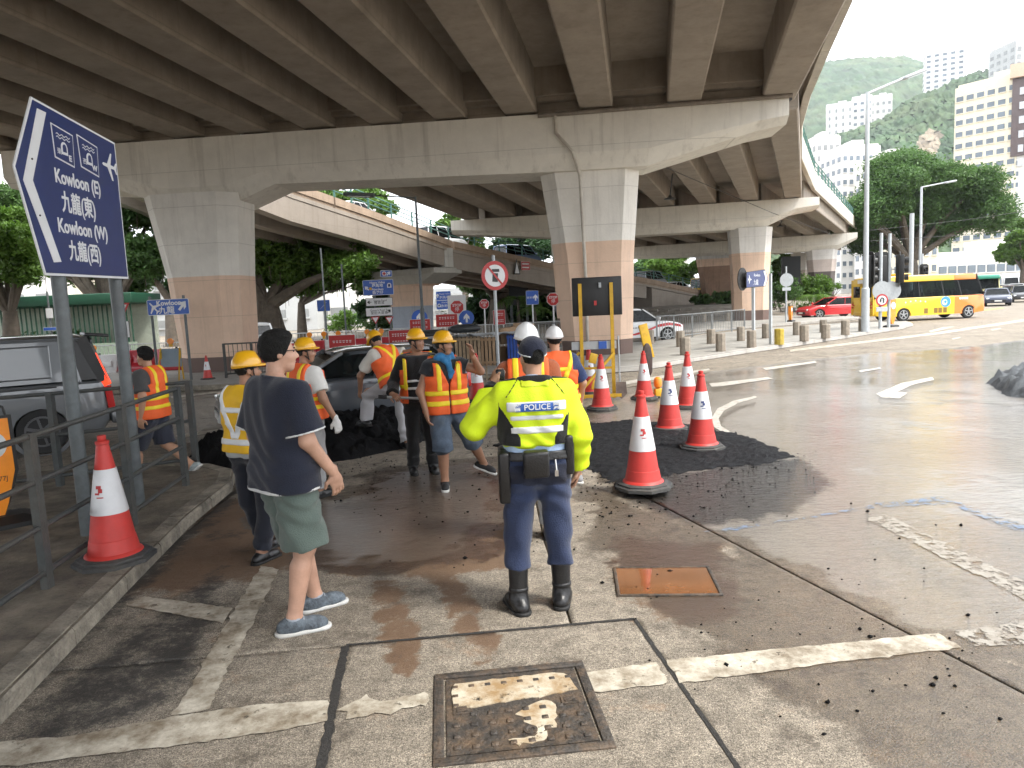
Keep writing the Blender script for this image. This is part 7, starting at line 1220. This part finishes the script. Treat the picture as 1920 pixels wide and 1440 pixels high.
# ============================================================ TREES, BUILDINGS, HILL, SKYLINE
def leafmat(name, c): return mat(name, c, .55, .45, 1.1, trans=.35, gen='W', spec=.35)
M_lf1 = leafmat('leaves_bright', (.10, .19, .030)); M_lf2 = leafmat('leaves_dark', (.03, .072, .022)); M_lf3 = leafmat('leaves_mid', (.085, .165, .045)); M_bark = mat('banyan_bark', (.11, .09, .07), .9, .35, 3, .6, 14)
def crown_mesh(name, blobs, n, leaf, seed, m_):
    "leaf-sized faces clustered in twig clumps through the crown's volume; blobs = [(x,y,z,rx,ry,rz)]"
    r = np.random.default_rng(seed); bl = np.array(blobs, float); wts = bl[:, 3]*bl[:, 4]*bl[:, 5]; wts = wts**.75; wts /= wts.sum(); ncl = max(20, n//26); pick = r.choice(len(bl), ncl, p=wts)
    d = r.normal(size=(ncl, 3)); d /= np.linalg.norm(d, axis=1)[:, None]; rad_ = r.uniform(.35, 1., ncl)**.45; cl = bl[pick, :3]+d*bl[pick, 3:]*rad_[:, None]
    k = n//ncl; ci = np.repeat(np.arange(ncl), k); N_ = len(ci); cs = np.mean(bl[:, 3])*.17
    p = cl[ci]+r.normal(size=(N_, 3))*[cs, cs, cs*.55]
    nrm = r.normal(size=(N_, 3))+[0, 0, .9]; nrm /= np.linalg.norm(nrm, axis=1)[:, None]; a = np.cross(nrm, r.normal(size=(N_, 3))); a /= np.linalg.norm(a, axis=1)[:, None]; b_ = np.cross(nrm, a)
    s = leaf*r.uniform(.6, 1.25, N_)[:, None]; V = np.stack([p-a*s, p+b_*s*.42-nrm*s*.1, p+a*s, p-b_*s*.42-nrm*s*.1], 1).reshape(-1, 3); Fc = np.arange(N_*4).reshape(-1, 4)
    return npmesh(name, V, Fc, m_)
def limb(b_, pts, r0, r1, n=8):
    k = len(pts); b_.tube(pts, [r0+(r1-r0)*i/(k-1) for i in range(k)], n)
def tree(name, lb, base, blobs, n, leaf, seed, m_, trunk=.4, branches=5, roots=0, group=None, crown_parts=1):
    r = random.Random(seed); t = thing(name, lb, 'tree', tuple(base), 0, group); bz = min(q[2]-q[5]*.6 for q in blobs); tb = B(); fork = max(1.2, bz*.75)
    limb(tb, [(0, 0, -.1), (r.uniform(-.1, .1), 0, fork*.5), (r.uniform(-.2, .2), 0, fork)], trunk*1.5, trunk*.85, 12)
    for i in range(max(branches, len(blobs))):
        q = blobs[i % len(blobs)]; e = Vector(q[:3])+Vector((r.uniform(-.4, .4)*q[3], r.uniform(-.3, .3)*q[4], -.1*q[5])); m0 = Vector((0, 0, fork-.2)); mid = m0.lerp(e, .5)+Vector((r.uniform(-.3, .3), 0, r.uniform(.1, .5))); limb(tb, [m0, mid, e], trunk*.5, trunk*.1)
    if roots:
        for i in range(roots): a = r.uniform(0, 6.28); d = trunk*r.uniform(1.0, 1.7); limb(tb, [(math.cos(a)*d, math.sin(a)*d, -.1), (math.cos(a)*d*.72, math.sin(a)*d*.72, fork*.5), (math.cos(a)*d*.5, math.sin(a)*d*.5, fork*1.15)], trunk*.22, trunk*.13, 6)
    tb.obj('trunk', M_bark, t, True)
    if roots:
        ab = B()
        for i in range(roots*3): q = r.choice(blobs); x, y = q[0]+r.uniform(-.8, .8)*q[3], q[1]+r.uniform(-.8, .8)*q[4]; limb(ab, [(x, y, q[2]-q[5]*.3), (x+r.uniform(-.1, .1), y, q[2]-q[5]-r.uniform(.3, 1.6))], .03, .012, 4)
        stuff(ab.obj('aerial_roots', M_bark, t))
    link('crown', crown_mesh('crown', blobs, n, leaf, seed, m_), t); return t
def spread(cx, cz, w, h, d, k, seed, z0=0.):
    r = random.Random(seed); out = []
    for i in range(k): a = 2*math.pi*i/k+r.uniform(-.3, .3); f = r.uniform(.5, .85); out.append((cx+math.cos(a)*w*f, math.sin(a*1.7)*d*f, cz+math.sin(a)*h*f, w*r.uniform(.2, .36), d*r.uniform(.28, .45), h*r.uniform(.2, .38)))
    return out+[(cx, 0, cz, w*.42, d*.45, h*.45)]+[(cx+r.uniform(-.5, .5)*w, r.uniform(-.5, .5)*d, cz+r.uniform(-.5, .6)*h, w*.24, d*.3, h*.26) for _ in range(k//2)]
def ptree(name, lb, x0, y0, x1, y1, Y, n, leaf, seed, m_, basey=None, trunk=.4, roots=0, trunkx=None, k=7, d=None, group=None):
    "tree filling the pixel box x0..x1,y0..y1 at depth Y, trunk at pixel column trunkx"
    a, b_ = at(x0, y1, Y), at(x1, y0, Y); tx_ = at(trunkx if trunkx is not None else (x0+x1)/2, 600, Y); w = (b_[0]-a[0])/2; h = (b_[2]-a[2])/2; c_ = ((a[0]+b_[0])/2-tx_[0], (a[2]+b_[2])/2)
    return tree(name, lb, (tx_[0], Y, 0), spread(c_[0], c_[1], w, h, d or w*.7, k, seed), n, leaf, seed, m_, trunk, 6, roots, group)
gT = 'banyans and street trees beyond the flyover'
ptree('banyan_tree', 'big banyan with fluted trunk and hanging roots right of the left pier', 395, 425, 690, 555, 46, 44000, .165, 1, M_lf1, trunk=.85, roots=14, trunkx=500, group=gT, k=9)
ptree('banyan_tree', 'dark banyan behind the large direction sign', 30, 330, 320, 560, 40, 44000, .16, 2, M_lf3, trunk=.6, roots=10, trunkx=205, group=gT, k=9)
ptree('street_tree', 'bright leafy tree at the left edge below the girders', -160, 330, 70, 560, 30, 30000, .115, 3, M_lf1, trunk=.3, trunkx=20, group=gT)
ptree('banyan_tree', 'dark-leaved banyan directly behind the left pier', 250, 390, 470, 570, 52, 16000, .25, 4, M_lf2, trunk=.6, roots=8, trunkx=330, group=gT)
ptree('street_tree', 'slim tree with a bare trunk beside the yellow minibuses', 560, 470, 700, 560, 56, 9000, .26, 5, M_lf1, trunk=.3, trunkx=565, group=gT)
ptree('banyan_tree', 'dark banyan behind the stack of direction signs', 660, 470, 800, 620, 62, 15000, .3, 6, M_lf2, trunk=.6, roots=8, trunkx=765, group=gT)
ptree('banyan_tree', 'open-branched banyan under the ramp right of the T-shaped pier', 830, 470, 1040, 560, 70, 16000, .3, 7, M_lf3, trunk=.7, roots=6, trunkx=935, group=gT)
ptree('street_tree', 'shadowy tree behind the blue sign left of the central pier', 850, 530, 1060, 630, 76, 12000, .34, 8, M_lf2, trunk=.5, trunkx=985, group=gT)
ptree('big_tree', 'huge spreading green tree beside the street lamps on the right', 1556, 272, 1884, 488, 88, 130000, .21, 9, M_lf3, trunk=.9, trunkx=1705, k=14, d=9)
ptree('street_tree', 'leafy tree at the right edge in front of the white building', 1860, 410, 1990, 500, 100, 12000, .36, 10, M_lf1, trunk=.35, trunkx=1915)
for i, (x0, y0, x1, y1, Y, n, m_, lb) in enumerate([(820, 395, 930, 470, 95, 9000, M_lf1, 'pale tree beyond the ramp railing above the T-shaped pier'), (910, 420, 1060, 500, 100, 12000, M_lf2, 'dark tree beyond the ramp left of the central pier'), (560, 330, 760, 440, 90, 9000, M_lf1, 'tree glimpsed between the ramp railing and the girders'), (1195, 462, 1330, 545, 120, 14000, M_lf1, 'round-headed tree beyond the foot of the ramp'), (1170, 475, 1260, 530, 135, 8000, M_lf3, 'darker tree beside the central pier beyond the ramp'), (1440, 475, 1500, 560, 100, 7000, M_lf1, 'bright tree between the right-hand piers')]):
    ptree('far_tree', lb, x0, y0, x1, y1, Y, n, .4, 30+i, m_, trunk=.35, group='trees beyond the ramp')
def shrub(lb, x, y, Y, w, h, n, leaf, seed, m_, z=0., group='shrubs along the roads'):
    q = at(x, y, Y); t = thing('shrub', lb, 'shrub', (q[0], Y, z), 0, group); r = random.Random(seed); link('foliage', crown_mesh('foliage', [(r.uniform(-w, w)*.6, r.uniform(-.5, .5), h*r.uniform(.4, .62), w*.42, w*.35, h*.42) for _ in range(6)], n, leaf, seed, m_), t); sb = B()
    for i in range(5): limb(sb, [(r.uniform(-.2, .2)*w, 0, -.05), (r.uniform(-.7, .7)*w, r.uniform(-.2, .2), h*.6)], .04, .015, 5)
    sb.obj('stems', M_bark, t)
for i, (x, Y, w, h, n, m_, lb, z) in enumerate([(712, 64, 3.2, 3.0, 5000, M_lf3, 'green bank of shrubs behind the direction sign stack', 0), (905, 72, 5, 2.8, 6000, M_lf2, 'dark hedge right of the T-shaped pier', 0), (990, 74, 4, 3.0, 5000, M_lf3, 'hedge left of the central pier', 0), (655, 66, 2.4, 2.0, 2500, M_lf1, 'low shrub by the banyan planter', 0), (1455, 62, 2.2, 2.6, 3500, M_lf3, 'shrub right of the painted right pier', .4), (1545, 66, 2.8, 3.4, 4000, M_lf1, 'bushy yellow-green shrub behind the red saloon', .0), (1320, 76, 1.6, 1.2, 1500, M_lf3, 'low shrub at the left foot of the stained pier', .8), (1375, 72, 2.4, 1.3, 2200, M_lf3, 'low shrub at the right foot of the stained pier', .8), (1760, 100, 6, 3., 3500, M_lf1, 'light green hedge behind the minibus roof', 0), (60, 34, 3, 1.6, 3000, M_lf3, 'hedge in front of the green pavilion', 0)]): shrub(lb, x, 600, Y, w, h, n, .16 if Y < 70 else .2, 60+i, m_, z)
# palms
def palm(lb, x, y, Y, h, R_, seed):
    q = at(x, y, Y); t = thing('palm_tree', lb, 'palm', (q[0], Y, 0), 0, 'palms'); r = random.Random(seed); tb = B(); limb(tb, [(0, 0, 0), (.05, 0, h*.5), (0, 0, h)], .13, .09, 8); tb.obj('trunk', M_bark, t, True); fb = B()
    for i in range(13):
        a = i*2*math.pi/13+r.uniform(-.2, .2); pts = [Vector((math.cos(a)*R_*s, math.sin(a)*R_*s, h+R_*(.55*s-.85*s*s))) for s in np.linspace(0, 1, 7)]; sd_ = Vector((-math.sin(a), math.cos(a), 0))
        for p, q2, k in zip(pts[:-1], pts[1:], range(6)):
            for s in (-1, 1):
                for f in (0, .5): c_ = p.lerp(q2, f); tip_ = c_+sd_*s*R_*.26*(1-abs(k-2.2)/6)+(q2-p)*.9-Vector((0, 0, .12*R_)); fb.add([c_, c_+(q2-p)*.3, tip_], [(0, 1, 2)])
    fb.obj('fronds', M_lf1, t)
palm('small palm beside the dark hoarding left of the central pier', 972, 600, 60, 2.4, 2.0, 1); palm('low palm in front of the central pier', 1003, 605, 58, 1.5, 1.5, 2); palm('silvery palm in front of the far right pier', 1525, 570, 62, 1.4, 2.0, 3)
# stone-faced planter mounds
M_stone = mat('stone_pitching', (.33, .3, .26), .85, .2, 2, .5, 8, gen='W')
pc = at(1440, 590, 66); t = thing('stone_mound', 'stone-pitched planting mound around the right-hand piers', 'planter', (pc[0]-3, 73, 0), 0); B().loft([[(x*k, y*k, z) for x, y in [(12*math.cos(a), 6.5*math.sin(a)) for a in np.linspace(0, 2*math.pi, 24, endpoint=False)]] for k, z in ((1, -.05), (.86, .75), (.7, .95))]).obj('mound', M_stone, t)
for i in range(26):
    a = rad(185+170*i/26); 
    for j, (k, z) in enumerate(((.97, .16), (.92, .42), (.88, .66))): o = B().box((0, 0, 0), (1.1, .16, .24)).obj('pitching_stone', M_stone, t, loc=(12*k*math.cos(a+.03*j), 6.5*k*math.sin(a+.03*j), z)); o.rotation_euler = (-.5, 0, a+math.pi/2)
# dark hoardings / screens
for x0, y0, x1, y1, Y, lb in ((955, 530, 990, 572, 66, 'dark rectangular screen left of the central pier'), (1466, 480, 1500, 556, 90, 'large black hoarding between the right-hand piers')):
    a, b_ = at(x0, y1, Y), at(x1, y0, Y); t = thing('dark_screen', lb, 'screen', ((a[0]+b_[0])/2, Y, 0)); B().box((0, 0, (a[2]+b_[2])/2), (b_[0]-a[0], .4, b_[2]-a[2])).obj('panel', mat('screen_black', (.012, .013, .015), .6), t)
    for s in (-1, 1): B().box((s*(b_[0]-a[0])*.4, .1, a[2]/2), (.25, .2, a[2])).obj('leg', M_post, t)
# ------------------------------------------------------------ buildings
M_bw = mat('facade_white', (.68, .67, .64), .8, .05, .3, dirt=(.5, .48, .44), dscale=.1, damt=.4, gen='W'); M_by = mat('facade_cream', (.68, .63, .5), .8, .05, .3, gen='W'); M_bb = mat('facade_brown', (.12, .095, .095), .8, .1, .4, gen='W'); M_bo = mat('facade_orange', (.6, .45, .34), .8, .08, .3, gen='W'); M_win = mat('window_glass', (.13, .16, .19), .2, .35, .15, gen='W'); M_wing = mat('window_grey', (.24, .25, .25), .3, .3, .2, gen='W'); M_bg2 = mat('facade_grey', (.42, .43, .43), .8, .06, .3, gen='W')
def building(lb, x0, x1, ytop, Y, floors, cols, m_, ybase=530, depth=14, yaw=0., wfrac=(.62, .5), name='building', wm=None, split=None, zb=0., skip=None):
    a, b_ = at(x0, ybase, Y), at(x1, ytop, Y); w = b_[0]-a[0]; H_ = b_[2]-zb; t = thing(name, lb, 'building', ((a[0]+b_[0])/2, Y, zb), yaw, 'buildings on the right and the hillside')
    B().box((0, depth/2, H_/2), (w, depth, H_)).obj('wall', m_, t); fh = H_/(floors+.6); cw = w/cols; wm = wm or M_win
    me = B().box((0, 0, 0), (cw*wfrac[0], .25, fh*wfrac[1])).mesh('window', wm); sm = B().box((0, 0, 0), (cw*wfrac[0]+.3, .3, .18)).mesh('sill', m_)
    for f in range(floors):
        for c_ in range(cols):
            if skip and skip(f, c_): continue
            o = link('window', me, t, (-w/2+(c_+.5)*cw, .0, (f+.6)*fh)); link('sill', sm, o, (0, -.1, -fh*wfrac[1]/2-.08))
    sd2 = depth/4; me2 = B().box((0, 0, 0), (.25, sd2*.5, fh*wfrac[1])).mesh('window', wm)
    for f in range(0, floors):
        for c_ in range(4): link('window', me2, t, (-w/2, (c_+.5)*sd2, (f+.6)*fh))
    B().box((0, depth/2, H_+.4), (w*.96, depth*.9, .8)).obj('roof_parapet', m_, t); B().box((w*.1, depth/2, H_+1.8), (w*.3, depth*.4, 2.6)).obj('roof_house', m_, t); return t
building('wide white tower with rows of windows behind the big tree on the right', 1788, 1902, 150, 175, 17, 6, M_by, 500, 22, -.92, (.66, .42)); t = building('brown-topped tower cut by the right edge of the photo', 1898, 1975, 130, 168, 19, 4, M_bw, 500, 22, -.62, (.3, .42)); 
a, b_ = at(1898, 290, 167.4), at(1975, 130, 167.4); bevel(B().box((0, -.35, 0), (b_[0]-a[0], .5, b_[2]-a[2])).obj('brown_cladding', M_bb, t, loc=(0, 0, (a[2]+b_[2])/2)), .05); B().box((0, 1, b_[2]+.6), (b_[0]-a[0]+1, 5, 3.)).obj('orange_crown', M_bo, t)
for k_ in range(6):
    for j_ in range(2): B().box((-2.4+4.8*j_, -.65, b_[2]-4-3.2*k_), (1.0, .3, 1.6)).obj('window', mat('win_pale', (.5, .52, .54), .4), t)
t = building('glass podium with a pale canopy behind the traffic queue', 1745, 1990, 470, 150, 2, 14, M_bw, 535, 14, -.08, (.8, .55))
building('lone white residential slab on the ridge', 1738, 1805, 90, 735, 16, 5, M_bw, 160, 18, -.45, (.5, .45), zb=150); building('pale tower at the upper right edge', 1896, 1960, 75, 420, 18, 4, M_bg2, 300, 20, .1, (.5, .5), wm=M_wing, zb=60)
building('white slab block on the hillside behind the flyover edge', 1551, 1598, 193, 745, 12, 4, M_bw, 280, 14, -.4, (.3, .5), wm=M_wing, zb=100); building('stepped white block on the hillside, right of the slab block', 1599, 1634, 180, 750, 12, 3, M_bw, 260, 14, -.4, (.5, .4), zb=110); building('small white block on the hillside behind the lamp head', 1632, 1671, 178, 755, 9, 4, M_bw, 230, 14, -.4, (.5, .4), wm=M_wing, zb=120)
building('cluster tower low behind the flyover parapet', 1530, 1577, 255, 300, 14, 4, M_bw, 420, 16, .05, (.6, .5), wm=M_wing); building('older white block with arched roofline above the big tree', 1577, 1652, 272, 260, 12, 6, M_bw, 420, 16, .05, (.55, .4)); building('grey block at the left of the hillside cluster', 1500, 1532, 268, 330, 14, 3, M_bg2, 420, 16, .05, (.6, .5)); building('low white block behind the big tree crown', 1650, 1720, 290, 240, 9, 6, M_bw, 420, 16, .05, (.55, .4))
building('pale office block glimpsed beyond the ramp', 1215, 1290, 458, 230, 4, 8, M_bw, 540, 14, 0, (.7, .5), wm=M_wing); building('cream low-rise behind the tree on the right', 1700, 1760, 440, 140, 3, 4, M_by, 530, 10, 0, (.5, .4))
# left background: white block with green canopy, footbridge and concrete station
building('white block glimpsed through the trees at the left edge', -160, 75, 380, 62, 4, 6, M_bw, 640, 12, .1, (.5, .3), wm=M_wing); building('cream block behind the dark banyan', 118, 160, 520, 66, 2, 3, M_by, 640, 10, .1, (.5, .3)); building('dim concrete block filling the gap behind the left banyans', 150, 480, 455, 84, 4, 12, M_bg2, 640, 12, .05, (.5, .4), wm=M_wing); building('pale concrete block behind the banyan beside the minibuses', 470, 585, 480, 82, 2, 3, M_bg2, 640, 12, .05, (.3, .3), wm=M_wing); building('light entrance building with a wide dark opening right of the banyan', 585, 690, 545, 86, 1, 3, M_bw, 640, 12, 0, (.85, .62), wm=M_wing)
t = building('dim block behind the hedge left of the central pier', 690, 1060, 540, 110, 3, 12, M_bg2, 640, 10, 0, (.6, .5), wm=M_wing)
M_grn = mat('green_canopy', (.008, .06, .032), .6, .12); q = at(70, 585, 33); t = thing('green_pavilion', 'green-roofed barred pavilion at the left behind the van', 'pavilion', (q[0], 33, 0), .1); bevel(B().box((0, 1.5, 3.05), (8.6, 3.6, .5)).obj('roof', M_grn, t), .05); B().box((0, 3, 1.5), (8.2, .2, 2.6)).obj('rear_panel', mat('panel_pale', (.45, .5, .42), .7), t); B().box((0, 0, .5), (8.4, .25, 1.0)).obj('base_wall', mat('base_green', (.25, .32, .25), .7), t)
for i in range(40): B().box((-4.1+8.2*i/39, 0, 1.9), (.05, .05, 1.8)).obj('bar', M_grn, t)
q = at(93, 590, 31); t = post_sign('bus_stop_sign', 'small white and blue plate on a thin post above the van roof', (q[0], q[1], 0), 0, (0,), 3.4, M_post, .04); z = px_uv(t, 88, 592)[1]; panel(t, -.1, .16, z-.1, z+.3, M_swht); z = px_uv(t, 88, 617)[1]; panel(t, -.3, .3, z-.06, z+.06, M_sblue2)
# ------------------------------------------------------------ wooded hills
M_hill = mat('wooded_hill', (.034, .07, .028), .9, .6, .035, 0, gen='W', dirt=(.16, .18, .07), dscale=.012, damt=.55); M_rock = mat('bare_rock', (.22, .18, .13), .9, .3, .08, gen='W')
def hill(name, lb, ridge, Y0, Y1, seed, res=(150, 60), tree_h=7.):
    "ridge: photo pixels of the skyline at depth Y1; slopes down to the ground at Y0"
    X = np.array([at(x, y, Y1) for x, y in ridge]); us = np.linspace(X[0, 0], X[-1, 0], res[0]); zr = np.interp(us, X[:, 0], X[:, 2]); vs_ = np.linspace(0, 1.35, res[1]); V = []
    for v in vs_:
        y = Y0+(Y1-Y0)*v; f = np.clip(v, 0, 1)**.8 if v <= 1 else 1-(v-1)*1.2; k = (.75+.25*min(v, 1)); V.append(np.stack([us*k, np.full(res[0], y), zr*f-2], 1))
    V = np.vstack(V); n1 = fbm(V[:, :2]*.006, seed); n2 = fbm(V[:, :2]*.05, seed+1, 3); hz_ = np.clip(V[:, 2]/60, 0, 1); V[:, 2] += hz_*(n1*18*(np.abs(V[:, 1]-Y1) > (Y1-Y0)*.12)+n2*tree_h*.6+rng.uniform(-.5, .5, len(V))*tree_h); V[:, 0] += rng.uniform(-1, 1, len(V))*2
    i = np.arange((res[0]-1)*(res[1]-1)); r_ = i//(res[0]-1); c_ = i % (res[0]-1); a = r_*res[0]+c_; o = link(name, npmesh(name, V, np.stack([a, a+1, a+res[0]+1, a+res[0]], 1), M_hill, True)); struct(o)
    me = o.data; me.materials.append(M_rock); cen = np.array([p.center for p in me.polygons]); v_ = cen-_C; dz = v_@_fw; qx = 960+F_PX*(v_@_cx)/dz; qy = 720-F_PX*(v_@_cy)/dz
    e_ = ((qx-1742-(268-qy)*.35)/24)**2+((qy-268)/30)**2+.5*fbm(cen[:, :2]*.05, 3)+(0 if Y1 < 1000 else 9); me.polygons.foreach_set('material_index', (e_ < .8).astype(np.int32)); return o
hill('hill', '', [(1300, 200), (1420, 150), (1540, 113), (1600, 107), (1690, 102), (1735, 116), (1800, 170), (1900, 230), (2100, 320)], 700, 1500, 5, (260, 120), 5)
hill('hill', '', [(1280, 420), (1440, 310), (1500, 282), (1550, 258), (1600, 238), (1640, 224), (1670, 208), (1700, 185), (1760, 160), (1800, 140), (1850, 126), (1900, 150), (2000, 170), (2200, 240)], 330, 720, 9, (300, 150), 4)
# ============================================================ HAZE (humid air over the far hillside)
hb = B(); hb.box((100, 700, 340), (3300, 2600, 700)); M = bpy.data.materials.new('haze_air'); M.use_nodes = True; N = M.node_tree.nodes; N.remove(N['Principled BSDF'])
pv_ = N.new('ShaderNodeVolumePrincipled'); pv_.inputs['Color'].default_value = (.86, .92, 1, 1); pv_.inputs['Density'].default_value = .00015; pv_.inputs['Anisotropy'].default_value = .2
M.node_tree.links.new(pv_.outputs[0], N['Material Output'].inputs['Volume']); hz = stuff(hb.obj('haze', M)); hz['label'] = 'pale humid haze in the air over the whole place'
S.cycles.volume_bounces = 0; S.cycles.volume_max_steps = 64
